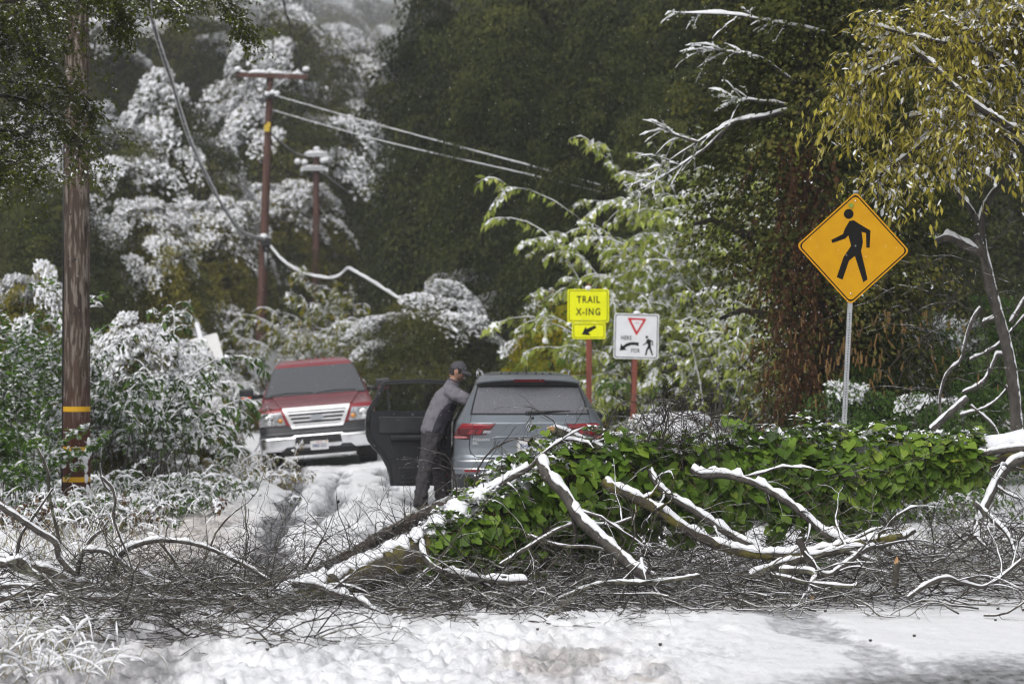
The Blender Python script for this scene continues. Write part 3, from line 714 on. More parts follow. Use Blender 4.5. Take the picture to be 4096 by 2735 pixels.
# left bank
arch_bush('laurel_bush', 'big laurel bush with arching snow covered sprays right of the near pole', 490, 1900, 33, 11, 44, 2.6, .20, 1.2, 'laurel', .15, .05, 26, .65, 6, .34, base_r=.55, rad=.010, cap=.012)
arch_bush('laurel_bush', 'laurel bush with one long snowy spray reaching toward the leaning sign', 540, 1800, 36, 12, 24, 2.1, .18, 1.1, 'laurel', .15, .05, 24, .7, 6, .34, base_r=.35, aim=(.1, .5), rad=.010, cap=.014)
arch_bush('laurel_bush', 'low laurel bush drooping onto the verge', 700, 1880, 36, 13, 22, 1.3, .35, .8, 'laurel', .14, .048, 22, .7, 5, .4, base_r=.35, rad=.008, cap=.012)
arch_bush('leafy_bush', 'green small leaved bush left of the near wooden pole', 70, 1900, 31, 14, 50, 2.6, .12, 1.0, 'lush', .085, .045, 40, .30, 6, .10, base_r=.34, hang=.35, cap=.008, rad=.007, )
arch_bush('leafy_bush', 'green snow sprinkled bush low at the left edge', -20, 2010, 28, 15, 40, 1.1, .16, 1.0, 'lush', .085, .04, 36, .42, 6, .2, base_r=.38, hang=.4, cap=.008, rad=.006)
arch_bush('twiggy_bush', 'bare twiggy bush loaded with snow left of the near pole', 130, 1500, 42, 16, 70, 2.9, .42, 1.1, 'olive', .10, .03, 5, 1.0, 9, .26, base_r=.9, hang=.3, rad=.010, cap=.030, stemmat='twig_far')
arch_bush('twiggy_bush', 'bare snowy twigs spilling toward the left edge', 30, 1650, 36, 17, 50, 2.2, .6, .9, 'olive', .10, .03, 4, 1.0, 8, .30, base_r=.7, hang=.3, rad=.010, cap=.030, stemmat='twig_far')
arch_bush('twiggy_bush', 'bare snowy twigs between the pole and the laurel bush', 500, 1450, 46, 18, 50, 3.2, .40, 1.1, 'laurel', .16, .05, 12, .9, 8, .28, base_r=.8, hang=.6, rad=.011, cap=.028, stemmat='twig_far')
for i, (px, py, d, s, lab) in enumerate(((480, 2050, 27.5, 21, 'snow caked fern and brush at the foot of the banded pole'), (620, 1960, 30, 22, 'snow caked brush on the verge below the laurel'), (860, 1900, 34, 23, 'thin snowy brush beside the pickup tyre track'),
                             (180, 2110, 25, 24, 'brown tinged fern clump under snow at the left edge'), (150, 2150, 25.0, 28, 'snow caked brush left of the foot of the banded pole'))):
    arch_bush('brush_clump', lab, px, py, d, s, 70, (.5 if i in (0, 3, 4) else .8), .6, .9, 'dry' if i in (2,) else ('brown' if i == 3 else 'laurel'), .07, .026, 12, .9, 7, .35, base_r=.6, hang=.5, rad=.005, cap=.022, group='snow caked brush along the left verge')
arch_bush('arching_bamboo', 'yellow green arching clump with snowy plumes behind the pickup roof', 1370, 1560, 66, 31, 56, 5.0, .40, 1.25, 'autumn', .26, .045, 34, .5, 7, .30, base_r=.5, hang=1.2, rad=.012, cap=.02, twl=.3)
arch_bush('arching_bamboo', 'smaller snowy arching clump right of the tall pole foot', 1120, 1560, 72, 32, 36, 4.2, .34, 1.25, 'autumn', .26, .045, 30, .6, 7, .32, base_r=.5, hang=1.2, rad=.012, cap=.025, twl=.3)
arch_bush('arching_bamboo', 'snowy arching bush behind the leaning white sign', 900, 1560, 66, 33, 36, 3.0, .4, 1.2, 'olive', .22, .05, 24, .7, 7, .32, base_r=.6, hang=1.0, rad=.012, cap=.025, twl=.3)
# right side: the pale green drooping shrub
arch_bush('drooping_shrub', 'tall pale green shrub bent down by snow right of the white yield sign', 2840, 1720, 43, 41, 84, 5.9, .28, 1.4, 'lime', .18, .066, 64, .50, 9, .26, base_r=.6, hang=1.1, rad=.013, cap=.012, twl=.34, tmean=.62)
arch_bush('drooping_shrub', 'lower pale green sprays arching down behind the yield sign post', 2680, 1700, 43.5, 42, 34, 3.0, .55, 1.1, 'lime', .16, .055, 54, .42, 8, .36, base_r=.4, hang=1.1, rad=.011, cap=.012, tmean=.62, aim=(3.0, .7))
arch_bush('drooping_shrub', 'thin yellowish shrub top rising left of the walker sign', 3030, 1500, 40, 43, 22, 4.4, .22, 1.4, 'lime', .16, .05, 30, .35, 7, .22, base_r=.4, hang=1.0, rad=.014, cap=.014, tmean=.65)
arch_bush('drooping_shrub', 'green shrub filling the space under the snow bent shrub', 2950, 1740, 44, 44, 60, 3.6, .5, 1.0, 'lush', .16, .055, 34, .10, 7, .3, base_r=1.0, hang=.9, rad=.012, cap=0)
for i, (px, py, d, s, lab) in enumerate(((2560, 1690, 31, 51, 'low pale green bush under snow beside the car taillight'), (3000, 1720, 27, 52, 'snowy low bush peeping over the ivy below the pale shrub'),
                              (3250, 1740, 26, 53, 'snowy low bush behind the ivy near the walker sign post'), (3560, 1720, 26.5, 54, 'snow tufted low bush right of the walker sign post'))):
    arch_bush('low_bush', lab, px, py, d, s, 50, .95, .6, .8, 'lime' if i == 0 else 'lush', .10, .036, 22, .55, 5, .4, base_r=.5, hang=.6, rad=.006, cap=.010, group='low snowy bushes behind the fallen tree')

# --- the ivy clad dark tree behind the walker sign
def ivy_tree():
    rg = np.random.default_rng(61); p = at(3300, 1700, 31); g = float(base_z(p[0], p[1]))
    t = thing('ivy_clad_tree', 'dark ivy clad tree with hanging brown vines behind the walker sign', 'tree', (p[0], p[1], g))
    tb = MB()
    for P, r in trunk_paths(rg, 9, .22, 6, 2.0): tb.tube(P, r, 7)
    tb.build('trunk', M['bark_plain'], t)
    cb = MB(); pad_crown(cb, rg, 1.35, 1.1, 5.2, 330, .48, 230, .07, .042, .35, .9, .10, -.95, .35, .3, 1.2, .10, .25)
    c = crown_obj(cb, [LM['dark'], M['snow']], t); c.location = (.05, 0, 4.6)
    # long twigs reaching out to the left with snow beads
    def w(px, py, d=30.4): return at(px, py, d) - np.array([p[0], p[1], g])
    for path in ([(3190, 430), (3050, 470), (2920, 490), (2790, 570), (2680, 640), (2550, 740)], [(2930, 490), (2830, 590), (2700, 680), (2560, 760)], [(3300, 130), (3150, 100), (2950, 60), (2700, 50)],
                 [(3180, 330), (3050, 230), (2900, 205), (2790, 195)], [(3150, 420), (3000, 400), (2950, 400)], [(2790, 570), (2700, 540), (2650, 520)]):
        P = np.array([w(*q) for q in path]); n = 12; f = np.linspace(0, len(P) - 1, n); P = np.stack([np.interp(f, np.arange(len(P)), P[:, k]) for k in range(3)], -1)
        b = MB(); b.tube(P, .022 * (1.2 - np.linspace(0, 1, n)), 5)
        Pt = arcs(rg, *[v for v in (lambda Q, T, tt: (Q, T * .8 + rg.normal(0, .45, Q.shape)))(*along(P[None], rg, 16, .3))], rg.uniform(.15, .5, 16), 6, .15, .1)
        b.tubes(Pt, .004, 3); b.build('branch', M['bark_dark'], t)
        s = MB(); s.caps(P, .022 * (1.2 - np.linspace(0, 1, n)), .025, lump=.9); s.caps(Pt, .006, .018, lump=1.2, seed=4)
        lb = MB(); spray_leaves(lb, rg, Pt, 8, .05, .03, .3, .8, .6, 0); s.build('snow', M['snow'], t)['kind'] = 'stuff'; crown_obj(lb, [LM['small'], M['snow']], t, 'leaves')
    # brown dried vines hanging at the left side
    base = np.stack([rg.normal(-.42, .15, 200), rg.normal(-.75, .3, 200), rg.uniform(1.4, 4.6, 200)], -1)
    P = arcs(rg, base, rg.normal(0, .3, (200, 3)) + [0, 0, -1], rg.uniform(.6, 1.6, 200), 8, .2, .08)
    vb = MB(); spray_leaves(vb, rg, P, 46, .055, .026, 1.2, .5, .01, 0, tmean=.3); vb.tubes(P, .003, 3, tint=np.full(200, .1))
    base = np.stack([rg.normal(.2, .7, 260), rg.normal(-1.0, .2, 260), rg.uniform(.4, 2.4, 260)], -1)
    P = arcs(rg, base, rg.normal(0, .2, (260, 3)) + [0, 0, -1], rg.uniform(.08, .16, 260), 4, .1, .05); vb.tubes(P, .009, 4, tint=np.full(260, .95))
    crown_obj(vb, [LM['brown'], M['snow']], t, 'hanging_vines')
ivy_tree()

# --- the bare snowy tree at the right with golden willow foliage above
def resample(P, n):
    P = np.asarray(P, float); f = np.linspace(0, len(P) - 1, n); i = np.minimum(f.astype(int), len(P) - 2); u = (f - i)[:, None]
    p0 = P[np.maximum(i - 1, 0)]; p1 = P[i]; p2 = P[i + 1]; p3 = P[np.minimum(i + 2, len(P) - 1)]
    return .5 * (2 * p1 + (p2 - p0) * u + (2 * p0 - 5 * p1 + 4 * p2 - p3) * u ** 2 + (3 * p1 - p0 - 3 * p2 + p3) * u ** 3)
def px_limb(mb, sb, pts, r0, r1, d, n=14, cap=.03, seed=0, dj=.0, k=7):
    P = resample([at(q[0], q[1], d + (q[2] if len(q) > 2 else 0)) for q in pts], n)
    rr = np.linspace(r0, r1, n); mb.tube(P, rr, k)
    if sb is not None and cap:
        L = float(np.linalg.norm(np.diff(P, axis=0), axis=1).sum()); m = int(np.clip(L / .022, n, 110)); Pc = resample(P, m); sb.caps(Pc, np.linspace(r0, r1, m), cap, seed=seed, lump=.5, w=.82)
    return P
def willow():
    rg = np.random.default_rng(71); d = 26.0; p = at(4060, 1790, d); g = float(base_z(p[0], p[1]))
    t = thing('bare_snowy_tree', 'crooked bare tree with snow on its limbs and golden leaves above, at the right edge', 'tree', (0, 0, 0))
    tb, sb = MB(), MB(); D = d
    px_limb(tb, sb, [(4075, 1830), (4065, 1700), (4055, 1560), (4030, 1400), (3990, 1250), (3955, 1100), (3930, 1000), (3900, 940)], .075, .05, D, 18, .03)
    px_limb(tb, sb, [(3935, 1020), (3850, 975), (3790, 950), (3745, 965)], .05, .035, D, 10, .035)
    px_limb(tb, sb, [(3990, 1250), (3950, 1130), (3935, 990), (3925, 880), (3960, 790), (4030, 700), (4060, 560)], .05, .03, D, 14, .02)
    px_limb(tb, sb, [(3925, 900), (3870, 820), (3800, 740), (3750, 650)], .03, .02, D, 10, .025)
    px_limb(tb, sb, [(3935, 820), (3990, 740), (3880, 670), (3780, 560), (3700, 520)], .025, .012, D, 12, .025)
    px_limb(tb, sb, [(4045, 1290), (4080, 1230), (4110, 1180)], .03, .02, D, 6, .03)
    px_limb(tb, sb, [(4035, 1420), (3990, 1420), (3975, 1450), (3930, 1530), (3850, 1570)], .028, .015, D, 12, .03)
    px_limb(tb, sb, [(3925, 1230), (3890, 1280), (3860, 1370), (3845, 1440), (3790, 1490), (3760, 1580), (3760, 1680)], .025, .015, D, 14, .02)
    px_limb(tb, sb, [(3990, 1270), (3930, 1290)], .022, .016, D, 5, .03)
    px_limb(tb, sb, [(4075, 1640), (4030, 1560), (4020, 1540)], .02, .015, D, 5, .04)
    px_limb(tb, sb, [(3725, 1720), (3790, 1660), (3870, 1590)], .04, .033, D - 1.5, 8, .015)
    px_limb(tb, sb, [(3880, 1440), (3990, 1380), (4100, 1260)], .016, .01, D, 8, .02)
    px_limb(tb, sb, [(3840, 1660), (3960, 1620), (4040, 1540)], .014, .008, D, 8, .02)
    px_limb(tb, sb, [(3880, 1620), (3970, 1700), (4000, 1760)], .014, .01, D, 8, .02)
    tb.build('trunk', M['bark_dark'], t); sb.build('snow', M['snow'], t)
    tw = MB()
    seeds = np.array([at(rg.uniform(3560, 4120), rg.uniform(950, 1700), d + rg.normal(0, .8)) for _ in range(130)])
    P = arcs(rg, seeds, rg.normal(0, 1, (130, 3)) + [0, 0, .6], rg.uniform(.3, 1.1, 130), 9, .12, .16); tw.tubes(P, np.broadcast_to(.006 * (1.2 - np.linspace(0, 1, 9)), P.shape[:2]), 3); tw.build('twigs', M['twig'], t)['kind'] = 'stuff'
    # golden foliage: hanging shoots from snowy boughs
    w = thing('golden_willow', 'golden leaved willow hanging over the walker sign, snow on its boughs', 'tree', (0, 0, 0))
    gb, gs, gl = MB(), MB(), MB()
    limbs = [[(4250, 620), (4060, 300), (3900, 180), (3770, 170), (3480, 100)], [(4250, 500), (4100, 150), (3950, 60), (3800, 80)], [(4200, 600), (3900, 420), (3700, 230), (3590, 190), (3460, 230)], [(4200, 700), (4000, 520), (3800, 450), (3640, 470)],
             [(4250, 350), (4100, 60), (3950, -40), (3700, -60)], [(3800, 450), (3660, 600), (3520, 700)], [(4100, 560), (3950, 480), (3850, 560)], [(3700, 230), (3560, 260), (3440, 330), (3420, 420)], [(4250, 300), (4150, 100), (4090, 60)], [(4200, 150), (4000, 130), (3850, 120)]]
    allP = []
    for i, l in enumerate(limbs):
        P = px_limb(gb, gs, [(a, b, rg.normal(0, .25)) for a, b in l], .04, .012, d - .6, 14, .035, i); allP.append(P)
    A = np.stack(allP); Q, T, tt = along(A, rg, 60, .12); K = len(Q)
    sh = arcs(rg, Q + rg.normal(0, .1, Q.shape), T * .3 + rg.normal(0, .6, Q.shape) + [0, 0, .1], rg.uniform(.25, 1.0, K), 9, .5, .08)
    gb.tubes(sh, .004, 3); gb.build('boughs', M['twig'], w)
    sel = rg.random(K) < .5; gs.build('snow', M['snow'], w)
    spray_leaves(gl, rg, sh, 18, .100, .030, .75, .8, .20, .05, fold=.12, tmean=.5, tvar=.25, off=.03, snow_w=1.4)
    crown_obj(gl, [LM['gold'], M['snow']], w, 'foliage')
willow()

# --- the near tree whose foliage hangs in from the top left
def overhang():
    rg = np.random.default_rng(81); d = 25.0; base = at(-700, 2200, d)
    t = thing('overhanging_tree', 'small leaved evergreen hanging into view over the near pole, top left', 'tree', (0, 0, 0))
    tb, sb, lb = MB(), MB(), MB()
    px_limb(tb, None, [(-700, 2200), (-680, 1500), (-640, 800), (-560, 200), (-500, -300)], .2, .09, d, 14)
    limbs = [[(-640, 700), (-300, 300), (0, 100), (250, 20), (500, -30), (760, -10)], [(-560, 200), (-200, -100), (200, -120), (600, -100), (830, -30), (930, 60), (1000, 150)], [(-640, 800), (-300, 450), (-50, 380), (150, 420), (260, 500), (330, 560)],
             [(-660, 1000), (-300, 750), (-100, 640), (60, 650), (150, 690)], [(-600, 500), (-200, 200), (50, 200), (230, 260)], [(-560, 100), (-100, -60), (300, -40), (470, 20), (500, 110)],
             [(-640, 750), (-250, 550), (0, 520), (120, 560)], [(-560, 150), (-100, 20), (250, -20), (560, -60), (740, 40)], [(-600, 400), (-250, 120), (-20, 20), (180, 0)], [(-650, 850), (-300, 620), (-150, 560), (-20, 610)],
             [(-500, -100), (0, -180), (400, -160), (700, -100), (900, -30)], [(-600, 450), (-200, 330), (80, 330), (280, 360), (370, 430)]]
    allP = []
    for i, l in enumerate(limbs):
        n0 = rg.normal(0, .5)
        allP.append(px_limb(tb, sb, [(a, b, n0 + rg.normal(0, .15)) for a, b in l], .03, .006, d, 16, .012, i, k=5))
    A = np.stack(allP)
    Q, T, tt = along(A, rg, 66, .3); K = len(Q)
    s1 = arcs(rg, Q + rg.normal(0, .03, Q.shape), T * .5 + rg.normal(0, .6, Q.shape) + [0, 0, -.15], np.where(Q[:, 0] > at(380, 0, d)[0], rg.uniform(.1, .34, K), rg.uniform(.2, .7, K)), 8, .14, .1)
    tb.tubes(s1, np.broadcast_to(.005 * (1.15 - np.linspace(0, 1, 8)), s1.shape[:2]), 3)
    Q, T, tt = along(s1, rg, 3, .2); K2 = len(Q)
    s2 = arcs(rg, Q, T * .6 + rg.normal(0, .5, Q.shape), rg.uniform(.08, .25, K2), 5, .12, .1)
    tb.tubes(s2, .0018, 3); tb.build('trunk', M['twig'], t)
    spray_leaves(lb, rg, s1, 22, .042, .024, .35, .8, .10, .1, off=.012, snow_w=1.2); spray_leaves(lb, rg, s2, 11, .042, .024, .3, .8, .12, .05, off=.01, snow_w=1.2)
    crown_obj(lb, [LM['small'], M['snow']], t); sb.build('snow', M['snow'], t)['kind'] = 'stuff'
overhang()

# --- grasses
def tuft_field(name, label, spots, seed, n, hgt, matk, lean=.5, snow=.5, w=.006):
    rg = np.random.default_rng(seed); mb = MB()
    b = []
    for (px, py, rx, ry) in spots:
        c = gat(px, py); b.append(np.stack([c[0] + rg.normal(0, rx, n), c[1] + rg.normal(0, ry, n)], -1))
    b = np.concatenate(b); z = snow_z(b[:, 0], b[:, 1])[0]; base = np.c_[b, z - .02]; K = len(base)
    P = arcs(rg, base, rg.normal(0, lean, (K, 3)) * [1, 1, .2] + [0, 0, 1], hgt * rg.uniform(.4, 1.1, K), 8, .35, .07)
    mb.tubes(P, np.broadcast_to(w * (1.15 - np.linspace(0, 1, 8)), P.shape[:2]), 3, 0, np.clip(rg.normal(.5, .25, K), 0, 1))
    s = rg.random(K) < snow; mb.caps(P[s], w * .8, .013, 1, lump=1.2, seed=seed)
    o = mb.build(name, [LM[matk], M['snow']]); o['kind'] = 'stuff'; o['label'] = label
tuft_field('grass', 'snow laden dry grass at the bottom left corner', [(100, 2620, .22, .30), (20, 2500, .18, .4), (200, 2700, .22, .25), (40, 2720, .25, .3), (290, 2680, .16, .2), (-60, 2600, .25, .5)], 91, 55, .34, 'dry', .7, .6, .0026)
tuft_field('grass', 'snow caked dry weeds along the left verge beside the road', [(400, 2080, .4, 1.2), (620, 1960, .35, 1.6), (800, 1900, .30, 2.0), (920, 1860, .22, 2.2), (430, 2150, .4, .9), (700, 2020, .22, 1.3), (230, 2230, .4, .8)], 92, 130, .45, 'dry', .3, .6, .004)
tuft_field('grass', 'short green grass showing through the snow behind the twigs at right', [(3800, 2200, .35, .7), (3600, 2170, .4, .6), (4000, 2230, .3, .7), (3750, 2280, .3, .4), (480, 2290, .25, .4), (330, 2330, .25, .4)], 93, 150, .16, 'grass', .5, .1, .003)
# ---------------------------------------------------------------- the fallen tree
def ivy_leaf_mesh(seed, name):
    rg = np.random.default_rng(seed)
    ang = np.array([-90, -62, -35, 5, 28, 60, 90, 120, 152, 175, 215, 242]) ; rad = np.array([.14, .44, .52, .56, .47, .50, .66, .50, .47, .56, .52, .44])
    rad = rad * (1 + rg.normal(0, .06, 12)); a = np.radians(ang)
    V = np.stack([rad * np.cos(a), rad * np.sin(a) + .1, np.zeros(12)], -1)
    V[:, 2] = .16 * np.abs(V[:, 0]) * (1 if rg.random() < .7 else -1) - .25 * (V[:, 1] - .1) ** 2 * np.sign(V[:, 1]) + rg.normal(0, .02, 12)
    V = np.concatenate([V, [[0, .1, -.02]]]) ; V[:, 1] += .25
    return V, np.array([[i, (i + 1) % 12, 12] for i in range(12)])
IVY_COLS = [(.034, .068, .011), (.082, .150, .018), (.145, .235, .030), (.26, .34, .052), (.46, .40, .07)]
M['ivy'] = leaf_mat('ivy_leaf_green', IVY_COLS, .42, .15, .16)

TR = [(1000, 2440, 17.6), (1200, 2390, 17.7), (1430, 2315, 17.8), (1700, 2200, 18.0), (1900, 2110, 18.3), (2110, 2010, 18.8), (2350, 1945, 19.2), (2650, 1915, 19.6), (3000, 1890, 20.0), (3350, 1870, 20.3), (3700, 1845, 20.6), (4096, 1815, 21.0), (4350, 1800, 21.3)]
TRP = np.array([at(*q) for q in TR])
def fallen_tree():
    rg = np.random.default_rng(101)
    t = thing('fallen_tree', 'fallen ivy covered tree lying across the snowy road with snow on its trunk', 'fallen tree', (0, 0, 0))
    n = 60; P = resample(TRP, n); rr = np.interp(np.arange(n), [0, 12, 18, 40, 59], [.08, .135, .14, .13, .15])
    b = MB(); b.tube(P, rr * (1 + .06 * fbm(np.arange(n) * .7, np.zeros(n), seed=3)), 16); b.build('trunk', M['moss_bark'], t)
    s = MB(); Pc = resample(P[:26], 120); s.caps(Pc, np.interp(np.linspace(0, 25, 120), np.arange(26), rr[:26]), .050, lump=.35, seed=5, w=.8); s.build('trunk_snow', M['snow'], t); s = MB(); s.caps(P[44:], rr[44:], .05, seed=6); s.build('trunk_snow', M['snow'], t)
    # limbs resting on the road, each with the snow that lies on it
    limbs = [
        ([(2165, 1835), (2190, 1900), (2260, 1975), (2325, 2080), (2440, 2185), (2530, 2265), (2615, 2315)], .046, .040, 17.9, -.6, .030, 'bark_dark'),
        ([(2420, 1925), (2450, 1950), (2560, 2000), (2640, 2045), (2760, 2125), (2900, 2190), (3040, 2218), (3200, 2218), (3340, 2190), (3480, 2165), (3610, 2145)], .044, .030, 18.4, -.4, .026, 'moss_bark'),
        ([(2600, 1880), (2625, 1930), (2680, 1985), (2780, 2045), (2870, 2105), (2960, 2160), (3040, 2195)], .026, .030, 19.0, -.4, .034, 'bark_dark'),
        ([(2768, 1878), (2810, 1900), (2900, 1900), (3000, 1925), (3080, 1965), (3180, 2030), (3270, 2110), (3310, 2140), (3420, 2185)], .028, .026, 18.9, -.5, .036, 'bark_dark'),
        ([(2212, 1716), (2290, 1748), (2400, 1800), (2480, 1850)], .036, .04, 18.8, .3, .016, 'bark_lichen'),
        ([(1690, 2165), (1692, 2210), (1720, 2255), (1790, 2290), (1900, 2312), (2020, 2328), (2110, 2326)], .026, .018, 17.6, -.4, .034, 'bark_dark'),
        ([(1180, 2335), (1260, 2340), (1350, 2375), (1440, 2400), (1515, 2455)], .028, .016, 17.4, -.7, .03, 'bark_dark'),
        ([(2000, 2465), (2180, 2420), (2400, 2335), (2600, 2330), (2800, 2300)], .022, .014, 17.3, 0, .012, 'bark_lichen'),
        ([(3000, 2305), (3100, 2265), (3250, 2225), (3370, 2200), (3560, 2170), (3660, 2120)], .036, .016, 17.9, .2, .024, 'bark_lichen'),
        ([(3115, 2280), (3250, 2290), (3240, 2350), (3245, 2375)], .024, .022, 17.5, -.1, .016, 'bark_lichen'),
        ([(3195, 2150), (3215, 2200), (3265, 2280), (3310, 2300), (3360, 2270), (3440, 2210), (3500, 2180)], .026, .018, 17.6, .1, .014, 'bark_dark'),
        ([(3100, 2300), (3230, 2330), (3400, 2345), (3430, 2330)], .018, .012, 17.4, 0, .012, 'bark_lichen'),
        ([(3630, 2390), (3700, 2340), (3780, 2310), (3850, 2330), (3950, 2340), (4096, 2230)], .018, .012, 17.2, .3, .012, 'bark_dark'),
        ([(4110, 1835), (4050, 1850), (3990, 1920), (3940, 2020), (3910, 2090), (3905, 2150)], .042, .036, 20.6, -.4, .03, 'bark_dark'),
        ([(3900, 2010), (3960, 2070), (4030, 2140), (4060, 2220)], .022, .014, 20.2, -.3, .024, 'bark_dark'),
        ([(4120, 1790), (4020, 1800), (3900, 1820), (3800, 1850)], .03, .02, 20.6, 0, .03, 'bark_dark'),
        ([(2000, 2260), (2110, 2190), (2240, 2115), (2330, 2090), (2440, 2100), (2530, 2070)], .017, .012, 17.7, .2, .008, 'bark_lichen'),
        ([(2110, 2140), (2230, 2180), (2380, 2190), (2480, 2230), (2560, 2300)], .017, .010, 17.8, -.1, .005, 'bark_lichen'),
        ([(1840, 2030), (1930, 1990), (2030, 1920), (2120, 1870)], .030, .02, 18.3, 0, .04, 'bark_dark'),
    ]
    Ps = []
    for i, (pts, r0, r1, d, dd, cap, bk) in enumerate(limbs):
        m = len(pts); mb, sb = MB(), MB()
        Pl = px_limb(mb, sb if cap else None, [(a, c, dd * k / (m - 1)) for k, (a, c) in enumerate(pts)], r0, r1, d, 22, cap, 20 + i, k=10)
        o = mb.build('limb', M[bk], t)
        if r0 > .016:
            ns = int(2 + 2 * rg.random() + len(pts) / 3); Q, T, tt = along(Pl[None], rg, ns, .12)
            S3 = arcs(rg, Q, T * .9 + rg.normal(0, .55, Q.shape), rg.uniform(.2, .7, ns), 10, rg.uniform(-.05, .3, ns), .14); S3[..., 2] = np.maximum(S3[..., 2], .02)
            fk = MB(); r3 = r0 * rg.uniform(.22, .42, ns)[:, None] * (1.15 - np.linspace(0, 1, 10)); fk.tubes(S3, r3, 6); Q2, T2, _ = along(S3, rg, 4, .2); S4 = arcs(rg, Q2, T2 * .9 + rg.normal(0, .5, Q2.shape), rg.uniform(.08, .3, len(Q2)), 7, .1, .18); fk.tubes(S4, .0032, 4)
            o2 = fk.build('side_shoots', M[bk], o); o2['kind'] = 'stuff'
            if cap: sb.caps(S3, r3, cap * .4, seed=90 + i, lump=.9)
        if cap: sb.build('limb_snow', M['snow'], o)
        Ps.append((Pl, r0))
    # pale broken ends
    e = MB()
    for q, dv in (((2212, 1716, 18.8), (-1, 0, .4)), ((3245, 2380, 17.4), (.1, -.5, -1)), ((3585, 2250, 17.3), (0, -.4, 1))):
        c = at(*q); v = nrm(np.array(dv, float)); e.tube([c - v * .03, c + v * .01, c + v * .05], [.022, .02, .004], 7)
    e.build('broken_end', mat('fresh_wood', (.50, .32, .16), (.32, .18, .08), 30, .8), t)
    px_stub = MB(); px_limb(px_stub, None, [(3580, 2340), (3582, 2290), (3588, 2245)], .026, .022, 17.3, 6); px_stub.build('limb', M['bark_lichen'], t)
    # ivy leaves draped over and hanging from the trunk
    prox = [ivy_leaf_mesh(200 + k, 'ivy') for k in range(4)]
    s0, s1 = 14.6, 51.5; N = 8200
    u = rg.uniform(s0, s1, N); i = np.minimum(u.astype(int), n - 2); w = (u - i)[:, None]; C = P[i] * (1 - w) + P[i + 1] * w; T = nrm(P[i + 1] - P[i]); rad = np.interp(u, np.arange(n), rr)
    f = (u - s0) / (s1 - s0)
    th = rg.uniform(-100, 200, N); front = rg.random(N) < .78
    th = np.where(front, rg.uniform(-75, 115, N), rg.uniform(115, 240, N)); a = np.radians(th)       # 0 = toward the camera, 90 = up
    thick = np.interp(f, [0, .08, .18, .3, .5, .8, 1], [.03, .08, .22, .30, .24, .20, .08]) * (1 + .55 * fbm(u * .8, a * 1.3, seed=9))
    side = np.stack([T[:, 1], -T[:, 0], 0 * u], -1)                                                   # horizontal, toward the camera
    rdir = side * np.cos(a)[:, None] + np.array([0, 0, 1.0]) * np.sin(a)[:, None]
    Pp = C + rdir * (rad + thick * rg.uniform(.55, 1.0, N))[:, None]
    # the curtain hanging from the trunk
    hang_len = np.interp(f, [0, .08, .17, .3, .42, .55, .65, .75, .84, .93, 1], [.10, .20, .36, .46, .40, .32, .50, .60, .32, .30, .10]) * np.clip(1 + .75 * fbm(u * 1.1, 0 * u, seed=19), .15, 2)
    cur = rg.random(N) < .52
    hz = rg.random(N) ** .8 * hang_len
    Ph = C + side * (np.where(rg.random(N) < .8, 1, -1) * (rad + thick * .75) * rg.uniform(.75, 1.1, N) * (1 - .35 * hz / np.maximum(hang_len, .01)))[:, None] - np.array([0, 0, 1.0]) * (hz - .05)[:, None]
    Pp = np.where(cur[:, None], Ph, Pp)
    nor = np.where(cur[:, None], side * np.where((Ph - C)[:, 1] < 0, 1, -1)[:, None] + [0, 0, .55], rdir + [0, 0, .5]) + rg.normal(0, .52, (N, 3)); nor = nrm(nor)
    tip = np.array([0, 0, -1.0]) + T * rg.normal(0, .7, N)[:, None] + rdir * .35 + rg.normal(0, .3, (N, 3)); tip = nrm(tip - nor * (tip * nor).sum(-1, keepdims=True)); rt = np.cross(tip, nor)
    size = np.interp(f, [0, .2, .3, 1], [.075, .085, .10, .105]) * rg.uniform(.45, 1.3, N)
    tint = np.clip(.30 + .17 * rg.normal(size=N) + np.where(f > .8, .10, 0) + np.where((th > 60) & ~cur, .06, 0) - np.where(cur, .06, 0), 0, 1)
    ok = Pp[:, 2] > .12 ; idx = np.arange(N)[ok]
    # the largest and frontmost leaves are single pieces, the rest one mass
    vis = size * (Pp[:, 1] < C[:, 1] - .12) * (rg.random(N) * .5 + .75) ; order = idx[np.argsort(-vis[idx])]
    single, rest = order[:300], order[300:]
    meshes = []
    for k, (V, F) in enumerate(prox):
        for q in range(5):
            mb = MB(); mb.add(V, F, 0, .12 + .18 * q); meshes.append(mb.mesh('ivy_leaf', [M['ivy']], True))
    for c, q in enumerate(single):
        o = bpy.data.objects.new('ivy_leaf', meshes[(c % 4) * 5 + int(np.clip((tint[q] - .03) / .18, 0, 4))]); COL.objects.link(o); o.parent = t
        mm = np.eye(4); mm[:3, 0] = rt[q] * size[q]; mm[:3, 1] = tip[q] * size[q]; mm[:3, 2] = nor[q] * size[q]; mm[:3, 3] = Pp[q]
        o.matrix_world = Matrix(mm.tolist())
    mb = MB()
    for k in range(4):
        V, F = prox[k]; q = rest[k::4]
        W3 = Pp[q][:, None] + size[q][:, None, None] * (V[None, :, 0:1] * rt[q][:, None] + V[None, :, 1:2] * tip[q][:, None] + V[None, :, 2:3] * nor[q][:, None])
        m = len(V); FF = (np.arange(len(q))[:, None, None] * m + F[None]).reshape(-1, 3)
        mb.add(W3.reshape(-1, 3), FF, 0, np.repeat(tint[q], len(F)))
    # snow crumbs lying in the ivy
    sel = idx[(~cur[idx]) & (th[idx] > 45) & (th[idx] < 135)]; sel = sel[rg.random(len(sel)) < np.where(f[sel] < .27, .45, .40)]
    ms = MB(); K = len(sel)
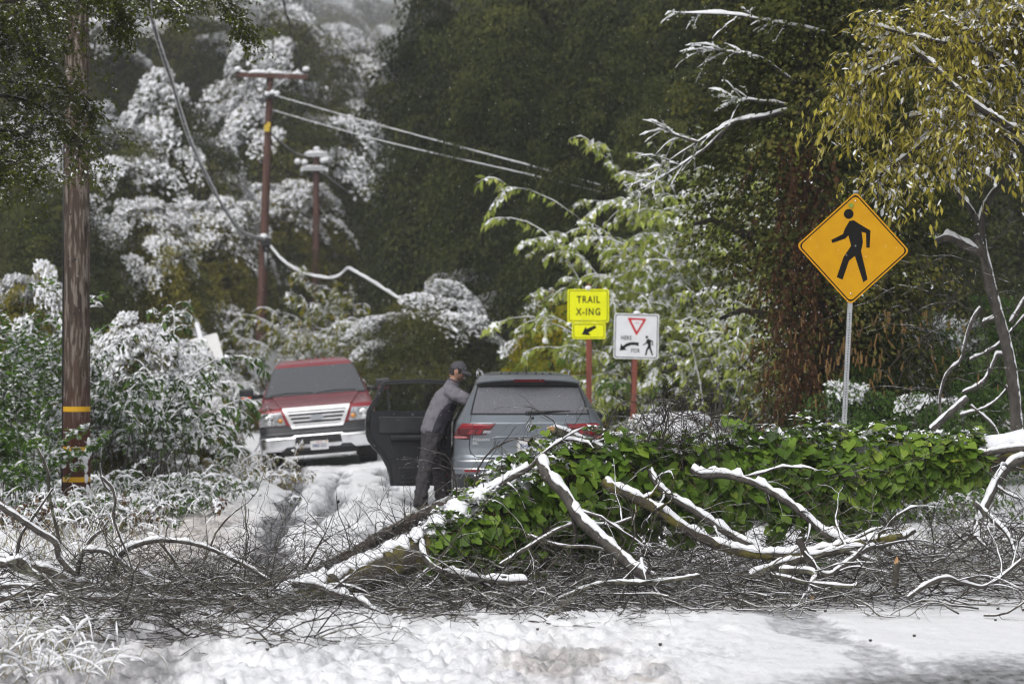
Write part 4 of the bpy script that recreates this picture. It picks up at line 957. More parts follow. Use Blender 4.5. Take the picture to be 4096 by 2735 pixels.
    for z in range(5):
        leaf_quads(ms, Pp[sel] + rg.normal(0, .03, (K, 3)) * [1, 1, .5], rg.normal(0, 1, (K, 3)) * [1, 1, .25], rg.normal(0, .25, (K, 3)) + [0, 0, 1], .05 * rg.uniform(.5, 1.5, K), .045 * rg.uniform(.5, 1.4, K), 0, .5, .3)
    Pi = resample(P[14:30], 150); fi = np.linspace(0, 15, 150); ti = np.interp(fi, [0, 3, 8, 12, 15], [.03, .09, .17, .20, .20]); ri = np.interp(fi, np.arange(16), rr[14:30])
    sc = MB(); sc.caps(Pi + np.c_[0 * ti, -.02 + 0 * ti, ti * .95], ri * np.interp(fi, [0, 6, 12, 15], [1, .9, .6, .2]), .030 * np.interp(fi, [0, 10, 15], [1, .9, .2]), lump=1.0, seed=15, w=.85); sc.build('trunk_snow', M['snow'], t)
    o = mb.build('ivy_foliage', [M['ivy']], t); o['kind'] = 'stuff'
    o = ms.build('ivy_snow', [M['snow']], t); o['kind'] = 'stuff'
    o.data.polygons.foreach_set('use_smooth', np.ones(len(o.data.polygons), bool))
    # ivy stems and berries
    st = MB(); q = rg.choice(idx, 420); Pst = arcs(rg, Pp[q], rg.normal(0, .6, (420, 3)) + [0, -.3, -.2], rg.uniform(.1, .4, 420), 6, .3, .2); st.tubes(Pst, .0028, 3)
    o = st.build('ivy_stems', mat('ivy_stem', (.16, .10, .05), (.10, .12, .03), 9, .6), t); o['kind'] = 'stuff'
    return t, Ps, P
FT, LIMBS, TRUNK = fallen_tree()

def second_log():
    t = thing('broken_log', 'dark peeling log lying behind the snowy trunk beside the man', 'log', (0, 0, 0))
    P = resample([at(*q) for q in ((1240, 2300, 20.2), (1400, 2215, 20.2), (1560, 2125, 20.3), (1700, 2065, 20.4), (1850, 1990, 20.5), (2000, 1940, 20.5))], 30)
    rr = np.interp(np.arange(30), [0, 4, 18, 29], [.025, .045, .066, .062]); b = MB(); b.tube(P, rr * (1 + .15 * fbm(np.arange(30) * .8, np.zeros(30), seed=8)), 14); b.build('trunk', M['dead_log'], t, sharp=60)
    s = MB()
    px_limb(s, None, [(1545, 2130), (1620, 2080), (1660, 2045)], .012, .004, 20.25, 6); s.build('peeling_bark', M['bark_dark'], t)
    s = MB(); s.caps(P[14:], rr[14:] * .8, .012, lump=1.6, seed=3, w=.6); s.build('log_snow', M['snow'], t)
second_log()

def left_branch():
    t = thing('broken_branch', 'lichen covered broken branch with arching snowy limbs at the left end of the brush', 'branch', (0, 0, 0))
    limbs = [
        ([(40, 2225), (100, 2265), (200, 2290), (300, 2335), (400, 2345), (520, 2385), (640, 2410)], .062, .034, 17.9, 0, .02, 'bark_lichen'),
        ([(-60, 2235), (20, 2255), (90, 2240), (130, 2290), (190, 2320), (250, 2390), (340, 2390), (560, 2390), (760, 2400), (1000, 2380)], .030, .012, 17.5, 0, .02, 'bark_lichen'),
        ([(-40, 1995), (60, 2060), (150, 2120), (225, 2170), (240, 2230), (310, 2300)], .024, .024, 17.8, 0, .012, 'bark_dark'),
        ([(310, 2300), (325, 2230), (370, 2150), (430, 2110)], .020, .008, 17.8, -.2, .010, 'bark_dark'),
        ([(455, 2370), (455, 2290), (480, 2220), (545, 2180), (640, 2160), (760, 2170), (870, 2205), (1000, 2270), (1090, 2330)], .022, .010, 17.7, -.2, .022, 'bark_dark'),
        ([(330, 2200), (420, 2205), (490, 2250), (570, 2295), (700, 2340)], .016, .012, 17.6, 0, .020, 'bark_dark'),
        ([(640, 2165), (690, 2230), (720, 2290), (800, 2350)], .014, .008, 17.6, 0, .010, 'bark_lichen'),
        ([(70, 2210), (85, 2140), (140, 2060), (180, 2000), (215, 1950)], .014, .006, 17.8, 0, .008, 'bark_dark'),
        ([(405, 1905), (450, 1950), (462, 2000), (455, 2060), (480, 2140), (510, 2210), (530, 2275)], .014, .008, 17.4, 0, .004, 'bark_dark'),
        ([(400, 1850), (410, 1920), (440, 1965)], .006, .008, 17.4, 0, .003, 'bark_dark'),
        ([(-40, 2410), (60, 2380), (140, 2370)], .024, .014, 17.3, 0, .02, 'bark_lichen'),
        ([(-30, 2350), (80, 2340), (150, 2355)], .018, .012, 17.3, 0, .02, 'bark_dark'),
        ([(260, 2410), (330, 2470), (400, 2560)], .016, .008, 17.0, -.5, .010, 'bark_lichen'),
        ([(150, 1790), (190, 1880), (200, 1990), (230, 2120), (240, 2180)], .010, .014, 17.9, .1, .006, 'bark_lichen'),
    ]
    for i, (pts, r0, r1, d, dd, cap, bk) in enumerate(limbs):
        m = len(pts); mb, sb = MB(), MB()
        px_limb(mb, sb, [(a, c, dd * k / (m - 1)) for k, (a, c) in enumerate(pts)], r0, r1, d, 20, cap, 60 + i, k=9)
        o = mb.build('limb', M[bk], t); sb.build('limb_snow', M['snow'], o)
left_branch()

# --- the tangle of bare twigs
def brush():
    rg = np.random.default_rng(111); mb = MB()
    def gen(px0, px1, py0, py1, n, L0, L1, zmax, lean, rad, flat=.25, dirx=None):
        px = rg.uniform(px0, px1, n); py = rg.uniform(py0, py1, n)
        g = np.array([gat(a, b) for a, b in zip(px, py)]); zb = rg.random(n) ** 1.6 * zmax
        base = g + np.c_[np.zeros(n), np.zeros(n), zb + .015]
        sx = np.where(rg.random(n) < .5, 1, -1) if dirx is None else dirx
        dirs = np.c_[sx * rg.uniform(.5, 1.2, n), rg.normal(0, .45, n), rg.normal(lean, flat, n)]
        L = rg.uniform(L0, L1, n); P = arcs(rg, base, dirs, L, 11, rg.uniform(-.12, .26, n), .20); P[..., 2] = np.maximum(P[..., 2], .012)
        r = rad * rg.uniform(.6, 1.5, n)[:, None] * (1.1 - np.linspace(0, 1, 11)); mb.tubes(P, r, 3, 0, rg.random(n))
        m = 6; Q, T, tt = along(P, rg, m, .12); K = len(Q)
        P2 = arcs(rg, Q, T * .8 + rg.normal(0, .55, (K, 3)), rg.uniform(.08, .42, K), 7, rg.uniform(-.15, .25, K), .24); P2[..., 2] = np.maximum(P2[..., 2], .01)
        mb.tubes(P2, rad * .5 * (1.15 - np.linspace(0, 1, 7))[None] * rg.uniform(.7, 1.2, K)[:, None], 3, 0, rg.random(K))
        return P
    allP = [gen(-150, 1100, 2300, 2520, 330, .5, 1.5, .20, .05, .0056), gen(250, 1250, 2440, 2600, 190, .4, 1.2, .12, .05, .0048), gen(1100, 2500, 2300, 2470, 360, .5, 1.4, .16, .04, .0054),
            gen(2300, 4200, 2200, 2430, 480, .5, 1.5, .22, .05, .0056), gen(1500, 2700, 2230, 2380, 190, .5, 1.2, .18, .06, .0055), gen(1500, 2500, 2380, 2500, 170, .4, 1.1, .07, .03, .0045),
            gen(3500, 4200, 2150, 2400, 160, .5, 1.3, .35, .15, .0045), gen(600, 1500, 2340, 2460, 150, .4, 1.0, .14, .10, .0045), gen(2500, 3300, 2330, 2440, 150, .4, 1.1, .06, .02, .0045)]
    o = mb.build('twig_tangle', [M['twig']]); o['kind'] = 'stuff'; o['label'] = 'dense tangle of bare dark twigs heaped across the road'
    # lichen grey sticks among them
    mb = MB(); gen(0, 4100, 2300, 2470, 130, .5, 1.3, .12, .02, .0085); gen(1500, 2700, 2300, 2460, 90, .6, 1.4, .10, .02, .009)
    o = mb.build('lichen_sticks', [M['bark_lichen']]); o['kind'] = 'stuff'; o['label'] = 'pale lichen covered sticks mixed into the twig tangle'
    # upright and arching twigs seen against the snow and the vehicles
    mb = MB()
    for pts, d, r in (
        ([(1355, 2330), (1400, 2230), (1380, 2120), (1350, 2040), (1347, 1980)], 18.5, .005), ([(1390, 2105), (1440, 2080), (1437, 2040)], 18.4, .003), ([(1400, 2130), (1430, 2100), (1438, 2050)], 18.4, .003),
        ([(1210, 2360), (1220, 2240), (1215, 2130), (1222, 2085), (1245, 2070)], 18.5, .004), ([(1500, 2300), (1495, 2150), (1520, 2085), (1570, 2110)], 18.3, .005), ([(1560, 2290), (1545, 2200), (1530, 2110), (1555, 2045)], 18.3, .004),
        ([(1720, 2330), (1680, 2160), (1640, 2070), (1620, 2010)], 18.2, .005), ([(1650, 2080), (1655, 2000)], 18.2, .003),
        ([(1820, 2080), (1830, 1980), (1815, 1870), (1780, 1820), (1730, 1800), (1660, 1790)], 18.2, .006), ([(1815, 1880), (1740, 1850), (1690, 1830), (1640, 1845)], 18.2, .003), ([(1825, 1930), (1760, 1880), (1690, 1880), (1630, 1925)], 18.2, .003),
        ([(1870, 2040), (1920, 1880), (1960, 1810), (2030, 1765), (2080, 1755), (2150, 1790), (2200, 1830)], 18.4, .007), ([(1940, 2020), (1925, 1900), (1990, 1800), (2060, 1765)], 18.3, .004), ([(2010, 1780), (2005, 1850), (2000, 1900)], 18.4, .003),
        ([(2240, 1930), (2230, 1800), (2215, 1700), (2170, 1660), (2130, 1640), (2115, 1635)], 18.7, .005), ([(2130, 1640), (2120, 1670), (2105, 1690)], 18.7, .003), ([(2230, 1790), (2290, 1720), (2320, 1650), (2345, 1610)], 18.7, .003),
        ([(2270, 1960), (2290, 1870), (2360, 1760), (2430, 1700), (2460, 1640), (2520, 1600), (2560, 1610), (2570, 1660), (2620, 1690)], 18.9, .007), ([(2430, 1700), (2430, 1650), (2380, 1630), (2330, 1640)], 18.9, .004), ([(2520, 1600), (2535, 1550), (2500, 1530), (2460, 1525)], 18.9, .003),
        ([(2570, 1650), (2540, 1720), (2500, 1750)], 18.9, .003), ([(2560, 1900), (2610, 1740), (2650, 1680), (2660, 1620)], 19.2, .010), ([(2610, 1890), (2650, 1760), (2670, 1680), (2680, 1640)], 19.2, .010),
        ([(2650, 1760), (2700, 1680), (2750, 1660), (2820, 1700), (2860, 1690)], 19.2, .005), ([(2640, 1690), (2690, 1600), (2730, 1580), (2770, 1640), (2800, 1740), (2830, 1830)], 19.2, .006), ([(2690, 1600), (2620, 1590), (2590, 1620)], 19.2, .004),
        ([(2680, 1640), (2740, 1660), (2840, 1650), (2890, 1720)], 19.2, .005), ([(2670, 1700), (2760, 1680), (2880, 1690), (2890, 1740)], 19.2, .004), ([(2720, 1640), (2780, 1610), (2790, 1590), (2760, 1605)], 19.2, .004),
        ([(2200, 2180), (2500, 2080), (2760, 1900), (2850, 1880)], 18.3, .004), ([(3150, 2000), (3350, 1900), (3500, 1800)], 19.2, .005), ([(3400, 1950), (3560, 1870), (3800, 1760), (4080, 1680)], 19.3, .003), ([(3350, 1920), (3600, 1870), (3900, 1740), (4096, 1660)], 19.3, .003),
        ([(3300, 1900), (3360, 1860), (3410, 1870), (3420, 1940)], 19.0, .004), ([(3300, 2060), (3330, 2010), (3400, 2020), (3520, 2140)], 18.8, .004), ([(960, 2400), (975, 2280), (975, 2140)], 17.6, .008), ([(1220, 2270), (1300, 2130)], 17.9, .010),
        ([(2440, 2330), (2600, 2190), (2660, 2080)], 17.8, .004), ([(3800, 2400), (3950, 2330), (4060, 2270), (4090, 2200)], 17.2, .004), ([(2800, 2400), (3000, 2380), (3300, 2360), (3500, 2370)], 17.2, .005)):
        P = px_limb(mb, None, [(a + rg.normal(0, 6), c + rg.normal(0, 5)) for a, c in pts], r * 1.15, r * .45, d, 12, k=5)
        Q, T, tt = along(P[None], rg, 7, .2); P2 = arcs(rg, Q, T * .9 + rg.normal(0, .5, Q.shape), rg.uniform(.06, .3, len(Q)), 7, .1, .16); mb.tubes(P2, r * .4, 3)
    for k in range(26):
        q = rg.integers(0, 5); c = at(rg.uniform(2560, 2900), rg.uniform(1660, 1800), 19.3); P2 = arcs(rg, c[None] + rg.normal(0, .05, (5, 3)), rg.normal(0, 1, (5, 3)) + [0, 0, .4], rg.uniform(.2, .6, 5), 9, .15, .2); mb.tubes(P2, .003, 3)
    o = mb.build('upright_twigs', [M['twig']], FT); o['kind'] = 'stuff'
    # the small dark cones and twig ends on the snow
    ds = MB()
    for k in range(26):
        pass
    cm = MB(); cm.lathe([(0, -.012), (.006, -.010), (.010, -.002), (.009, .006), (.004, .012), (0, .013)], 8); cone_me = cm.mesh('cone', M['bark_dark'])
    spots = [(3655, 2545), (3480, 2560), (2930, 2490), (2680, 2475), (2640, 2600), (3700, 2400), (3990, 2435), (4090, 2440), (3340, 2355), (2630, 2440), (1860, 2665), (1070, 2650), (1020, 2600), (3980, 2480), (1350, 1995), (2150, 2520), (3070, 2420), (3300, 2440)]
    for i, (a, c) in enumerate(spots):
        g = gat(a, c); o = bpy.data.objects.new('alder_cone', cone_me); COL.objects.link(o)
        s = rg.uniform(.6, 1.2); o.location = (g[0], g[1], gz(g[0], g[1]) + .008 * s); o.scale = (s,) * 3; o.rotation_euler = (rg.uniform(0, 3), rg.uniform(0, 3), 0)
        tag(o, 'small dark cone lying on the snow near the twigs', 'cone', 'dark cones scattered on the snow')
    bm_ = MB(); bm_.ball((0, 0, 0), .013, seg=8, rings=6); bme = bm_.mesh('bud', M['black'])
    for i, (a, c, d) in enumerate(((1353, 2005, 18.5), (1575, 2108, 18.3), (1546, 2134, 18.3), (2570, 1880, 18.4), (2580, 1872, 18.4), (2735, 1755, 19.0), (2640, 1990, 18.3), (2735, 1960, 18.3), (3375, 1945, 19.0), (3420, 1975, 19.0), (3360, 2090, 18.8), (3080, 2035, 18.7), (3140, 1950, 18.9), (2130, 1672, 18.7))):
        o = bpy.data.objects.new('seed_pod', bme); COL.objects.link(o); o.location = at(a, c, d - .02); o.parent = FT; o.scale = (rg.uniform(.8, 1.3),) * 3
brush()
# ---------------------------------------------------------------- signs, poles and wires
def rrect(w, h, r, n=6, cx=0, cz=0):
    pts = []
    for (sx, sz, a0) in ((1, 1, 0), (-1, 1, 90), (-1, -1, 180), (1, -1, 270)):
        for k in range(n + 1):
            a = R(a0 + 90 * k / n); pts.append((cx + sx * (w / 2 - r) + r * math.cos(a), cz + sz * (h / 2 - r) + r * math.sin(a)))
    return pts
def ring(mb, outer, inner, y, mat=0):
    n = len(outer); V = np.array([[p[0], y, p[1]] for p in outer] + [[p[0], y, p[1]] for p in inner])
    mb.add(V, [[i, (i + 1) % n, n + (i + 1) % n, n + i] for i in range(n)], mat)
def flat(mb, pts, y, mat=0):
    pts = [tuple(p) for p in pts]
    bm = bmesh.new(); vs = [bm.verts.new((p[0], y, p[1])) for p in pts]; f = bm.faces.new(vs); f.normal_update()
    if f.normal.y > 0: f.normal_flip()
    r = bmesh.ops.triangulate(bm, faces=[f]); bm.verts.index_update(); bm.verts.ensure_lookup_table()
    V = np.array([v.co[:] for v in bm.verts]); F = np.array([[v.index for v in q.verts] for q in bm.faces]); bm.free()
    mb.add(V, F, mat)
def disc(cx, cz, r, n=20):
    return [(cx + r * math.cos(2 * PI * k / n), cz + r * math.sin(2 * PI * k / n)) for k in range(n)]
def text_mesh(name, s, size, matl, parent, loc, rot=(R(90), 0, 0), sx=1.0, off=0.0, ext=.0006, align='CENTER', spacing=1.0):
    cu = bpy.data.curves.new(name, 'FONT'); cu.body = s; cu.size = size; cu.align_x = align; cu.align_y = 'CENTER'; cu.extrude = ext; cu.offset = off; cu.space_character = spacing; cu.resolution_u = 3
    to = bpy.data.objects.new(name, cu); COL.objects.link(to)
    dg = bpy.context.evaluated_depsgraph_get(); me = bpy.data.meshes.new_from_object(to.evaluated_get(dg)); bpy.data.objects.remove(to); bpy.data.curves.remove(cu)
    o = bpy.data.objects.new(name, me); COL.objects.link(o); me.materials.clear(); me.materials.append(matl); o.parent = parent; o.location = loc; o.rotation_euler = rot; o.scale = (sx, 1, 1)
    return o

M['sign_yellow'] = mat('sign_yellow', (.62, .315, .003), (.57, .28, .004), 8, .5, spec=.2)
M['sign_lime'] = mat('sign_lime', (.78, .80, .005), (.72, .74, .01), 6, .5, spec=.2)
M['sign_white'] = mat('sign_white', (.72, .73, .76), (.66, .67, .70), 6, .4)
M['sign_back'] = mat('sign_back', (.52, .53, .55), (.46, .47, .49), 5, .5, metal=.3)
M['sign_black'] = mat('sign_black', (.008, .008, .008), rough=.6, spec=.12)
M['sign_red'] = mat('sign_red', (.50, .012, .02), rough=.4)
M['post_wood'] = mat('post_wood', (.13, .030, .018), (.20, .055, .032), 4, .8, bump=.5, bscale=30, stretch=(6, 6, .6))
M['wire_thin'] = snow_over(mat('wire_thin', (.06, .06, .065), rough=.6), .15, .8, 2)
M['wire_snow'] = snow_over(mat('wire', (.05, .05, .055), rough=.6), -.75, .5, 5)

def pedestrian(mb, f, y, scale=1.0):
    """The walking figure; f maps drawing units to the sign's plane."""
    body = [(555, 262), (580, 256), (612, 273), (680, 305), (684, 403), (665, 404), (656, 322), (630, 317), (637, 345), (643, 375), (640, 410), (637, 425), (690, 583), (667, 602), (605, 458), (575, 487), (548, 598), (514, 588), (541, 470), (578, 402), (557, 345), (540, 365), (470, 397), (462, 380), (526, 340), (533, 310)]
    flat(mb, [f(*p) for p in body], y)
    flat(mb, [f(547 + 28 * math.cos(k * PI / 12), 223 + 28 * math.sin(k * PI / 12)) for k in range(24)], y)

def walker_sign():
    d = 22.9; s = 422.0; c = at(3413, 993, d); tilt = R(2.9)
    t = thing('pedestrian_sign', 'yellow diamond sign with a black walking figure on a perforated steel post', 'road sign', tuple(c))
    t.rotation_euler = (0, tilt, 0)
    h = 1.077 / 2; rc = .045
    pts = []
    for k in range(4):
        a0 = R(90 * k); cx, cz = (h - rc * 1.414) * math.cos(a0), (h - rc * 1.414) * math.sin(a0)
        for q in range(7):
            a = a0 + R(-45 + 15 * q); pts.append((cx + rc * math.cos(a), cz + rc * math.sin(a)))
    mb = MB(); mb.prism(pts, 0, .004); mb.build('sign_panel', M['sign_yellow'], t, sharp=30)
    sc = lambda k: [(p[0] * k, p[1] * k) for p in pts]
    b = MB(); ring(b, sc(.965), sc(.935), -.0012); b.build('border', M['sign_black'], t)
    # drawing units: 601 per metre, centre (590,415), tilt removed
    ca, sa = math.cos(-R(2.7)), math.sin(-R(2.7))
    def f(X, Y):
        u, v = (X - 591) / 601, -(Y - 415) / 601
        return (u * ca - v * sa, u * sa + v * ca)
    g = MB(); pedestrian(g, f, -.0015); g.build('walking_figure', M['sign_black'], t)
    p = MB(); p.box((0, .027, -1.25), (.045, .045, 3.6)); p.build('post', M['steel'], t, bevel=.003, smooth=False)
    hol = MB(); hol2 = MB()
    for k in range(56):
        z = -.62 - k * .0255
        if z < -2.15: break
        a = np.arange(8) / 8 * 2 * PI
        hol.add(np.c_[.0055 * np.cos(a), np.full(8, .0030), z + .0055 * np.sin(a)], [list(range(8))])
        hol.add(np.c_[np.full(8, -.0240), .027 + .0055 * np.cos(a), z + .0055 * np.sin(a)], [list(range(8))])
    hol.build('post_holes', M['black'], t)['kind'] = 'stuff'
    for z in (.45, -.43):
        bo = MB(); bo.lathe([(0, -.006), (.006, -.006), (.009, 0)], 8, 'y', (.0, -.0015, z)); bo.build('bolt', M['chrome'], t)
    br = MB(); br.box((0, .012, .535), (.05, .045, .012)); br.build('top_bracket', M['steel'], t)
    lf = thing('stuck_leaf', 'small green leaf stuck to the top of the yellow walker sign', 'leaf', tuple(at(3398, 828, d - .012)))
    V, F = ivy_leaf_mesh(5, 'leaf'); m = MB(); V = V * .055; m.add(np.c_[V[:, 0] * .8, -V[:, 2] * .5, V[:, 1]], F[:, ::-1], 0, .75); o = m.build('blade', [M['ivy']], lf); o.rotation_euler = (0, R(50), 0)
    s = MB(); s.tube([(0, 0, 0), (-.015, 0, .04), (-.012, 0, .09), (.01, .0, .125)], .0012, 4); s.build('stalk', LM['gold'], lf)
walker_sign()

def post_sign(name, label, cpx, cpy, d, post_len, rollz=0):
    c = at(cpx, cpy, d); t = thing(name, label, 'road sign', tuple(c)); t.rotation_euler = (0, R(rollz), 0); return t
def snow_lump(t, x, z, w, h, y=.03):
    b = MB(); b.ball((x, y, z + h * .35), (w / 2, w / 2.2, h * .75), seg=14, rings=9); b.build('snow_cap', M['snow'], t)
def trail_sign():
    d = 39.5; k = 1 / 245.0 / 2.6127
    t = post_sign('trail_crossing_sign', 'bright yellow TRAIL X-ING sign with an arrow plate below on a red wooden post', 2353, 1223, d, 3)
    f = lambda X, Y: ((X - 399.5) * k, -(Y - 322) * k)
    mb = MB(); mb.prism(rrect(435 * k, 350 * k, .04), 0, .005); mb.build('sign_panel', M['sign_lime'], t, sharp=30)
    b = MB(); ring(b, rrect(405 * k, 320 * k, .03), rrect(393 * k, 308 * k, .026), -.0015); b.build('border', M['sign_black'], t)
    text_mesh('lettering', 'TRAIL', .158, M['sign_black'], t, (*[f(400, 260)[0], -.002], f(400, 260)[1]), sx=.78, off=.0035, spacing=1.22)
    text_mesh('lettering', 'X-ING', .158, M['sign_black'], t, (*[f(400, 388)[0], -.002], f(400, 388)[1]), sx=.78, off=.0035, spacing=1.22)
    cx, cz = f(406, 584)
    mb = MB(); mb.prism(rrect(352 * k, 168 * k, .035, cx=cx, cz=cz), .006, .011); mb.build('arrow_plate', M['sign_lime'], t, sharp=30)
    b = MB(); ring(b, rrect(322 * k, 140 * k, .026, cx=cx, cz=cz), rrect(311 * k, 129 * k, .022, cx=cx, cz=cz), .0045); b.build('border', M['sign_black'], t)
    b = MB(); flat(b, [f(*p) for p in ((331, 622), (370, 540), (383, 563), (470, 526), (483, 553), (402, 601), (426, 630))], .0042); b.build('arrow', M['sign_black'], t)
    p = MB(); p.box((f(407, 0)[0], .06, -1.0), (.093, .09, 2.7)); p.build('post', M['post_wood'], t, bevel=.005, smooth=False)
    snow_lump(t, f(400, 0)[0], .272, .11, .055); snow_lump(t, .28, .272, .07, .02)
    for z in (.24, -.22): bo = MB(); bo.lathe([(0, -.006), (.006, -.006), (.009, 0)], 8, 'y', (0, -.001, z)); bo.build('bolt', M['steel'], t)
trail_sign()
def yield_sign():
    d = 39.5; k = 1 / 245.0 / 2.6127
    t = post_sign('yield_sign', 'white square sign reading HERE FOR with a red yield triangle and a walking figure', 2545, 1345, d, 3, 1.5)
    f = lambda X, Y: ((X - 901) * k, -(Y - 641 - (X - 901) * .026) * k)
    mb = MB(); mb.prism(rrect(470 * k, 474 * k, .045), 0, .005); mb.build('sign_panel', M['sign_white'], t, sharp=30)
    b = MB(); ring(b, rrect(446 * k, 450 * k, .038), rrect(430 * k, 434 * k, .032), -.0015); b.build('border', M['sign_black'], t)
    def tri(p, r):
        c = np.mean(p, 0); out = []
        for i in range(3):
            a, q, e = np.array(p[i - 1], float), np.array(p[i], float), np.array(p[(i + 1) % 3], float)
            u, v = nrm(a - q), nrm(e - q); out += [q + u * r, q + (u + v) * r * .35, q + v * r]
        return [f(*q) for q in out]
    b = MB(); flat(b, tri([(803, 446), (1007, 456), (903, 636)], 14), -.0015); b.build('yield_triangle', M['sign_red'], t)
    b = MB(); flat(b, tri([(840, 468), (970, 474), (905, 590)], 10), -.0025); b.build('triangle_field', M['sign_white'], t)
    x, z = f(905, 501); text_mesh('lettering', 'YIELD', .024, M['sign_red'], t, (x, -.0035, z), rot=(R(90), 0, 0), off=.0006, spacing=1.1)
    x, z = f(797, 658); text_mesh('lettering', 'HERE', .094, M['sign_black'], t, (x, -.002, z), sx=.74, off=.0016, spacing=1.15)
    x, z = f(895, 792); text_mesh('lettering', 'FOR', .094, M['sign_black'], t, (x, -.002, z), sx=.74, off=.0016, spacing=1.15)
    b = MB(); flat(b, [f(*p) for p in ((730, 790), (745, 714), (763, 743), (795, 718), (835, 704), (880, 701), (929, 706), (927, 742), (890, 733), (850, 733), (815, 744), (785, 763), (806, 783))], -.0017); b.build('arrow', M['sign_black'], t)
    q = 240 / 400.0; g = MB(); pedestrian(g, lambda X, Y: f(1026 + (X - 576) * q * .82, 742 + (Y - 405) * q * .85), -.0017); g.build('walking_figure', M['sign_black'], t)
    p = MB(); p.box((f(893, 0)[0], .055, -1.0), (.092, .09, 2.2)); p.build('post', M['post_wood'], t, bevel=.005, smooth=False)
    snow_lump(t, f(903, 0)[0], .365, .125, .05); snow_lump(t, .13, .366, .08, .015)
yield_sign()
def white_back_sign():
    d = 54.0; s = d / FPX; c = at(822, 1405, d)
    t = thing('leaning_sign', 'white sign seen from behind, leaning left on a snow caked post', 'road sign', tuple(c)); t.rotation_euler = (0, R(-15), 0)
    mb = MB(); mb.prism(rrect(128 * s, 122 * s, .05), -.004, 0); mb.build('sign_panel', mat('sign_back_white', (.80, .80, .79), (.74, .74, .73), 4, .6), t, sharp=30)
    p = MB(); p.box((-.02, -.05, -.42), (.095, .08, 2.1)); p.build('post', snow_over(mat('post_grey', (.35, .34, .35), (.45, .44, .46), 7, .8), -.45, .5, 12), t, smooth=False)
    snow_lump(t, -.02, .62, .11, .06, -.05)
    d = 66.0; s = d / FPX; c = at(1052, 1455, d)
    t = thing('grey_diamond_sign', 'grey back of a diamond sign just right of the tall pole foot', 'road sign', tuple(c))
    mb = MB(); hh = 88 * s; mb.prism([(hh, 0), (0, hh), (-hh, 0), (0, -hh)], 0, .005); mb.build('sign_panel', M['sign_back'], t, sharp=30)
    p = MB(); p.box((0, -.03, -.9), (.06, .05, 2.8)); p.build('post', M['steel'], t, smooth=False)
white_back_sign()

# --- utility poles
def pole_mat(name, a, b, c):
    m = mat(name, a, b, 3.0, .85, bump=.8, bscale=16, stretch=(7, 7, .55), lo=.35, hi=.62)
    nt = m.node_tree; N = nt.nodes; L = nt.links; bs = N['Principled BSDF']
    src = bs.inputs['Base Color'].links[0].from_socket
    tc = N.new('ShaderNodeTexCoord'); mp = N.new('ShaderNodeMapping'); mp.inputs['Scale'].default_value = (24, 24, 3.2); L.new(tc.outputs['Object'], mp.inputs[0])
    nz = N.new('ShaderNodeTexNoise'); nz.inputs['Scale'].default_value = 1.3; nz.inputs['Detail'].default_value = 6; L.new(mp.outputs[0], nz.inputs['Vector'])
    cr = N.new('ShaderNodeValToRGB'); cr.color_ramp.elements[0].position = .50; cr.color_ramp.elements[1].position = .60; L.new(nz.outputs['Fac'], cr.inputs[0])
    mx = N.new('ShaderNodeMixRGB'); mx.inputs['Color2'].default_value = (*c, 1); L.new(cr.outputs[0], mx.inputs['Fac']); L.new(src, mx.inputs['Color1'])
    # reddish, less weathered butt
    sp = N.new('ShaderNodeSeparateXYZ'); L.new(tc.outputs['Object'], sp.inputs[0])
    nz2 = N.new('ShaderNodeTexNoise'); nz2.inputs['Scale'].default_value = 4; L.new(tc.outputs['Object'], nz2.inputs['Vector'])
    ad = N.new('ShaderNodeMath'); ad.operation = 'ADD'; L.new(sp.outputs['Z'], ad.inputs[0]); L.new(nz2.outputs['Fac'], ad.inputs[1])
    mr = N.new('ShaderNodeMapRange'); mr.inputs['From Min'].default_value = 2.35; mr.inputs['From Max'].default_value = 1.5; L.new(ad.outputs[0], mr.inputs['Value'])
    mx2 = N.new('ShaderNodeMixRGB'); mx2.inputs['Color2'].default_value = (.075, .020, .010, 1); L.new(mr.outputs[0], mx2.inputs['Fac']); L.new(mx.outputs[0], mx2.inputs['Color1']); L.new(mx2.outputs[0], bs.inputs['Base Color'])
    return m
M['pole_near'] = pole_mat('pole_near', (.034, .022, .016), (.098, .066, .048), (.235, .195, .165))
M['pole_far'] = mat('pole_far', (.055, .026, .020), (.13, .060, .045), 3, .85, bump=.5, stretch=(7, 7, .6))
M['band'] = mat('reflective_band', (.72, .40, .01), rough=.35)
def pole_body(t, base, top, r0, r1, m, k=28):
    b = MB(); n = 40; P = np.linspace(base, top, n); rr = np.linspace(r0, r1, n)
    b.tube(P, rr * (1 + .012 * fbm(np.arange(n) * .5, np.zeros(n), seed=4)), k); b.build('shaft', m, t); return P, rr
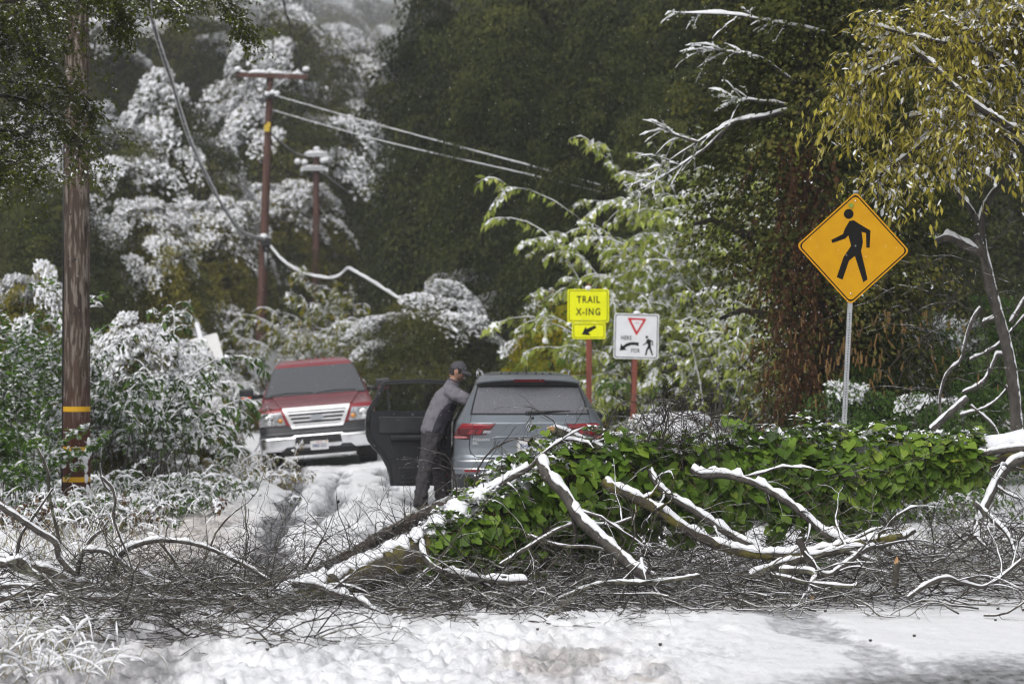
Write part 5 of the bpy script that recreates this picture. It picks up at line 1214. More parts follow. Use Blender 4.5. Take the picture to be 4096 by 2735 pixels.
def near_pole():
    d = 29.0; base = at(308, 2080, d); top = at(306, -900, d)
    t = thing('utility_pole', 'near weathered wooden utility pole with three yellow bands at its foot', 'utility pole', tuple(base), group='wooden utility poles')
    top = top - base
    P, rr = pole_body(t, np.zeros(3), top, .166, .128, M['pole_near'])
    for (y0, y1, x0, x1) in ((1625, 1645, 270, 364), (1785, 1803, 258, 362), (1905, 1925, 268, 362)):
        z = at(0, (y0 + y1) / 2, d)[2] - base[2]; b = MB(); hh = (y1 - y0) * d / FPX / 2
        r = np.interp(z, P[:, 2], rr) + .0035; c = top * (z / top[2]); a = np.radians(np.linspace(-172, -8, 20))
        off = (x0 - 258) / 110 * .6; a = np.linspace(-PI + off, -.02, 20)
        V = np.concatenate([np.c_[c[0] + r * np.cos(a), c[1] + r * np.sin(a), np.full(20, z + s * hh)] for s in (-1, 1)])
        b.add(V, [[i, i + 1, 21 + i, 20 + i] for i in range(19)]); b.build('reflective_band', M['band'], t)
    kb = MB(); rg = np.random.default_rng(5)
    for q in ((350, 690), (330, 775), (300, 1045), (306, 1255), (310, 1100 - 60), (296, 640), (340, 1500), (325, 460), (290, 860)):
        w = at(q[0], q[1], d); z = w[2] - base[2]; c = top * (z / top[2]); r = np.interp(z, P[:, 2], rr); x = (w[0] - base[0]) - c[0]; x = np.clip(x, -r * .9, r * .9); kb.ball((c[0] + x, c[1] - math.sqrt(r * r - x * x) + .004, z), (.014, .008, .018), seg=8, rings=6)
    kb.build('knots', M['black'], t)['kind'] = 'stuff'
    b = MB(); z = at(0, 1450, d)[2] - base[2]; b.tube([(-.168, -.03, .2), (-.163, -.03, 2.0), (-.160, -.03, z + 1.2), (-.152, -.03, 4.6)], .012, 6); b.build('ground_wire', M['black'], t)
    s = MB(); rg = np.random.default_rng(6)
    for k in range(14):
        z = rg.uniform(.25, .95); a = R(rg.uniform(-60, -5)); s.ball((.163 * math.cos(a), .163 * math.sin(a), z), (.035, .02, .06), seg=8, rings=6)
    s.build('stuck_snow', M['snow'], t)
near_pole()
def tall_pole():
    d = 69.0; base = at(1028, 1745, d); top = at(1080, 288, d); g = base.copy()
    t = thing('utility_pole', 'tall wooden utility pole with a snowy crossarm and a yellow tag', 'utility pole', tuple(base), group='wooden utility poles')
    T = top - base; P, rr = pole_body(t, np.zeros(3), T, .165, .095, M['pole_far'], 18)
    w = lambda x, y, dd=0: at(x, y, d + dd) - base
    b = MB(); a0, a1 = w(945, 300, -.15), w(1230, 308, -.15); c = (a0 + a1) / 2; b.box(c, (np.linalg.norm(a1 - a0), .10, .12), Matrix.Rotation(-math.atan2(a1[2] - a0[2], a1[0] - a0[0]), 3, 'Y')); b.build('crossarm', M['pole_far'], t, smooth=False)
    s = MB(); s.caps(np.linspace(a0 + [0, 0, .05], a1 + [0, 0, .05], 14), np.full(14, .05), .07, lump=.2); s.build('crossarm_snow', M['snow'], t)
    for q in ((1022, 312, 1072, 352), (1150, 312, 1088, 352)): b = MB(); b.tube([w(q[0], q[1], -.2), w(q[2], q[3], -.2)], .025, 5); b.build('brace', M['steel'], t)
    for x in (950, 1224):
        b = MB(); b.lathe([(0, 0), (.05, 0), (.085, .03), (.05, .06), (.085, .10), (.05, .14), (0, .15)], 10, 'z', w(x, 296, -.15)); b.build('insulator', M['black'], t); snow_lump(t, w(x, 282, -.15)[0], w(x, 282, -.15)[2], .22, .11, w(x, 282, -.15)[1])
    for (x, y) in ((1068, 380), (1090, 374), (1108, 378)): q = w(x, y, -.18); snow_lump(t, q[0], q[2], .17, .10, q[1])
    b = MB(); b.box((w(1085, 385, -.16)), (.40, .06, .07)); b.tube([w(1072, 385, -.2), w(1045, 415, -.3)], .04, 6); b.build('hardware', M['black'], t, smooth=False)
    b = MB(); b.box(w(1067, 512, -.16), (.15, .02, .20)); b.box(w(1074, 498, -.175), (.10, .02, .14)); b.build('yellow_tag', mat('tag_yellow', (.60, .42, .03), rough=.6), t, smooth=False)
    b = MB(); b.box(w(1064, 968, -.2), (.28, .16, .22)); b.tube([w(1050, 990, -.2), w(1070, 1010, -.2), w(1080, 985, -.2)], .05, 6); b.build('cable_bracket', M['black'], t, smooth=False); q = w(1055, 952, -.2); snow_lump(t, q[0], q[2], .26, .12, q[1])
    b = MB(); b.tube([w(1064, 985, -.16), w(1064, 1075, -.16)], .045, 6); b.build('conduit', M['steel'], t)
    for y in (1505, 1544, 1588): q = w(1035, y); b = MB(); r = np.interp(q[2], P[:, 2], rr) + .004; cx = T * (q[2] / T[2]); a = np.linspace(-PI, 0, 14); b.add(np.concatenate([np.c_[cx[0] + r * np.cos(a), cx[1] + r * np.sin(a), np.full(14, q[2] + s_ * .045)] for s_ in (-1, 1)]), [[i, i + 1, 15 + i, 14 + i] for i in range(13)]); b.build('reflective_band', M['band'], t)
    snow_lump(t, T[0], T[2], .22, .10, 0)
    d2 = 90.0; base = at(1258, 1700, d2); top = at(1266, 600, d2)
    t = thing('utility_pole', 'shorter reddish utility pole with two small snowy crossarms', 'utility pole', tuple(base), group='wooden utility poles')
    T = top - base; pole_body(t, np.zeros(3), T, .15, .115, M['pole_far'], 18); w = lambda x, y, dd=0: at(x, y, d2 + dd) - base
    for (x0, x1, y, nm) in ((1218, 1312, 622, 'crossarm'), (1205, 1312, 678, 'crossarm')):
        a0, a1 = w(x0, y, -.2), w(x1, y - 3, -.2); b = MB(); b.box((a0 + a1) / 2, (a1[0] - a0[0], .10, .11)); b.build(nm, M['steel'], t, smooth=False); s = MB(); s.caps(np.linspace(a0 + [0, 0, .04], a1 + [0, 0, .04], 10), np.full(10, .05), .07, lump=.4); s.build('crossarm_snow', M['snow'], t)
    for (x, y) in ((1190, 652), (1218, 655), (1292, 648), (1305, 645)): q = w(x, y, -.2); snow_lump(t, q[0], q[2], .24, .16, q[1]); b = MB(); b.tube([q, q - [0, 0, .25]], .04, 6); b.build('insulator', M['black'], t)
    for x in (1207, 1308): b = MB(); b.tube([w(x, 672, -.2), w(x, 700, -.2)], .06, 6); b.build('bracket', M['steel'], t)
    snow_lump(t, T[0], T[2], .26, .12, 0)
tall_pole()
def wire(name, label, pts, r, snow=.0, group='wires over the road', n=40):
    P = resample([at(*q) for q in pts], n); b = MB(); b.tube(P, r, 7); t = thing(name, label, 'cable', (0, 0, 0), group=group); b.build('line', M['wire_snow'] if r > .03 else M['wire_thin'], t)
    if snow: s = MB(); s.caps(P, np.full(n, r), snow, lump=.5, seed=len(label)); s.build('snow', M['snow'], t)
wire('overhead_cable', 'thick snow coated cable sagging steeply to the tall pole', [(520, -250, 36), (575, -60, 38.5), (622, 130, 42), (690, 340, 46), (760, 560, 51), (860, 770, 57), (960, 920, 63), (1058, 960, 68.8)], .042, .03, n=60)
wire('overhead_cable', 'snowy cable dipping from the tall pole to a kink and on to the snowy tree', [(1075, 975, 68.8), (1130, 1040, 68.5), (1200, 1085, 68), (1280, 1108, 67.5), (1338, 1110, 67), (1372, 1090, 66.8), (1392, 1073, 66.5), (1415, 1083, 66), (1480, 1120, 65), (1600, 1195, 62), (1740, 1275, 57), (1830, 1325, 55)], .034, .024, n=90)
wire('overhead_wire', 'upper snowy wire running right from the tall pole', [(1100, 382, 68.8), (1400, 468, 64), (1700, 550, 60), (2130, 665, 54.5), (2400, 740, 51)], .015, .006)
wire('overhead_wire', 'second snowy wire just below the upper one', [(1090, 440, 68.8), (1400, 530, 64), (1700, 605, 60), (2080, 690, 55), (2400, 768, 51)], .013, .006)
wire('overhead_wire', 'thin drooping wire between the two distant poles', [(1080, 530, 69), (1120, 570, 74), (1180, 612, 82), (1225, 625, 89.5)], .022, .02)
wire('overhead_wire', 'thin wire falling away right from the shorter pole', [(1285, 690, 89.5), (1420, 790, 96), (1540, 868, 104), (1640, 930, 112)], .028, .02)
wire('overhead_wire', 'faint slanting wire high above the shorter pole', [(1125, -20, 84), (1160, 110, 88), (1220, 340, 95), (1262, 500, 102), (1290, 600, 106)], .03, .02)
wire('overhead_wire', 'short dark wire at the left of the tall pole', [(1010, 420, 69), (1040, 470, 69), (1060, 500, 69)], .02, .015)
def far_rails():
    d = 74.0; t = thing('snowy_fence_rails', 'snow topped horizontal rails half hidden by bushes above the car roof', 'railing', tuple(at(2040, 1440, d))); b0 = at(2040, 1440, d)
    for (x0, y0, x1, y1) in ((1950, 1273, 2145, 1271), (1965, 1333, 2090, 1327), (1980, 1414, 2080, 1412)):
        P = np.linspace(at(x0, y0, d), at(x1, y1, d), 10) - b0; b = MB(); b.tube(P, .045, 6); r = b.build('rail', M['pole_far'], t); s = MB(); s.caps(P, np.full(10, .045), .05, lump=.3); s.build('rail_snow', M['snow'], r)
    for x in (1985, 2095): b = MB(); b.tube([at(x, 1262, d) - b0, at(x, 1530, d) - b0], .06, 6); b.build('post', M['pole_far'], t)
far_rails()
def stump():
    d = 44.0; t = thing('dark_stump', 'dark brown weathered stump beside the car mirror, under the snowy bush', 'stump', tuple(at(2480, 1640, d))); c = at(2480, 1640, d)
    b = MB(); k = 40; a = np.arange(k) / k * 2 * PI; V = []
    for z, s in ((-1.2, 1.1), (-.5, 1.0), (.1, .95), (.35, .9)): V.append(np.c_[.46 * s * np.cos(a) * (1 + .05 * np.cos(a * 11)), .3 * s * np.sin(a) * (1 + .05 * np.cos(a * 9)), z + .12 * np.sin(a * 5) * (z > .3)])
    V = np.concatenate(V); b.add(V, [[q * k + i, q * k + (i + 1) % k, (q + 1) * k + (i + 1) % k, (q + 1) * k + i] for q in range(3) for i in range(k)]); b.add(V[-k:], [list(range(k))]); b.build('trunk', mat('stump_wood', (.03, .02, .018), (.075, .05, .042), 4, .9, bump=.8, bscale=20, stretch=(8, 8, .6)), t, sharp=50)
stump()
# ---------------------------------------------------------------- vehicles
class Shell:
    """Body of a car: at every height a rounded outline in plan; near end at y=0, far end at +y."""
    def __init__(s, prof, Lr=.35, nn=3.0, Lf=.5, taper=.0):
        p = np.array(prof, float); s.z, s.hw, s.yr, s.yf = p.T; s.Lr, s.nn, s.Lf, s.taper = Lr, nn, Lf, taper
    def half(s, z, m=40, ms=26):
        """Right half outline (x>=0) from the near centre to the far centre."""
        z = np.asarray(z, float); hw = np.interp(z, s.z, s.hw)[:, None]; yr = np.interp(z, s.z, s.yr)[:, None]; yf = np.interp(z, s.z, s.yf)[:, None]
        L1 = np.minimum(s.Lr, (yf - yr) * .45); L2 = np.minimum(s.Lf, (yf - yr) * .45)
        a = np.linspace(0, PI / 2, m)[None]; e = 2 / s.nn
        x1 = hw * np.sin(a) ** e; y1 = yr + L1 * (1 - np.cos(a) ** e)
        t = np.linspace(0, 1, ms + 2)[None, 1:-1]; x2 = hw * (1 - s.taper * t) ; y2 = yr + L1 + (yf - L2 - yr - L1) * t
        x3 = hw * (1 - s.taper) * np.cos(a) ** e; y3 = yf - L2 + L2 * np.sin(a) ** e
        return np.concatenate([x1, x2 + 0 * y2, x3], 1), np.concatenate([y1, y2, y3], 1)
    def mesh(s, mb, zs, matf=None, skip=None, top=True):
        zs = np.asarray(zs, float); X, Y = s.half(zs); x = np.concatenate([X, -X[:, -2:0:-1]], 1); y = np.concatenate([Y, Y[:, -2:0:-1]], 1)
        n, k = x.shape; V = np.stack([x, y, np.repeat(zs[:, None], k, 1)], -1)
        i = np.arange(n - 1)[:, None] * k; j = np.arange(k)[None]; j2 = (j + 1) % k
        F = np.stack([i + j, i + j2, i + k + j2, i + k + j], -1).reshape(-1, 4); V = V.reshape(-1, 3)
        if skip is not None: F = F[~skip(V[F].mean(1))]
        mb.add(V, F)
        if top:
            m = k // 2 + 1; q = (n - 1) * k; L = [q + a for a in range(1, m - 1)]; Rr = [q + k - a for a in range(1, m - 1)]
            F2 = [[q, L[0], Rr[0], q]] ; F2 = [[L[a], L[a + 1], Rr[a + 1], Rr[a]] for a in range(len(L) - 1)]
            mb.F.append((np.array(F2) + mb.n - len(V), np.zeros(len(F2), np.int32), np.full(len(F2), .5)))
    def at(s, u, z):
        """Surface point at arc length u from the near centre line (u>0: +x side)."""
        u = np.asarray(u, float); z = np.asarray(z, float); out = np.zeros(u.shape + (3,))
        for r in np.ndindex(u.shape[0]):
            X, Y = s.half(z[r][:1], 160, 60); X, Y = X[0], Y[0]; L = np.r_[0, np.cumsum(np.hypot(np.diff(X), np.diff(Y)))]
            a = np.abs(u[r]); out[r] = np.stack([np.interp(a, L, X) * np.sign(u[r] + 1e-12), np.interp(a, L, Y), z[r]], -1)
        return out
    def side_s(s, y, z):
        X, Y = s.half(np.array([z]), 160, 60); X, Y = X[0], Y[0]; L = np.r_[0, np.cumsum(np.hypot(np.diff(X), np.diff(Y)))]; k = np.argmax(Y >= np.max(Y) - 1e-6)
        return float(np.interp(y, Y[:k + 1], L[:k + 1]))
    def patch(s, mb, poly, off=.004, rows=10, cols=16, mat=0, skirt=.0, sides=False):
        """A panel lying on the surface: outline in (u,z), one span per row."""
        P = np.array(poly, float)
        if sides: P = np.array([[math.copysign(s.side_s(abs(q[0]) if len(q) < 3 else q[0], q[1]), q[2] if len(q) > 2 else 1), q[1]] for q in poly])
        z0, z1 = P[:, 1].min(), P[:, 1].max(); e = 1e-5; zs = np.unique(np.r_[np.linspace(z0 + e, z1 - e, rows), np.clip(P[:, 1], z0 + e, z1 - e)])
        U = []
        for z in zs:
            xs = []
            for i in range(len(P)):
                a, b = P[i], P[(i + 1) % len(P)]
                if (a[1] - z) * (b[1] - z) <= 0 and a[1] != b[1]: xs.append(a[0] + (b[0] - a[0]) * (z - a[1]) / (b[1] - a[1]))
            U.append(np.linspace(min(xs), max(xs), cols))
        U = np.array(U); Z = np.repeat(zs[:, None], cols, 1); Q = s.at(U, Z)
        gu = np.gradient(Q, axis=1); gzv = np.gradient(Q, axis=0); N = nrm(np.cross(gu, gzv)); N = np.where(N[..., 1:2] * 0 + (N * (Q - [0, 2.2, .8])).sum(-1, keepdims=True) < 0, -N, N)
        n, k = U.shape; V = Q + N * off
        i = np.arange(n - 1)[:, None] * k; j = np.arange(k - 1)[None]
        mb.add(V.reshape(-1, 3), np.stack([i + j, i + j + 1, i + k + j + 1, i + k + j], -1).reshape(-1, 4), mat)
        if skirt:
            bd = np.r_[np.arange(k), np.arange(1, n) * k + k - 1, (n - 1) * k + np.arange(k - 2, -1, -1), np.arange(n - 2, 0, -1) * k]
            A = V.reshape(-1, 3)[bd]; B = (Q + N * (off - skirt)).reshape(-1, 3)[bd]; m = len(bd)
            mb.add(np.concatenate([A, B]), [[a, m + a, m + (a + 1) % m, (a + 1) % m] for a in range(m)], mat)
        return Q, N
    def line(s, mb, pts, r, n=24, mat=0, off=.002, k=5):
        P = np.array(pts, float); f = np.linspace(0, len(P) - 1, n); u = np.interp(f, np.arange(len(P)), P[:, 0]); z = np.interp(f, np.arange(len(P)), P[:, 1])
        Q = s.at(u[:, None], z[:, None])[:, 0]; mb.tube(Q - np.array([0, off, 0]), r, k, mat)

def paint(name, c, rough=.3, metal=.35, drops=.25):
    m = mat(name, c, None, rough=rough, metal=metal, coat=.7)
    nt = m.node_tree; N = nt.nodes; L = nt.links; b = N['Principled BSDF']
    tc = N.new('ShaderNodeTexCoord'); nz = N.new('ShaderNodeTexNoise'); nz.inputs['Scale'].default_value = 160; nz.inputs['Detail'].default_value = 2; L.new(tc.outputs['Object'], nz.inputs['Vector'])
    n2 = N.new('ShaderNodeTexNoise'); n2.inputs['Scale'].default_value = 3; n2.inputs['Detail'].default_value = 6; L.new(tc.outputs['Object'], n2.inputs['Vector'])
    mr = N.new('ShaderNodeMapRange'); mr.inputs['To Min'].default_value = rough * .8; mr.inputs['To Max'].default_value = rough * 1.7; L.new(n2.outputs['Fac'], mr.inputs['Value']); L.new(mr.outputs[0], b.inputs['Roughness'])
    bp = N.new('ShaderNodeBump'); bp.inputs['Strength'].default_value = drops; bp.inputs['Distance'].default_value = .003; L.new(nz.outputs['Fac'], bp.inputs['Height']); L.new(bp.outputs[0], b.inputs['Normal']); L.new(bp.outputs[0], b.inputs['Coat Normal'])
    cr = N.new('ShaderNodeMixRGB'); cr.inputs['Color1'].default_value = (*c, 1); cr.inputs['Color2'].default_value = (*[v * .6 + .06 for v in c], 1)
    m2 = N.new('ShaderNodeMapRange'); m2.inputs['From Min'].default_value = .5; m2.inputs['From Max'].default_value = .8; m2.inputs['To Max'].default_value = .6; L.new(n2.outputs['Fac'], m2.inputs['Value']); L.new(m2.outputs[0], cr.inputs['Fac']); L.new(cr.outputs[0], b.inputs['Base Color'])
    return m
def wet_glass(name, c, c2, rough=.12):
    return mat(name, c, c2, 55, rough, bump=.12, bscale=220, spec=.6, stretch=(1, 1, .45), lo=.4, hi=.7)
M['red_paint'] = paint('red_paint', (.26, .012, .022), .28, .15, .2)
M['grey_paint'] = paint('grey_paint', (.165, .188, .215), .28, .5, .25)
M['dark_trim'] = mat('dark_trim', (.016, .018, .022), (.028, .030, .034), 9, .35, bump=.1)
M['grille_sky_sheen'] = mat('grille_sky_sheen', (.80, .80, .82), rough=.3, metal=.45)  # half-metal chrome, bright sky and snow reflection put into its colour
M['badge_light'] = mat('badge_light', (.52, .53, .55), rough=.35, metal=.3)
M['door_trim'] = mat('door_trim', (.012, .013, .016), (.022, .023, .028), 5, .42, coat=.2, spec=.3)
M['rear_glass'] = wet_glass('rear_glass', (.115, .117, .132), (.16, .163, .18), .22)
M['windscreen'] = wet_glass('windscreen', (.08, .084, .094), (.115, .12, .13), .08)
M['side_glass'] = mat('side_glass', (.012, .014, .015), rough=.05)
M['lamp_red'] = mat('lamp_red', (.075, .002, .005), rough=.15, coat=.6)
M['lamp_bright'] = mat('lamp_bright', (.24, .003, .010), rough=.12, coat=.6)
M['lamp_dark'] = mat('lamp_dark', (.05, .004, .008), rough=.2, coat=.6)
M['lamp_clear'] = mat('lamp_clear', (.55, .56, .58), (.25, .26, .28), 18, .12, metal=.3, coat=.8)
M['lamp_amber'] = mat('lamp_amber', (.60, .25, .04), rough=.2, coat=.5)
M['mirror_orange'] = mat('mirror_orange', (.80, .13, .02), rough=.4)
M['plate_white'] = mat('plate_white', (.62, .62, .62), (.55, .55, .56), 20, .5)
M['plate_blue'] = mat('plate_blue', (.03, .06, .16), rough=.5)
M['plate_red'] = mat('plate_red', (.55, .08, .06), rough=.5)
M['seat'] = mat('car_seat', (.02, .02, .022), rough=.8)

def wheel(t, x, y, z, r, w, rim=.6, name='wheel', knob=0):
    h = w / 2; b = MB(); b.lathe([(r * rim, -h), (r * .9, -h * 1.02), (r * .985, -h * .85), (r, -h * .5), (r, h * .5), (r * .985, h * .85), (r * .9, h * 1.02), (r * rim, h)], 48, 'x'); o = b.build(name, M['rubber'], t, sharp=40, loc=(x, y, z))
    if knob:
        kb = MB()
        for k in range(40):
            a = k / 40 * 2 * PI
            for q, ww in ((-.66, .5), (-.1, .5), (.5, .5)):
                aa = a + (.08 if q == -.1 else 0); kb.box((q * h + ww * h * .3, (r + .004) * math.cos(aa), (r + .004) * math.sin(aa)), (ww * h, .030, .022), Matrix.Rotation(aa + PI / 2, 3, 'X'))
        kb.build('tread', M['rubber'], o, smooth=False)['kind'] = 'stuff'
    rb = MB(); s = 1 if x > 0 else -1
    rb.lathe([(0, s * h * .55), (r * .12, s * h * .6), (r * .5, s * h * .5), (r * rim, s * h * .95)], 32, 'x'); rb.build('rim', M['steel'], o)

def plate(t, x, y, z, txt, name='license_plate', tilt=0, top='California', frame=None):
    b = MB(); b.prism(rrect(.305, .152, .012), 0, .004); o = b.build(name, M['plate_white'], t, sharp=30); o.location = (x, y, z); o.rotation_euler = (R(tilt), 0, 0)
    text_mesh('plate_number', txt, .088, M['plate_blue'], o, (0, -.0015, -.010), sx=.66, off=.0014, spacing=1.1)
    text_mesh('plate_state', top, .030, M['plate_red'], o, (-.01, -.0015, .050), sx=.95, off=.0004)
    st = MB(); flat(st, rrect(.035, .016, .002, 2, .115, .055), -.0015); st.build('plate_sticker', M['lamp_amber'], o)
    if frame:
        f = MB(); ring(f, rrect(.318, .168, .014), rrect(.288, .128, .008), -.003); fo = f.build('plate_frame', mat('frame_silver', (.35, .35, .36), rough=.4), o)
        text_mesh('frame_text', frame[0], .015, M['sign_black'], o, (0, -.0045, .074), off=.0004, spacing=1.1); text_mesh('frame_text', frame[1], .022, M['sign_black'], o, (0, -.0045, -.074), off=.0004, spacing=1.6)
    return o

# ---- the red pickup
def pickup():
    t = thing('pickup_truck', 'red pickup with a chrome grille facing the camera on the snowy road', 'pickup truck', (-3.24, 41.0, -.005))
    t.rotation_euler = (0, R(-4.5), R(4.5))
    hl = [ (.335, .93, -.07, 5.4), (.36, .985, -.105, 5.4), (.55, 1.0, -.115, 5.4), (.585, .995, -.10, 5.4), (.61, .98, -.03, 5.4), (.75, .985, .0, 5.4), (.95, .99, .0, 5.4), (1.02, .985, .015, 5.4), (1.055, .975, .05, 5.4), (1.075, .965, .14, 5.4), (1.11, .955, .42, 5.4), (1.15, .945, .80, 5.38), (1.19, .94, 1.15, 4.3), (1.225, .935, 1.36, 3.95),
           (1.26, .92, 1.46, 3.9), (1.40, .865, 1.68, 3.84), (1.60, .775, 1.98, 3.74), (1.735, .705, 2.19, 3.65), (1.80, .665, 2.34, 3.58), (1.845, .60, 2.56, 3.45), (1.868, .50, 2.85, 3.25)]
    sh = Shell(hl, .26, 3.6, .3)
    b = MB(); zs = np.unique(np.r_[[q[0] for q in hl], np.linspace(.60, 1.86, 44)]); sh.mesh(b, zs[zs >= .60]); b.build('body', M['red_paint'], t, sharp=50)
    b = MB(); sh.mesh(b, np.linspace(.335, .605, 10), top=False); b.build('bumper', M['dark_trim'], t)
    b = MB(); sh.patch(b, [(-1.12, .578), (1.12, .578), (1.12, .70), (.50, .70), (.42, .70), (-.42, .70), (-1.12, .70)], .006, 6, 40); sh.patch(b, [(-1.12, .70), (-.40, .70), (-.50, .768), (-1.12, .768)], .006, 5, 20); sh.patch(b, [(1.12, .70), (.40, .70), (.50, .768), (1.12, .768)], .006, 5, 20); b.build('valance', M['dark_trim'], t)
    # chrome bumper corners and the air opening between them
    for sg in (-1, 1):
        b = MB(); sh.patch(b, [(sg * .38, .57), (sg * 1.05, .575), (sg * 1.03, .40), (sg * .98, .345), (sg * .62, .345), (sg * .55, .40), (sg * .40, .41)], .012, 10, 20, skirt=.012); b.build('chrome_bumper', M['chrome'], t)
    b = MB(); sh.patch(b, [(-.44, .565), (.44, .565), (.40, .585), (-.40, .585)], .022, 4, 20, skirt=.02); sh.patch(b, [(-.42, .435), (.42, .435), (.36, .375), (-.36, .375)], .016, 5, 20, skirt=.015); b.build('chrome_strip', M['chrome'], t)
    b = MB(); sh.patch(b, [(-.40, .565), (.40, .565), (.38, .435), (-.38, .435)], .010, 5, 16); b.build('air_intake', M['black'], t)
    plate(t, .01, -.150, .405, '8M81033')
    # grille: chrome surround, bars, oval badge
    oc, ic = [(-.575, 1.045), (.575, 1.045), (.43, .70), (-.43, .70)], [(-.50, .995), (.50, .995), (.375, .745), (-.375, .745)]
    b = MB(); sh.patch(b, ic, .004, 8, 20); b.build('grille_back', M['black'], t)
    b = MB()
    for z0, z1 in ((.995, 1.045), (.70, .745)): w0, w1 = np.interp(z0, [.70, 1.045], [.43, .575]), np.interp(z1, [.70, 1.045], [.43, .575]); sh.patch(b, [(-w0, z0), (w0, z0), (w1, z1), (-w1, z1)], .035, 4, 24, skirt=.04)
    for sg in (-1, 1): sh.patch(b, [(sg * .43, .70), (sg * .375, .745), (sg * .50, .995), (sg * .575, 1.045)], .033, 10, 5, skirt=.04)
    b.build('grille_surround', M['grille_sky_sheen'], t)
    for z in (.775, .84, .905, .965):
        w = np.interp(z, [.745, .995], [.375, .50]); b = MB(); sh.patch(b, [(-w, z - .015), (w, z - .015), (w, z + .015), (-w, z + .015)], .020, 5, 20, skirt=.018); b.build('grille_bar', M['grille_sky_sheen'], t)
    b = MB(); b.prism([(.115 * math.cos(a), .875 + .05 * math.sin(a)) for a in np.linspace(0, 2 * PI, 28, endpoint=False)], -.052, -.02); b.build('badge', mat('badge_silver', (.42, .44, .48), rough=.35, metal=.6), t, sharp=40)
    for sg in (-1, 1):
        h = [(sg * .60, 1.0), (sg * .97, .99), (sg * 1.01, .90), (sg * 1.0, .775), (sg * .53, .775)]
        b = MB(); sh.patch(b, h, .008, 10, 18, skirt=.01); o = b.build('headlight', M['lamp_clear'], t)
        q = sh.at(np.array([[sg * .615]]), np.array([[.855]]))[0, 0]; a = MB(); a.lathe([(0, -.012), (.036, -.008), (.042, .004)], 16, 'y', q - [0, .016, 0]); a.build('turn_signal', M['lamp_amber'], o)
        q = sh.at(np.array([[sg * .80]]), np.array([[.875]]))[0, 0]; a = MB(); a.lathe([(.0, .0), (.04, -.008), (.075, -.012), (.085, -.004)], 20, 'y', q - [0, .012, 0]); a.build('reflector', M['chrome'], o)
        b = MB(); sh.patch(b, [(sg * 1.0, .98), (sg * 1.04, .98), (sg * 1.05, .82), (sg * 1.01, .82)], .010, 6, 4); b.build('side_marker', mat('marker', (.55, .16, .10), rough=.3), o)
        w = MB(); sh.line(w, [(sg * .985, 1.045), (sg * .76, 1.19), (sg * .74, 1.21)], .004, 16); w.build('hood_gap', M['black'], t)
        wheel(t, sg * .83, .92, .385, .385, .31, .55, 'tyre', 1); wheel(t, sg * .83, 4.5, .385, .385, .31, .55, 'tyre')
        m = MB(); m.box((sg * 1.20, 1.50, 1.33), (.25, .12, .21)); mo = m.build('side_mirror', M['dark_trim'], t, bevel=.03, smooth=False); m = MB(); m.box((sg * 1.21, 1.437, 1.268), (.17, .01, .038)); m.build('mirror_signal', M['mirror_orange'], mo); m = MB(); m.box((sg * 1.02, 1.55, 1.28), (.22, .06, .07)); m.build('mirror_arm', M['black'], mo)
        hk = MB(); hk.tube([(sg * .48, -.02, .20), (sg * .54, -.04, .225), (sg * .60, -.03, .215)], .018, 6); hk.build('tow_hook', M['plate_white'], t)
        g = MB(); sh.patch(g, [(2.35, 1.28, sg), (3.6, 1.28, sg), (3.4, 1.70, sg), (2.65, 1.70, sg)], .004, 8, 14, sides=True); g.build('side_window', M['side_glass'], t)
    b = MB(); sh.patch(b, [(-.60, 1.058), (.60, 1.058), (.73, 1.20), (.74, 1.225), (-.74, 1.225), (-.73, 1.20)], .022, 14, 30, skirt=.024); b.build('hood_bulge', M['red_paint'], t)
    b = MB(); sh.patch(b, [(-.91, 1.245), (.91, 1.245), (.745, 1.735), (-.745, 1.735)], .006, 16, 24); b.build('windshield', M['windscreen'], t)
    for sg in (-1, 1): b = MB(); sh.line(b, [(sg * .905, 1.24), (sg * .745, 1.74)], .013, 16); b.build('windshield_trim', M['dark_trim'], t)
    b = MB(); sh.patch(b, [(-.90, 1.222), (.90, 1.222), (.90, 1.25), (-.90, 1.25)], .008, 3, 24); b.build('cowl', M['black'], t)
    for x0, x1 in ((-.80, -.05), (.02, .72)): b = MB(); sh.line(b, [(x0, 1.262), (x0 + .3, 1.295), (x1, 1.275)], .012, 14, off=.02); b.build('wiper', M['black'], t)
    b = MB(); b.box((0, .25, .29), (1.30, .3, .10)); b.box((0, .92, .40), (1.3, .12, .10)); b.box((0, 2.6, .56), (1.6, 4.6, .16)); b.build('underbody', M['black'], t, smooth=False)
    b = MB(); b.box((.05, .28, 1.865), (.02, .02, .01)); 
    for x in (-.30, -.15, 0, .15, .30): pass
    s = MB()
    for k, x in enumerate((-.22, -.08, .06, .20, .34)): s.box((x, 2.75, 1.862), (.06, .10, .03))
    s.build('roof_lights', M['red_paint'], t, bevel=.01, smooth=False)
    return t
pickup()

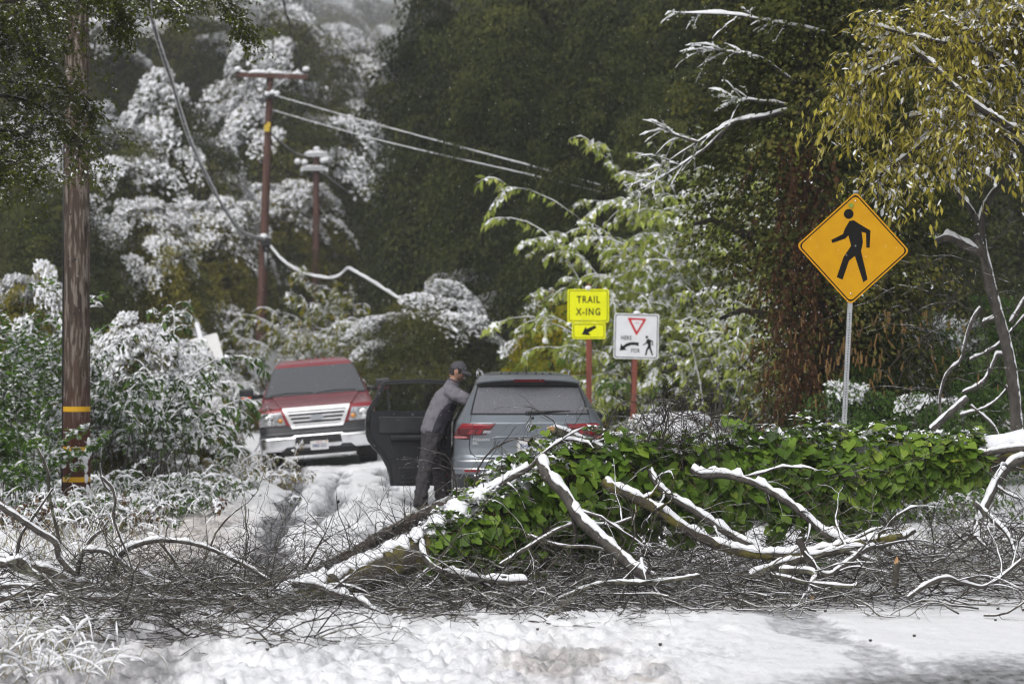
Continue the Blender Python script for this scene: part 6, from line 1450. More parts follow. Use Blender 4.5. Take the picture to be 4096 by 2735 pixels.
# ---- the grey car seen from behind
def grey_car():
    t = thing('grey_suv', 'grey car seen from behind with its left rear door open, behind the fallen tree', 'car', (.215, 27.6, .0)); t.rotation_euler = (0, 0, R(2.8))
    hl = [(.20, .78, .10, 4.3), (.26, .83, .03, 4.42), (.36, .865, -.005, 4.47), (.50, .875, -.02, 4.49), (.56, .88, -.035, 4.49), (.645, .88, -.04, 4.48), (.672, .878, -.03, 4.48), (.684, .876, .025, 4.47), (.72, .873, .045, 4.46), (.80, .868, .05, 4.44), (.92, .862, .045, 4.38), (1.02, .852, .02, 4.0), (1.068, .846, .0, 3.6), (1.082, .842, .0, 3.45), (1.10, .833, .018, 3.38), (1.175, .792, .085, 3.22),
          (1.20, .778, .115, 3.17), (1.35, .70, .28, 2.86), (1.50, .625, .455, 2.55), (1.56, .595, .52, 2.42), (1.60, .565, .60, 2.32), (1.632, .52, .78, 2.2), (1.655, .45, 1.05, 2.05), (1.668, .36, 1.3, 1.9)]
    sh = Shell(hl, .30, 3.0, .6, .04)
    door = lambda c: (c[:, 0] < -.5) & (c[:, 1] > 1.02) & (c[:, 1] < 2.05) & (c[:, 2] > .36) & (c[:, 2] < 1.53) & ~((c[:, 1] < 1.32) & (c[:, 2] < .70))
    zs = np.unique(np.r_[[q[0] for q in hl], np.linspace(.52, 1.66, 52)])
    b = MB(); sh.mesh(b, zs[zs >= .50], skip=door); o = b.build('body', M['grey_paint'], t, sharp=45)
    b = MB(); sh.mesh(b, np.linspace(.20, .505, 10), skip=door, top=False); b.build('lower_bumper', M['dark_trim'], t)
    # rear window and its dark surround
    b = MB(); sh.patch(b, [(-.70, 1.178), (.70, 1.178), (.618, 1.535), (-.618, 1.535)], .003, 16, 24); b.build('window_surround', M['black'], t)
    b = MB(); sh.patch(b, [(-.672, 1.192), (.672, 1.192), (.598, 1.515), (-.598, 1.515)], .006, 18, 26); b.build('rear_window', M['rear_glass'], t)
    # roof spoiler with its high brake light
    sp = MB(); n = 22; xs = np.linspace(-.60, .60, n); yb = .34 + .16 * np.abs(xs / .6) ** 3
    prof = [(.30, 1.610), (.02, 1.592), (.0, 1.580), (.015, 1.562), (.16, 1.545)]
    V = np.array([[x, y + p[0], p[1] - .035 * abs(x / .6) ** 2.5] for x, y in zip(xs, yb) for p in prof]); m = len(prof)
    sp.add(V, [[i * m + j, i * m + j + 1, (i + 1) * m + j + 1, (i + 1) * m + j] for i in range(n - 1) for j in range(m - 1)]); sp.build('spoiler', M['grey_paint'], t, sharp=40)
    b = MB(); xs2 = np.linspace(-.575, .575, 20); V = np.array([[x, .352 + .16 * abs(x / .6) ** 3 + dy, z - .035 * abs(x / .6) ** 2.5] for x in xs2 for dy, z in ((-.002, 1.566), (.04, 1.515))]); b.add(V, [[i * 2, i * 2 + 1, i * 2 + 3, i * 2 + 2] for i in range(19)]); b.build('spoiler_underside', M['black'], t)
    b = MB(); b.prism(rrect(.36, .034, .012), .322, .36); bo = b.build('brake_light', M['lamp_dark'], t, sharp=30); bo.location = (0, 0, 1.567)
    b = MB(); b.prism(rrect(.34, .016, .006), .320, .33); b2 = b.build('brake_light_lens', M['lamp_red'], bo, sharp=30)
    # tail lights
    for sg in (-1, 1):
        f = lambda P: [(sg * u, z) for u, z in P]
        b = MB(); sh.patch(b, f([(.40, 1.078), (.80, 1.074), (.99, .925), (.985, .903), (.70, .905), (.685, .945), (.505, .955)]), .010, 12, 26, skirt=.012); o = b.build('tail_light', M['lamp_red'], t)
        b = MB(); sh.patch(b, f([(.42, 1.072), (.80, 1.069), (.86, 1.02), (.80, 1.022), (.47, 1.026)]), .013, 8, 20); b.build('light_band', M['lamp_bright'], o)
        b = MB(); sh.patch(b, f([(.63, 1.012), (.69, 1.012), (.725, .962), (.665, .962)]), .013, 6, 6); sh.patch(b, f([(.545, 1.012), (.59, 1.012), (.625, .966), (.58, .966)]), .013, 6, 6); b.build('light_segment', M['lamp_bright'], o)
        b = MB(); sh.patch(b, f([(.435, 1.004), (.535, 1.004), (.55, .972), (.465, .972)]), .013, 6, 8); b.build('reverse_light', M['lamp_clear'], o)
        b = MB(); sh.patch(b, f([(.74, .934), (.93, .934), (.965, .912), (.72, .912)]), .013, 4, 10); b.build('indicator', mat('indicator_pink', (.45, .16, .16), rough=.2, coat=.6), o)
        b = MB(); sh.patch(b, f([(.50, .958), (.60, 1.0), (.62, 1.0), (.53, .955)]), .012, 4, 4); sh.line(b, f([(.672, 1.078), (.672, .905)]), .004, 8, off=.012); b.build('light_seam', M['lamp_dark'], o)
        b = MB(); sh.patch(b, f([(.58, .553), (.77, .553), (.77, .532), (.58, .532)]), .008, 3, 10, skirt=.008); b.build('bumper_reflector', M['lamp_bright'], t)
        b = MB(); sh.line(b, f([(.45, .565), (.80, .566), (1.05, .57)]), .007, 16, off=.006); b.build('bumper_trim', M['chrome'], t)
        s = MB(); sh.line(s, f([(.682, 1.178), (.70, 1.08)]), .003, 8); sh.line(s, f([(.70, .905), (.705, .80), (.685, .735), (.62, .698), (.45, .69), (0, .688)]), .005, 30); sh.line(s, f([(.695, 1.178), (.612, 1.54)]), .004, 14); s.build('tailgate_gap', M['black'], t)
        wheel(t, sg * .77, .88, .345, .345, .22); wheel(t, sg * .77, 3.56, .345, .345, .22)
        r = MB(); r.tube(resample([(sg * .50, 1.00, 1.605), (sg * .515, 1.06, 1.645), (sg * .525, 1.20, 1.672), (sg * .53, 1.9, 1.69), (sg * .525, 2.45, 1.665), (sg * .515, 2.60, 1.61)], 26), .017, 8); r.build('roof_rail', M['chrome'], t)
        m = MB(); m.ball((sg * .985, 3.0, 1.10), (.11, .07, .075), seg=16, rings=10); mo = m.build('side_mirror', M['grey_paint'], t); m = MB(); m.ball((sg * .985, 2.955, 1.10), (.092, .03, .06), seg=16, rings=8); m.build('mirror_glass', M['side_glass'], mo); m = MB(); m.box((sg * .88, 3.02, 1.06), (.14, .05, .05)); m.build('mirror_arm', M['black'], mo, smooth=False)
        if sg > 0:
            g = MB(); sh.patch(g, [(.95, 1.19, sg), (3.0, 1.19, sg), (2.5, 1.52, sg), (1.15, 1.50, sg)], .004, 8, 16, sides=True); g.build('side_window', M['side_glass'], t)
        else:
            g = MB(); sh.patch(g, [(.62, 1.20, sg), (.98, 1.20, sg), (.98, 1.49, sg), (.80, 1.47, sg)], .004, 8, 6, sides=True); g.build('quarter_window', M['side_glass'], t)
            g = MB(); sh.patch(g, [(2.12, 1.19, sg), (3.0, 1.19, sg), (2.5, 1.52, sg), (2.12, 1.52, sg)], .004, 8, 10, sides=True); g.build('side_window', M['side_glass'], t)
    b = MB(); sh.line(b, [(-.85, .652), (0, .664), (.85, .652)], .010, 30, off=-.002); b.build('bumper_step', M['chrome'], t)
    # ledges round the number plate recess, badge, lettering, plate, wiper, aerial
    b = MB(); sh.line(b, [(-.44, .905), (-.40, .925), (0, .932), (.40, .925), (.44, .905)], .014, 26, off=.002); sh.line(b, [(-.44, .905), (-.33, .745), (-.28, .725), (.28, .725), (.33, .745), (.44, .905)], .010, 30, off=.0); b.build('plate_recess_edge', M['grey_paint'], t)
    q = sh.at(np.array([[0.]]), np.array([[.828]]))[0, 0]; plate(t, .0, q[1] - .022, .828, '8HRE047', frame=('VOLKSWAGEN', 'CAL'))
    q = sh.at(np.array([[0.]]), np.array([[1.04]]))[0, 0]; c = np.array([0, q[1] - .012, 1.042])
    b = MB(); b.lathe([(.052, .0), (.052, -.006), (.047, -.010), (.044, -.006), (.044, 0)], 30, 'y', c); o = b.build('emblem', M['badge_light'], t)
    b = MB(); b.lathe([(0, -.002), (.044, -.002)], 30, 'y', c); b.build('emblem_field', M['dark_trim'], o)
    b = MB()
    def stroke(a, e, w=.0085):
        a, e = np.array(a), np.array(e); d = nrm(e - a); nn = np.array([-d[1], d[0]]) * w / 2; b.prism([tuple(a + nn), tuple(e + nn), tuple(e - nn), tuple(a - nn)], c[1] - .008, c[1] - .002)
    z0 = c[2]
    for p, q2 in (((-.017, z0 + .038), (.0, z0 + .004)), ((.017, z0 + .038), (.0, z0 + .004)), ((-.036, z0 + .020), (-.014, z0 - .036)), ((-.014, z0 - .036), (.0, z0 - .004)), ((.0, z0 - .004), (.014, z0 - .036)), ((.014, z0 - .036), (.036, z0 + .020))): stroke(p, q2)
    b.build('emblem_letters', M['badge_light'], o, smooth=False)
    for s_, z in (('TIGUAN', .895), ('SEL', .855)):
        q = sh.at(np.array([[-.60]]), np.array([[z]]))[0, 0]; text_mesh('model_lettering', s_, .040, M['badge_light'], t, (-.665, q[1] - .012, z), rot=(R(90), 0, R(-6)), sx=1.25 if s_ == 'TIGUAN' else 1.1, off=.0008, ext=.002, align='LEFT', spacing=1.08)
    q = sh.at(np.array([[.60]]), np.array([[.895]]))[0, 0]; text_mesh('model_lettering', 'TSI', .036, M['badge_light'], t, (.56, q[1] - .012, .895), rot=(R(90), 0, R(6)), off=.0008, ext=.002, align='LEFT')
    q0 = sh.at(np.array([[-.03]]), np.array([[1.20]]))[0, 0]; q1 = sh.at(np.array([[.46]]), np.array([[1.222]]))[0, 0]
    b = MB(); b.tube([q0 - [0, .03, 0], (q0 + q1) / 2 - [0, .035, -.004], q1 - [0, .015, 0]], [.022, .013, .006], 6); b.ball(q0 - [0, .02, .006], (.035, .02, .028)); b.build('rear_wiper', M['black'], t)
    b = MB(); b.add([(.0, .98, 1.70), (-.012, .88, 1.655), (.012, .88, 1.655), (.022, 1.10, 1.64), (-.022, 1.10, 1.64), (-.025, .86, 1.62), (.025, .86, 1.62)], [[0, 1, 2, 2], [0, 2, 3, 3], [0, 4, 1, 1], [0, 3, 4, 4], [1, 5, 6, 2], [2, 6, 3, 3], [1, 4, 5, 5]]); b.tube([(0, .95, 1.66), (0, 1.0, 1.735)], [.012, .004], 6); b.build('antenna', M['black'], t, smooth=False)
    for k, x in enumerate((-.30, -.20, -.11, .11, .19, .28)): b = MB(); b.box((x, .98, 1.646 - .03 * x * x), (.022, .16, .012), Matrix.Rotation(R(-9), 3, 'X')); b.build('roof_rib', M['dark_trim'], t, smooth=False)
    # cabin: floor, rear bench, front seats
    b = MB(); b.box((0, 2.0, .34), (1.5, 3.2, .06)); b.build('cabin_floor', M['seat'], t, smooth=False)
    b = MB(); b.box((0, 1.35, .60), (1.28, .55, .20)); b.box((0, 1.05, .95), (1.28, .18, .62), Matrix.Rotation(R(-12), 3, 'X')); b.build('rear_bench', M['seat'], t, bevel=.05, smooth=False)
    for x in (-.37, .37): b = MB(); b.box((x, 2.35, .58), (.5, .5, .2)); b.box((x, 2.12, .95), (.48, .14, .66), Matrix.Rotation(R(-10), 3, 'X')); b.box((x, 2.05, 1.36), (.26, .09, .16)); b.build('front_seat', M['seat'], t, bevel=.04, smooth=False)
    # the open door, hinged at the middle post
    hx, hy = -.862, 2.06; ang = R(84)
    d = bpy.data.objects.new('open_door', None); COL.objects.link(d); d.parent = t; d.location = (hx, hy, 0); d.rotation_euler = (0, 0, -R(90) + R(90) - ang + R(90) - R(90))
    d.rotation_euler = (0, 0, R(6))
    d.scale = (-1, 1, 1)
    out = [(0, .275), (0, 1.18), (.02, 1.565), (.40, 1.585), (.80, 1.565), (.845, 1.54), (.93, 1.38), (1.03, 1.20), (1.052, 1.05), (1.045, .90), (1.02, .82), (.955, .74), (.86, .635), (.79, .50), (.755, .38), (.745, .275)]
    low = [(0, .275), (0, 1.19), (1.035, 1.19), (1.052, 1.05), (1.045, .90), (1.02, .82), (.955, .74), (.86, .635), (.79, .50), (.755, .38), (.745, .275)]
    b = MB(); b.prism(low, -.02, .075); b.build('door_shell', M['grey_paint'], d, sharp=30)
    b = MB(); inn = [(.0, .30), (.0, 1.17), (.98, 1.17), (.995, 1.05), (.985, .92), (.96, .85), (.89, .765), (.80, .65), (.735, .52), (.70, .40), (.695, .30)]; b.prism(low, -.024, -.018); b.prism(inn, -.055, -.022); b.build('door_trim', M['door_trim'], d, sharp=30)
    P = np.array(out); c0 = P.mean(0)
    def loop(k, dy, r, name, mt):
        Q = c0 + (P - c0) * k; f = np.linspace(0, len(Q), 120); Qx = np.interp(f, np.arange(len(Q) + 1), np.r_[Q[:, 0], Q[0, 0]]); Qz = np.interp(f, np.arange(len(Q) + 1), np.r_[Q[:, 1], Q[0, 1]]); w = MB(); w.tube(np.c_[Qx, np.full(120, dy), Qz], r, 6); w.build(name, M[mt], d)
    loop(.975, -.022, .013, 'door_edge', 'dark_trim'); loop(.915, -.032, .010, 'door_seal', 'rubber')
    fr = [(.02, 1.19), (.03, 1.552), (.40, 1.570), (.795, 1.552), (.835, 1.53), (.92, 1.37), (1.015, 1.19)]; f2 = [(.06, 1.19), (.065, 1.515), (.40, 1.53), (.775, 1.513), (.80, 1.50), (.87, 1.37), (.965, 1.19)]
    b = MB(); n = len(fr)
    for y, fl in ((-.03, 0), (.04, 1)):
        V = np.array([[p[0], y, p[1]] for p in fr + f2]); b.add(V, [[i, i + 1, n + i + 1, n + i] for i in range(n - 1)])
    for lst in (fr, f2): V = np.array([[p[0], y, p[1]] for y in (-.03, .04) for p in lst]); b.add(V, [[i, i + 1, n + i + 1, n + i] for i in range(n - 1)])
    b.build('window_frame', M['dark_trim'], d, smooth=False)
    b = MB(); b.box((.775, .0, 1.352), (.028, .05, .33), Matrix.Rotation(R(5), 3, 'Y')); b.build('window_bar', M['black'], d, smooth=False)
    b = MB(); flat(b, f2, .012); b.build('door_glass', M['door_glass'], d)
    b = MB(); b.box((.45, -.085, .86), (.62, .06, .07)); b.build('armrest', M['door_trim'], d, bevel=.02, smooth=False)
    b = MB(); b.box((.46, -.062, 1.02), (.86, .02, .20)); b.build('upper_trim', M['dark_trim'], d, bevel=.01, smooth=False)
    b = MB(); b.tube([(.90, -.02, .99), (.925, -.035, .96), (.93, -.03, .93)], .008, 6); b.build('door_latch', M['chrome'], d)
    b = MB(); b.box((.40, -.062, .43), (.5, .03, .16)); b.build('door_pocket', M['door_trim'], d, bevel=.02, smooth=False)
    b = MB(); b.box((.10, -.058, .405), (.10, .012, .018)); b.build('door_reflector', M['lamp_bright'], d, smooth=False)
    return t
m = bpy.data.materials.new('door_glass'); m.use_nodes = True
_n = m.node_tree.nodes; _l = m.node_tree.links; _n.remove(_n['Principled BSDF'])
_g = _n.new('ShaderNodeBsdfGlossy'); _g.inputs['Roughness'].default_value = .03; _g.inputs['Color'].default_value = (.9, .92, .92, 1)
_t = _n.new('ShaderNodeBsdfTransparent'); _t.inputs['Color'].default_value = (.42, .44, .44, 1); _x = _n.new('ShaderNodeMixShader'); _f = _n.new('ShaderNodeFresnel'); _f.inputs['IOR'].default_value = 1.6
_l.new(_f.outputs[0], _x.inputs[0]); _l.new(_t.outputs[0], _x.inputs[1]); _l.new(_g.outputs[0], _x.inputs[2]); _l.new(_x.outputs[0], _n['Material Output'].inputs['Surface'])
M['door_glass'] = m
grey_car()
# ---------------------------------------------------------------- the man leaning into the car
def rings(mb, C, A, B, k=20, up=None, caps=True, e=2.2):
    """Loft of superellipse rings: centres C, half widths A (side) and B (front-back)."""
    C = np.asarray(C, float); n = len(C); T = nrm(np.gradient(C, axis=0)); ref = np.array([0, 1.0, 0]) if up is None else np.asarray(up, float)
    S1 = nrm(ref - T * (T @ ref)[:, None]); S2 = np.cross(S1, T); a = np.arange(k) / k * 2 * PI
    ca, sa = np.sign(np.cos(a)) * np.abs(np.cos(a)) ** (2 / e), np.sign(np.sin(a)) * np.abs(np.sin(a)) ** (2 / e)
    A = np.broadcast_to(np.asarray(A, float), (n,)); B = np.broadcast_to(np.asarray(B, float), (n,))
    V = C[:, None] + S1[:, None] * (ca[None] * A[:, None])[..., None] + S2[:, None] * (sa[None] * B[:, None])[..., None]
    i = np.arange(n - 1)[:, None] * k; j = np.arange(k)[None]; j2 = (j + 1) % k
    b = mb.n; mb.add(V.reshape(-1, 3), np.stack([i + j, i + j2, i + k + j2, i + k + j], -1).reshape(-1, 4))
    if caps:
        for q, rev in ((0, 0), (n - 1, 1)):
            idx = [b + q * k + m for m in range(k)]; mb.F.append((np.array([idx if rev else idx[::-1]]), np.zeros(1, np.int32), np.array([.5])))
def limb(mb, P, r, k=14, m=14, flat=1.0, **kw):
    P = resample(P, m); r = np.interp(np.linspace(0, 1, m), np.linspace(0, 1, len(r)), r); rings(mb, P, r, r * flat, k, **kw)
def fused(mb, name, mt, parent, vox, smooth=6, disp=None):
    o = mb.build(name, mt, parent); q = o.modifiers.new('fuse', 'REMESH'); q.mode = 'VOXEL'; q.voxel_size = vox; q.use_smooth_shade = True
    s = o.modifiers.new('relax', 'SMOOTH'); s.iterations = smooth; s.factor = .5
    return o

def man():
    d = 28.95; x0 = (1735 - CXP) / FPX * d; g = gz(x0 - .1, d) + .005
    t = thing('person', 'man in grey fleece, dark trousers and cap leaning into the grey car', 'person', (x0, d, g))
    skin = mat('skin', (.47, .265, .18), (.40, .21, .14), 14, .55)
    # beard shadow on the jaw
    nt = skin.node_tree; N = nt.nodes; L = nt.links; bs = N['Principled BSDF']; src = bs.inputs['Base Color'].links[0].from_socket
    tc = N.new('ShaderNodeTexCoord'); mp = N.new('ShaderNodeVectorMath'); mp.operation = 'DISTANCE'; mp.inputs[1].default_value = (.335, -.01, 1.575); L.new(tc.outputs['Object'], mp.inputs[0])
    mr = N.new('ShaderNodeMapRange'); mr.inputs['From Min'].default_value = .105; mr.inputs['From Max'].default_value = .06; mr.inputs['To Max'].default_value = .72; L.new(mp.outputs['Value'], mr.inputs['Value'])
    mx = N.new('ShaderNodeMixRGB'); mx.inputs['Color2'].default_value = (.045, .032, .026, 1); L.new(mr.outputs[0], mx.inputs['Fac']); L.new(src, mx.inputs['Color1']); L.new(mx.outputs[0], bs.inputs['Base Color'])
    fleece = mat('fleece_light', (.150, .142, .165), (.20, .19, .215), 70, .95, bump=.25, bscale=140)
    nt = fleece.node_tree; N = nt.nodes; L = nt.links; bs = N['Principled BSDF']; src = bs.inputs['Base Color'].links[0].from_socket
    tc = N.new('ShaderNodeTexCoord'); sp = N.new('ShaderNodeSeparateXYZ'); L.new(tc.outputs['Object'], sp.inputs[0])
    # dark side panel: below a seam that runs from the armpit back and down to the hem
    zx = N.new('ShaderNodeValToRGB'); zx.color_ramp.interpolation = 'EASE'
    mrz = N.new('ShaderNodeMapRange'); mrz.inputs['From Min'].default_value = .92; mrz.inputs['From Max'].default_value = 1.42; L.new(sp.outputs['Z'], mrz.inputs['Value'])
    e = zx.color_ramp.elements; zx.color_ramp.interpolation = 'LINEAR'
    e[0].position = 0; e[0].color = (.375,) * 3 + (1,); e[1].position = 1; e[1].color = (.86,) * 3 + (1,)
    for p, v in ((.25, .41), (.5, .47), (.70, .55), (.80, .62), (.85, .72)):
        q = e.new(p); q.color = (v,) * 3 + (1,)
    L.new(mrz.outputs[0], zx.inputs[0])
    xs = N.new('ShaderNodeMath'); xs.operation = 'MULTIPLY_ADD'; xs.inputs[1].default_value = 1.0; xs.inputs[2].default_value = .40; L.new(sp.outputs['X'], xs.inputs[0])
    gt = N.new('ShaderNodeMath'); gt.operation = 'GREATER_THAN'; L.new(xs.outputs[0], gt.inputs[0]); L.new(zx.outputs[0], gt.inputs[1])
    zt = N.new('ShaderNodeMath'); zt.operation = 'LESS_THAN'; zt.inputs[1].default_value = 1.36; L.new(sp.outputs['Z'], zt.inputs[0])
    xt = N.new('ShaderNodeMath'); xt.operation = 'MULTIPLY'; L.new(gt.outputs[0], xt.inputs[0]); L.new(zt.outputs[0], xt.inputs[1])
    # the sleeve stays light: it starts where the arm leaves the body
    ay = N.new('ShaderNodeMath'); ay.operation = 'MULTIPLY_ADD'; ay.inputs[1].default_value = -.42; ay.inputs[2].default_value = 1.385; L.new(sp.outputs['X'], ay.inputs[0])
    az = N.new('ShaderNodeMath'); az.operation = 'LESS_THAN'; L.new(sp.outputs['Z'], az.inputs[0]); L.new(ay.outputs[0], az.inputs[1])
    xm = N.new('ShaderNodeMath'); xm.operation = 'MULTIPLY'; L.new(xt.outputs[0], xm.inputs[0]); L.new(az.outputs[0], xm.inputs[1])
    mx = N.new('ShaderNodeMixRGB'); mx.inputs['Color2'].default_value = (.034, .031, .044, 1); L.new(xm.outputs[0], mx.inputs['Fac']); L.new(src, mx.inputs['Color1']); L.new(mx.outputs[0], bs.inputs['Base Color'])
    trous = mat('trousers', (.034, .030, .034), (.052, .046, .052), 30, .9, bump=.35, bscale=22)
    capm = mat('cap_cloth', (.060, .060, .068), (.085, .085, .095), 60, .95, bump=.2, bscale=120)
    hairm = mat('hair', (.014, .012, .011), (.03, .026, .023), 90, .8, bump=.5, bscale=120)
    shoem = mat('shoe', (.014, .014, .016), (.03, .03, .033), 20, .7); solem = mat('shoe_sole', (.16, .075, .03), rough=.7)
    # ---- one continuous body: torso, legs, arms, hands, neck and head
    H = np.array([.285, -.005, 1.665]); pit, yaw = R(24), R(-8)
    b = MB()
    rings(b, [(-.01, 0, .90), (0, 0, .98), (.06, 0, 1.14), (.14, 0, 1.32), (.19, 0, 1.43), (.215, 0, 1.49)], [.15, .155, .14, .165, .15, .08], [.115, .12, .105, .115, .09, .06])
    limb(b, [(.205, 0, 1.46), (.225, -.002, 1.53), (.262, -.004, 1.60)], [.062, .056, .055])
    for s, hip, kn, an in ((-1, (-.015, -.09, .93), (-.105, -.12, .48), (-.150, -.10, .075)), (1, (.02, .09, .93), (.055, .16, .48), (.10, .24, .075))):
        limb(b, [hip, tuple((np.array(hip) + kn) / 2 + [.02, 0, 0]), kn, tuple((np.array(kn) + an) / 2 - [.02, 0, 0]), an], [.088, .078, .056, .055, .038])
        limb(b, [an, tuple(np.array(an) + [.06, -.05 if s < 0 else .03, -.03]), tuple(np.array(an) + [.14, -.11 if s < 0 else .07, -.045])], [.038, .038, .025])
    for s, sh_, el, wr, hd in ((-1, (.20, -.165, 1.425), (.40, -.235, 1.325), (.595, -.13, 1.235), (.68, -.07, 1.20)), (1, (.22, .165, 1.425), (.43, .25, 1.31), (.62, .20, 1.20), (.70, .17, 1.165))):
        limb(b, [sh_, tuple((np.array(sh_) + el) / 2), el, tuple((np.array(el) + wr) / 2), wr], [.052, .046, .040, .038, .026])
        dv = nrm(np.array(hd) - wr); sd = nrm(np.cross(dv, [0, 0, 1.0])); dn = np.cross(sd, dv)
        limb(b, [wr, tuple(np.array(wr) + dv * .04), tuple(np.array(wr) + dv * .095)], [.026, .040, .040], flat=.42, up=sd)
        for k, L_ in enumerate((.068, .078, .074, .058)):
            p0 = np.array(wr) + dv * .085 + sd * (k - 1.5) * .0205; limb(b, [p0, p0 + dv * L_ * .5 - dn * .006, p0 + dv * L_ * .8 - dn * .022, p0 + dv * L_ * .92 - dn * .04], [.0098, .0092, .0085, .0065], k=8, m=8)
        p0 = np.array(wr) + dv * .03 + sd * (-s) * -.03; limb(b, [p0, p0 + dv * .03 - sd * s * -.02 - dn * .01, p0 + dv * .06 - sd * s * -.022 - dn * .025], [.013, .011, .008], k=8, m=8)
    # head: modelled looking along +x, then turned down and slightly away
    n1, n2 = 30, 26; th = np.linspace(0, PI, n1)[:, None]; ph = np.arange(n2)[None] / n2 * 2 * PI
    X = np.sin(th) * np.cos(ph); Y = np.sin(th) * np.sin(ph); Z = np.cos(th) + 0 * ph
    fx = np.clip(X, 0, 1); w = .075 * (1 - .22 * sstep(-.1, -1, Z)); hx = X * .098 + .012 * fx * sstep(.1, -.8, Z); hy = Y * w; hz = Z * .118
    g_ = lambda y0, z0, sy, sz: np.exp(-((hy - y0) / sy) ** 2 - ((hz - z0) / sz) ** 2) * (X > .2)
    hx = hx + .026 * g_(0, -.012, .013, .020) + .010 * g_(0, .012, .011, .02) + .006 * g_(0, .038, .05, .010) - .012 * g_(.031, .016, .014, .012) - .012 * g_(-.031, .016, .014, .012) + .007 * g_(0, -.048, .022, .006) + .006 * g_(0, -.060, .02, .006) + .014 * g_(0, -.092, .022, .016)
    Rm = np.array(Matrix.Rotation(yaw, 3, 'Z') @ Matrix.Rotation(pit, 3, 'Y'))
    hp = lambda v: np.asarray(v, float) @ Rm.T + H
    i = np.arange(n1 - 1)[:, None] * n2; j = np.arange(n2)[None]; j2 = (j + 1) % n2
    b.add(hp(np.stack([hx, hy, hz], -1).reshape(-1, 3)), np.stack([i + j, i + n2 + j, i + n2 + j2, i + j2], -1).reshape(-1, 4))
    for s in (-1, 1):
        for q, r in ((hp((-.005, s * .076, .005)), (.026, .012, .033)), (hp((.0, s * .076, -.022)), (.016, .010, .014))): b.ball(q, r, seg=10, rings=8)
    fused(b, 'body', skin, t, .0075, 3)
    for s in (-1, 1):
        e_ = MB(); e_.ball(hp((.080, s * .031, .014)), .0115, seg=10, rings=8); e_.build('eye', mat('eye_white', (.5, .48, .45), rough=.2), t)
        e_ = MB(); limb(e_, [hp((.090, s * .016, .032)), hp((.090, s * .032, .038)), hp((.080, s * .048, .032))], [.004, .005, .003], k=6, m=6); e_.build('eyebrow', hairm, t)
    # hair: close cropped cap over back and sides
    hb = MB(); m = (Z > -.45) ; sc = 1.055; hair = np.stack([hx * sc - .004, hy * sc, hz * 1.03], -1)
    keep = lambda v: (v[:, 2] > np.where(v[:, 0] < -.01, -.062, np.where(v[:, 0] < .045, .0, .045)))
    F = np.stack([i + j, i + n2 + j, i + n2 + j2, i + j2], -1).reshape(-1, 4); Vh = hair.reshape(-1, 3); F = F[keep(Vh[F].mean(1)) & (Vh[F].mean(1)[:, 0] < .085)]; hb.add(hp(Vh), F)
    for s in (-1, 1): limb(hb, [hp((.028, s * .073, .03)), hp((.030, s * .074, .005)), hp((.028, s * .072, -.022))], [.012, .010, .004], k=8, m=6, flat=.5)
    hb.build('hair', hairm, t)
    cb = MB(); zc = np.clip(hz, .0, 9); F = np.stack([i + j, i + n2 + j, i + n2 + j2, i + j2], -1).reshape(-1, 4); Vc = np.stack([X * .108 - .002, Y * .088, Z * .122 + .014], -1).reshape(-1, 3); F = F[Vc[F].mean(1)[:, 2] > .042 - .02 * (Vc[F].mean(1)[:, 0] < -.02)]; cb.add(hp(Vc), F)
    a = np.linspace(-1.15, 1.15, 17); rows = []
    for q, (rad, dz) in enumerate(((.100, .052), (.128, .050), (.155, .040), (.172, .028))): rows.append(np.c_[rad * np.cos(a) ** .7 if False else rad * np.cos(a), .080 * np.sin(a) * (1 - .05 * q), dz - .020 * np.sin(a) ** 2 - 0 * a])
    for dz in (0, -.006):
        V = np.concatenate(rows) + [0, 0, dz]; cb.add(hp(V), [[r * 17 + c, r * 17 + c + 1, (r + 1) * 17 + c + 1, (r + 1) * 17 + c] for r in range(3) for c in range(16)])
    co = cb.build('cap', capm, t); so = co.modifiers.new('thick', 'SOLIDIFY'); so.thickness = .004
    cbt = MB(); cbt.ball(hp((-.002, 0, .137)), .007); cbt.build('cap_button', capm, co)
    # ---- jacket
    jb = MB()
    rings(jb, [(-.005, 0, .935), (.003, 0, .99), (.030, 0, 1.07), (.065, 0, 1.16), (.105, 0, 1.25), (.145, 0, 1.335), (.180, 0, 1.41), (.205, 0, 1.465), (.218, 0, 1.50)], [.182, .182, .180, .182, .195, .205, .195, .13, .085], [.158, .156, .150, .150, .150, .146, .122, .092, .074], 28)
    rings(jb, [(.206, 0, 1.475), (.222, -.002, 1.515), (.240, -.003, 1.555)], [.088, .080, .077], [.080, .077, .076], 20)
    for s, P in ((-1, [(.185, -.150, 1.43), (.235, -.195, 1.415), (.315, -.225, 1.375), (.405, -.235, 1.325), (.50, -.185, 1.28), (.585, -.135, 1.24)]), (1, [(.205, .150, 1.43), (.25, .195, 1.41), (.34, .235, 1.36), (.435, .25, 1.31), (.53, .225, 1.255), (.61, .20, 1.205)])):
        limb(jb, P, [.090, .088, .078, .070, .062, .046], k=18, m=20)
    # soft folds in the cloth
    jo = fused(jb, 'jacket', fleece, t, .011, 8); tx = bpy.data.textures.new('folds', 'CLOUDS'); tx.noise_scale = .09; tx.noise_depth = 2; dm = jo.modifiers.new('folds', 'DISPLACE'); dm.texture = tx; dm.strength = .042; dm.mid_level = .5
    cl = MB(); a = np.linspace(0, 2 * PI, 33); cl.tube(np.c_[.246 + .079 * np.cos(a), .080 * np.sin(a) - .003, 1.565 - .028 * np.cos(a)], .009, 8); cl.build('collar', mat('collar_cloth', (.105, .10, .12), rough=.95), t)
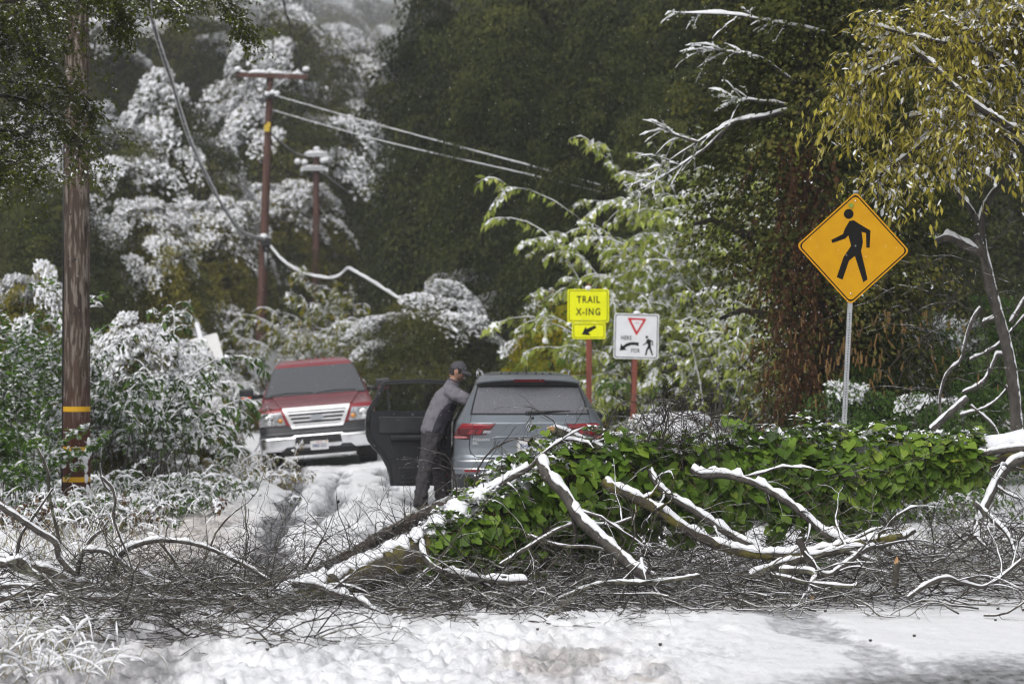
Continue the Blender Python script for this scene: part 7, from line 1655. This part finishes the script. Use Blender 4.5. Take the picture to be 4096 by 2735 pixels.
    # ---- trousers and shoes
    tb = MB(); rings(tb, [(.0, 0, .99), (-.005, 0, .93), (-.005, 0, .85)], [.165, .172, .16], [.135, .142, .13], 24)
    limb(tb, [(-.02, -.085, .93), (-.045, -.10, .75), (-.10, -.12, .48), (-.135, -.115, .27), (-.155, -.10, .09)], [.120, .108, .085, .082, .084], k=18, m=20); limb(tb, [(.02, .085, .93), (.04, .12, .75), (.055, .16, .48), (.075, .20, .27), (.10, .24, .09)], [.120, .106, .085, .080, .082], k=18, m=20)
    to = fused(tb, 'trousers', trous, t, .011, 6); tx2 = bpy.data.textures.new('creases', 'CLOUDS'); tx2.noise_scale = .055; tx2.noise_depth = 2; dm = to.modifiers.new('creases', 'DISPLACE'); dm.texture = tx2; dm.strength = .042; dm.mid_level = .5
    for (ax, ay, yw) in ((-.155, -.10, R(-38)), (.10, .24, R(25))):
        sb = MB(); m3 = np.array(Matrix.Rotation(yw, 3, 'Z'))
        tr = lambda P: np.asarray(P, float) @ m3.T + [ax, ay, 0]
        rings(sb, tr([(-.085, 0, .075), (-.05, 0, .08), (.02, 0, .075), (.10, 0, .055), (.17, 0, .045), (.205, 0, .038)]), [.034, .043, .047, .050, .044, .024], [.045, .055, .055, .038, .028, .018], 18, up=m3 @ np.array([0, 1.0, 0])); rings(sb, tr([(-.02, 0, .07), (-.02, 0, .15)]), [.045, .045], [.055, .05], 16, up=m3 @ np.array([0, 1.0, 0]))
        o = sb.build('shoe', shoem, t); s2 = MB(); ol = [(-.095, -.02), (-.09, -.036), (-.04, -.044), (.04, -.046), (.11, -.052), (.17, -.046), (.205, -.024), (.212, 0), (.205, .024), (.17, .046), (.11, .052), (.04, .046), (-.04, .044), (-.09, .036), (-.095, .02)]
        V = tr([(p[0], p[1], z) for z in (.0, .026) for p in ol]); q = len(ol); s2.add(V, [[k, (k + 1) % q, q + (k + 1) % q, q + k] for k in range(q)]); s2.F.append((np.array([list(range(q))[::-1]]) + s2.n - 2 * q, np.zeros(1, np.int32), np.array([.5]))); s2.F.append((np.array([list(range(q, 2 * q))]) + s2.n - 2 * q, np.zeros(1, np.int32), np.array([.5]))); s2.build('sole', solem, o, sharp=40)
    return t
man()
# ---------------------------------------------------------------- falling snow, steam and the misty air
def falling_snow():
    rg = np.random.default_rng(131); n = 15000; d = 11 + 45 * rg.random(n) ** .75; X = rg.uniform(-.26, .26, n) * d; Z = EYE + rg.uniform(-.19, .19, n) * d
    ok = Z > .15; P = np.c_[X, d, Z][ok]; K = len(P); s = .0026 * rg.uniform(.6, 1.5, K)
    o = np.array([[1, 0, -.6], [-.7, .8, -.5], [-.6, -.9, -.4], [0, 0, 1.2]]); F = np.array([[0, 1, 3], [1, 2, 3], [2, 0, 3], [0, 2, 1]])
    V = P[:, None] + o[None] * s[:, None, None]; mb = MB(); mb.add(V.reshape(-1, 3), (np.arange(K)[:, None, None] * 4 + F[None]).reshape(-1, 3))
    ob = mb.build('falling_snow', M['snow'], smooth=True); ob['kind'] = 'stuff'; ob['label'] = 'fine snowflakes falling through the air'
falling_snow()
def volume(name, dens, col=(.93, .94, .97), noise=None, aniso=.2):
    m = bpy.data.materials.new(name); m.use_nodes = True; N = m.node_tree.nodes; L = m.node_tree.links; N.clear()
    out = N.new('ShaderNodeOutputMaterial'); v = N.new('ShaderNodeVolumePrincipled'); v.inputs['Color'].default_value = (*col, 1); v.inputs['Density'].default_value = dens; v.inputs['Anisotropy'].default_value = aniso
    L.new(v.outputs[0], out.inputs['Volume'])
    return m
def haze():
    b = MB(); b.box((0, 440, 112), (760, 1060, 232)); o = b.build('haze', volume('misty_air', .0008), smooth=False); o['kind'] = 'stuff'; o['label'] = 'pale mist thickening toward the far slope'
haze()
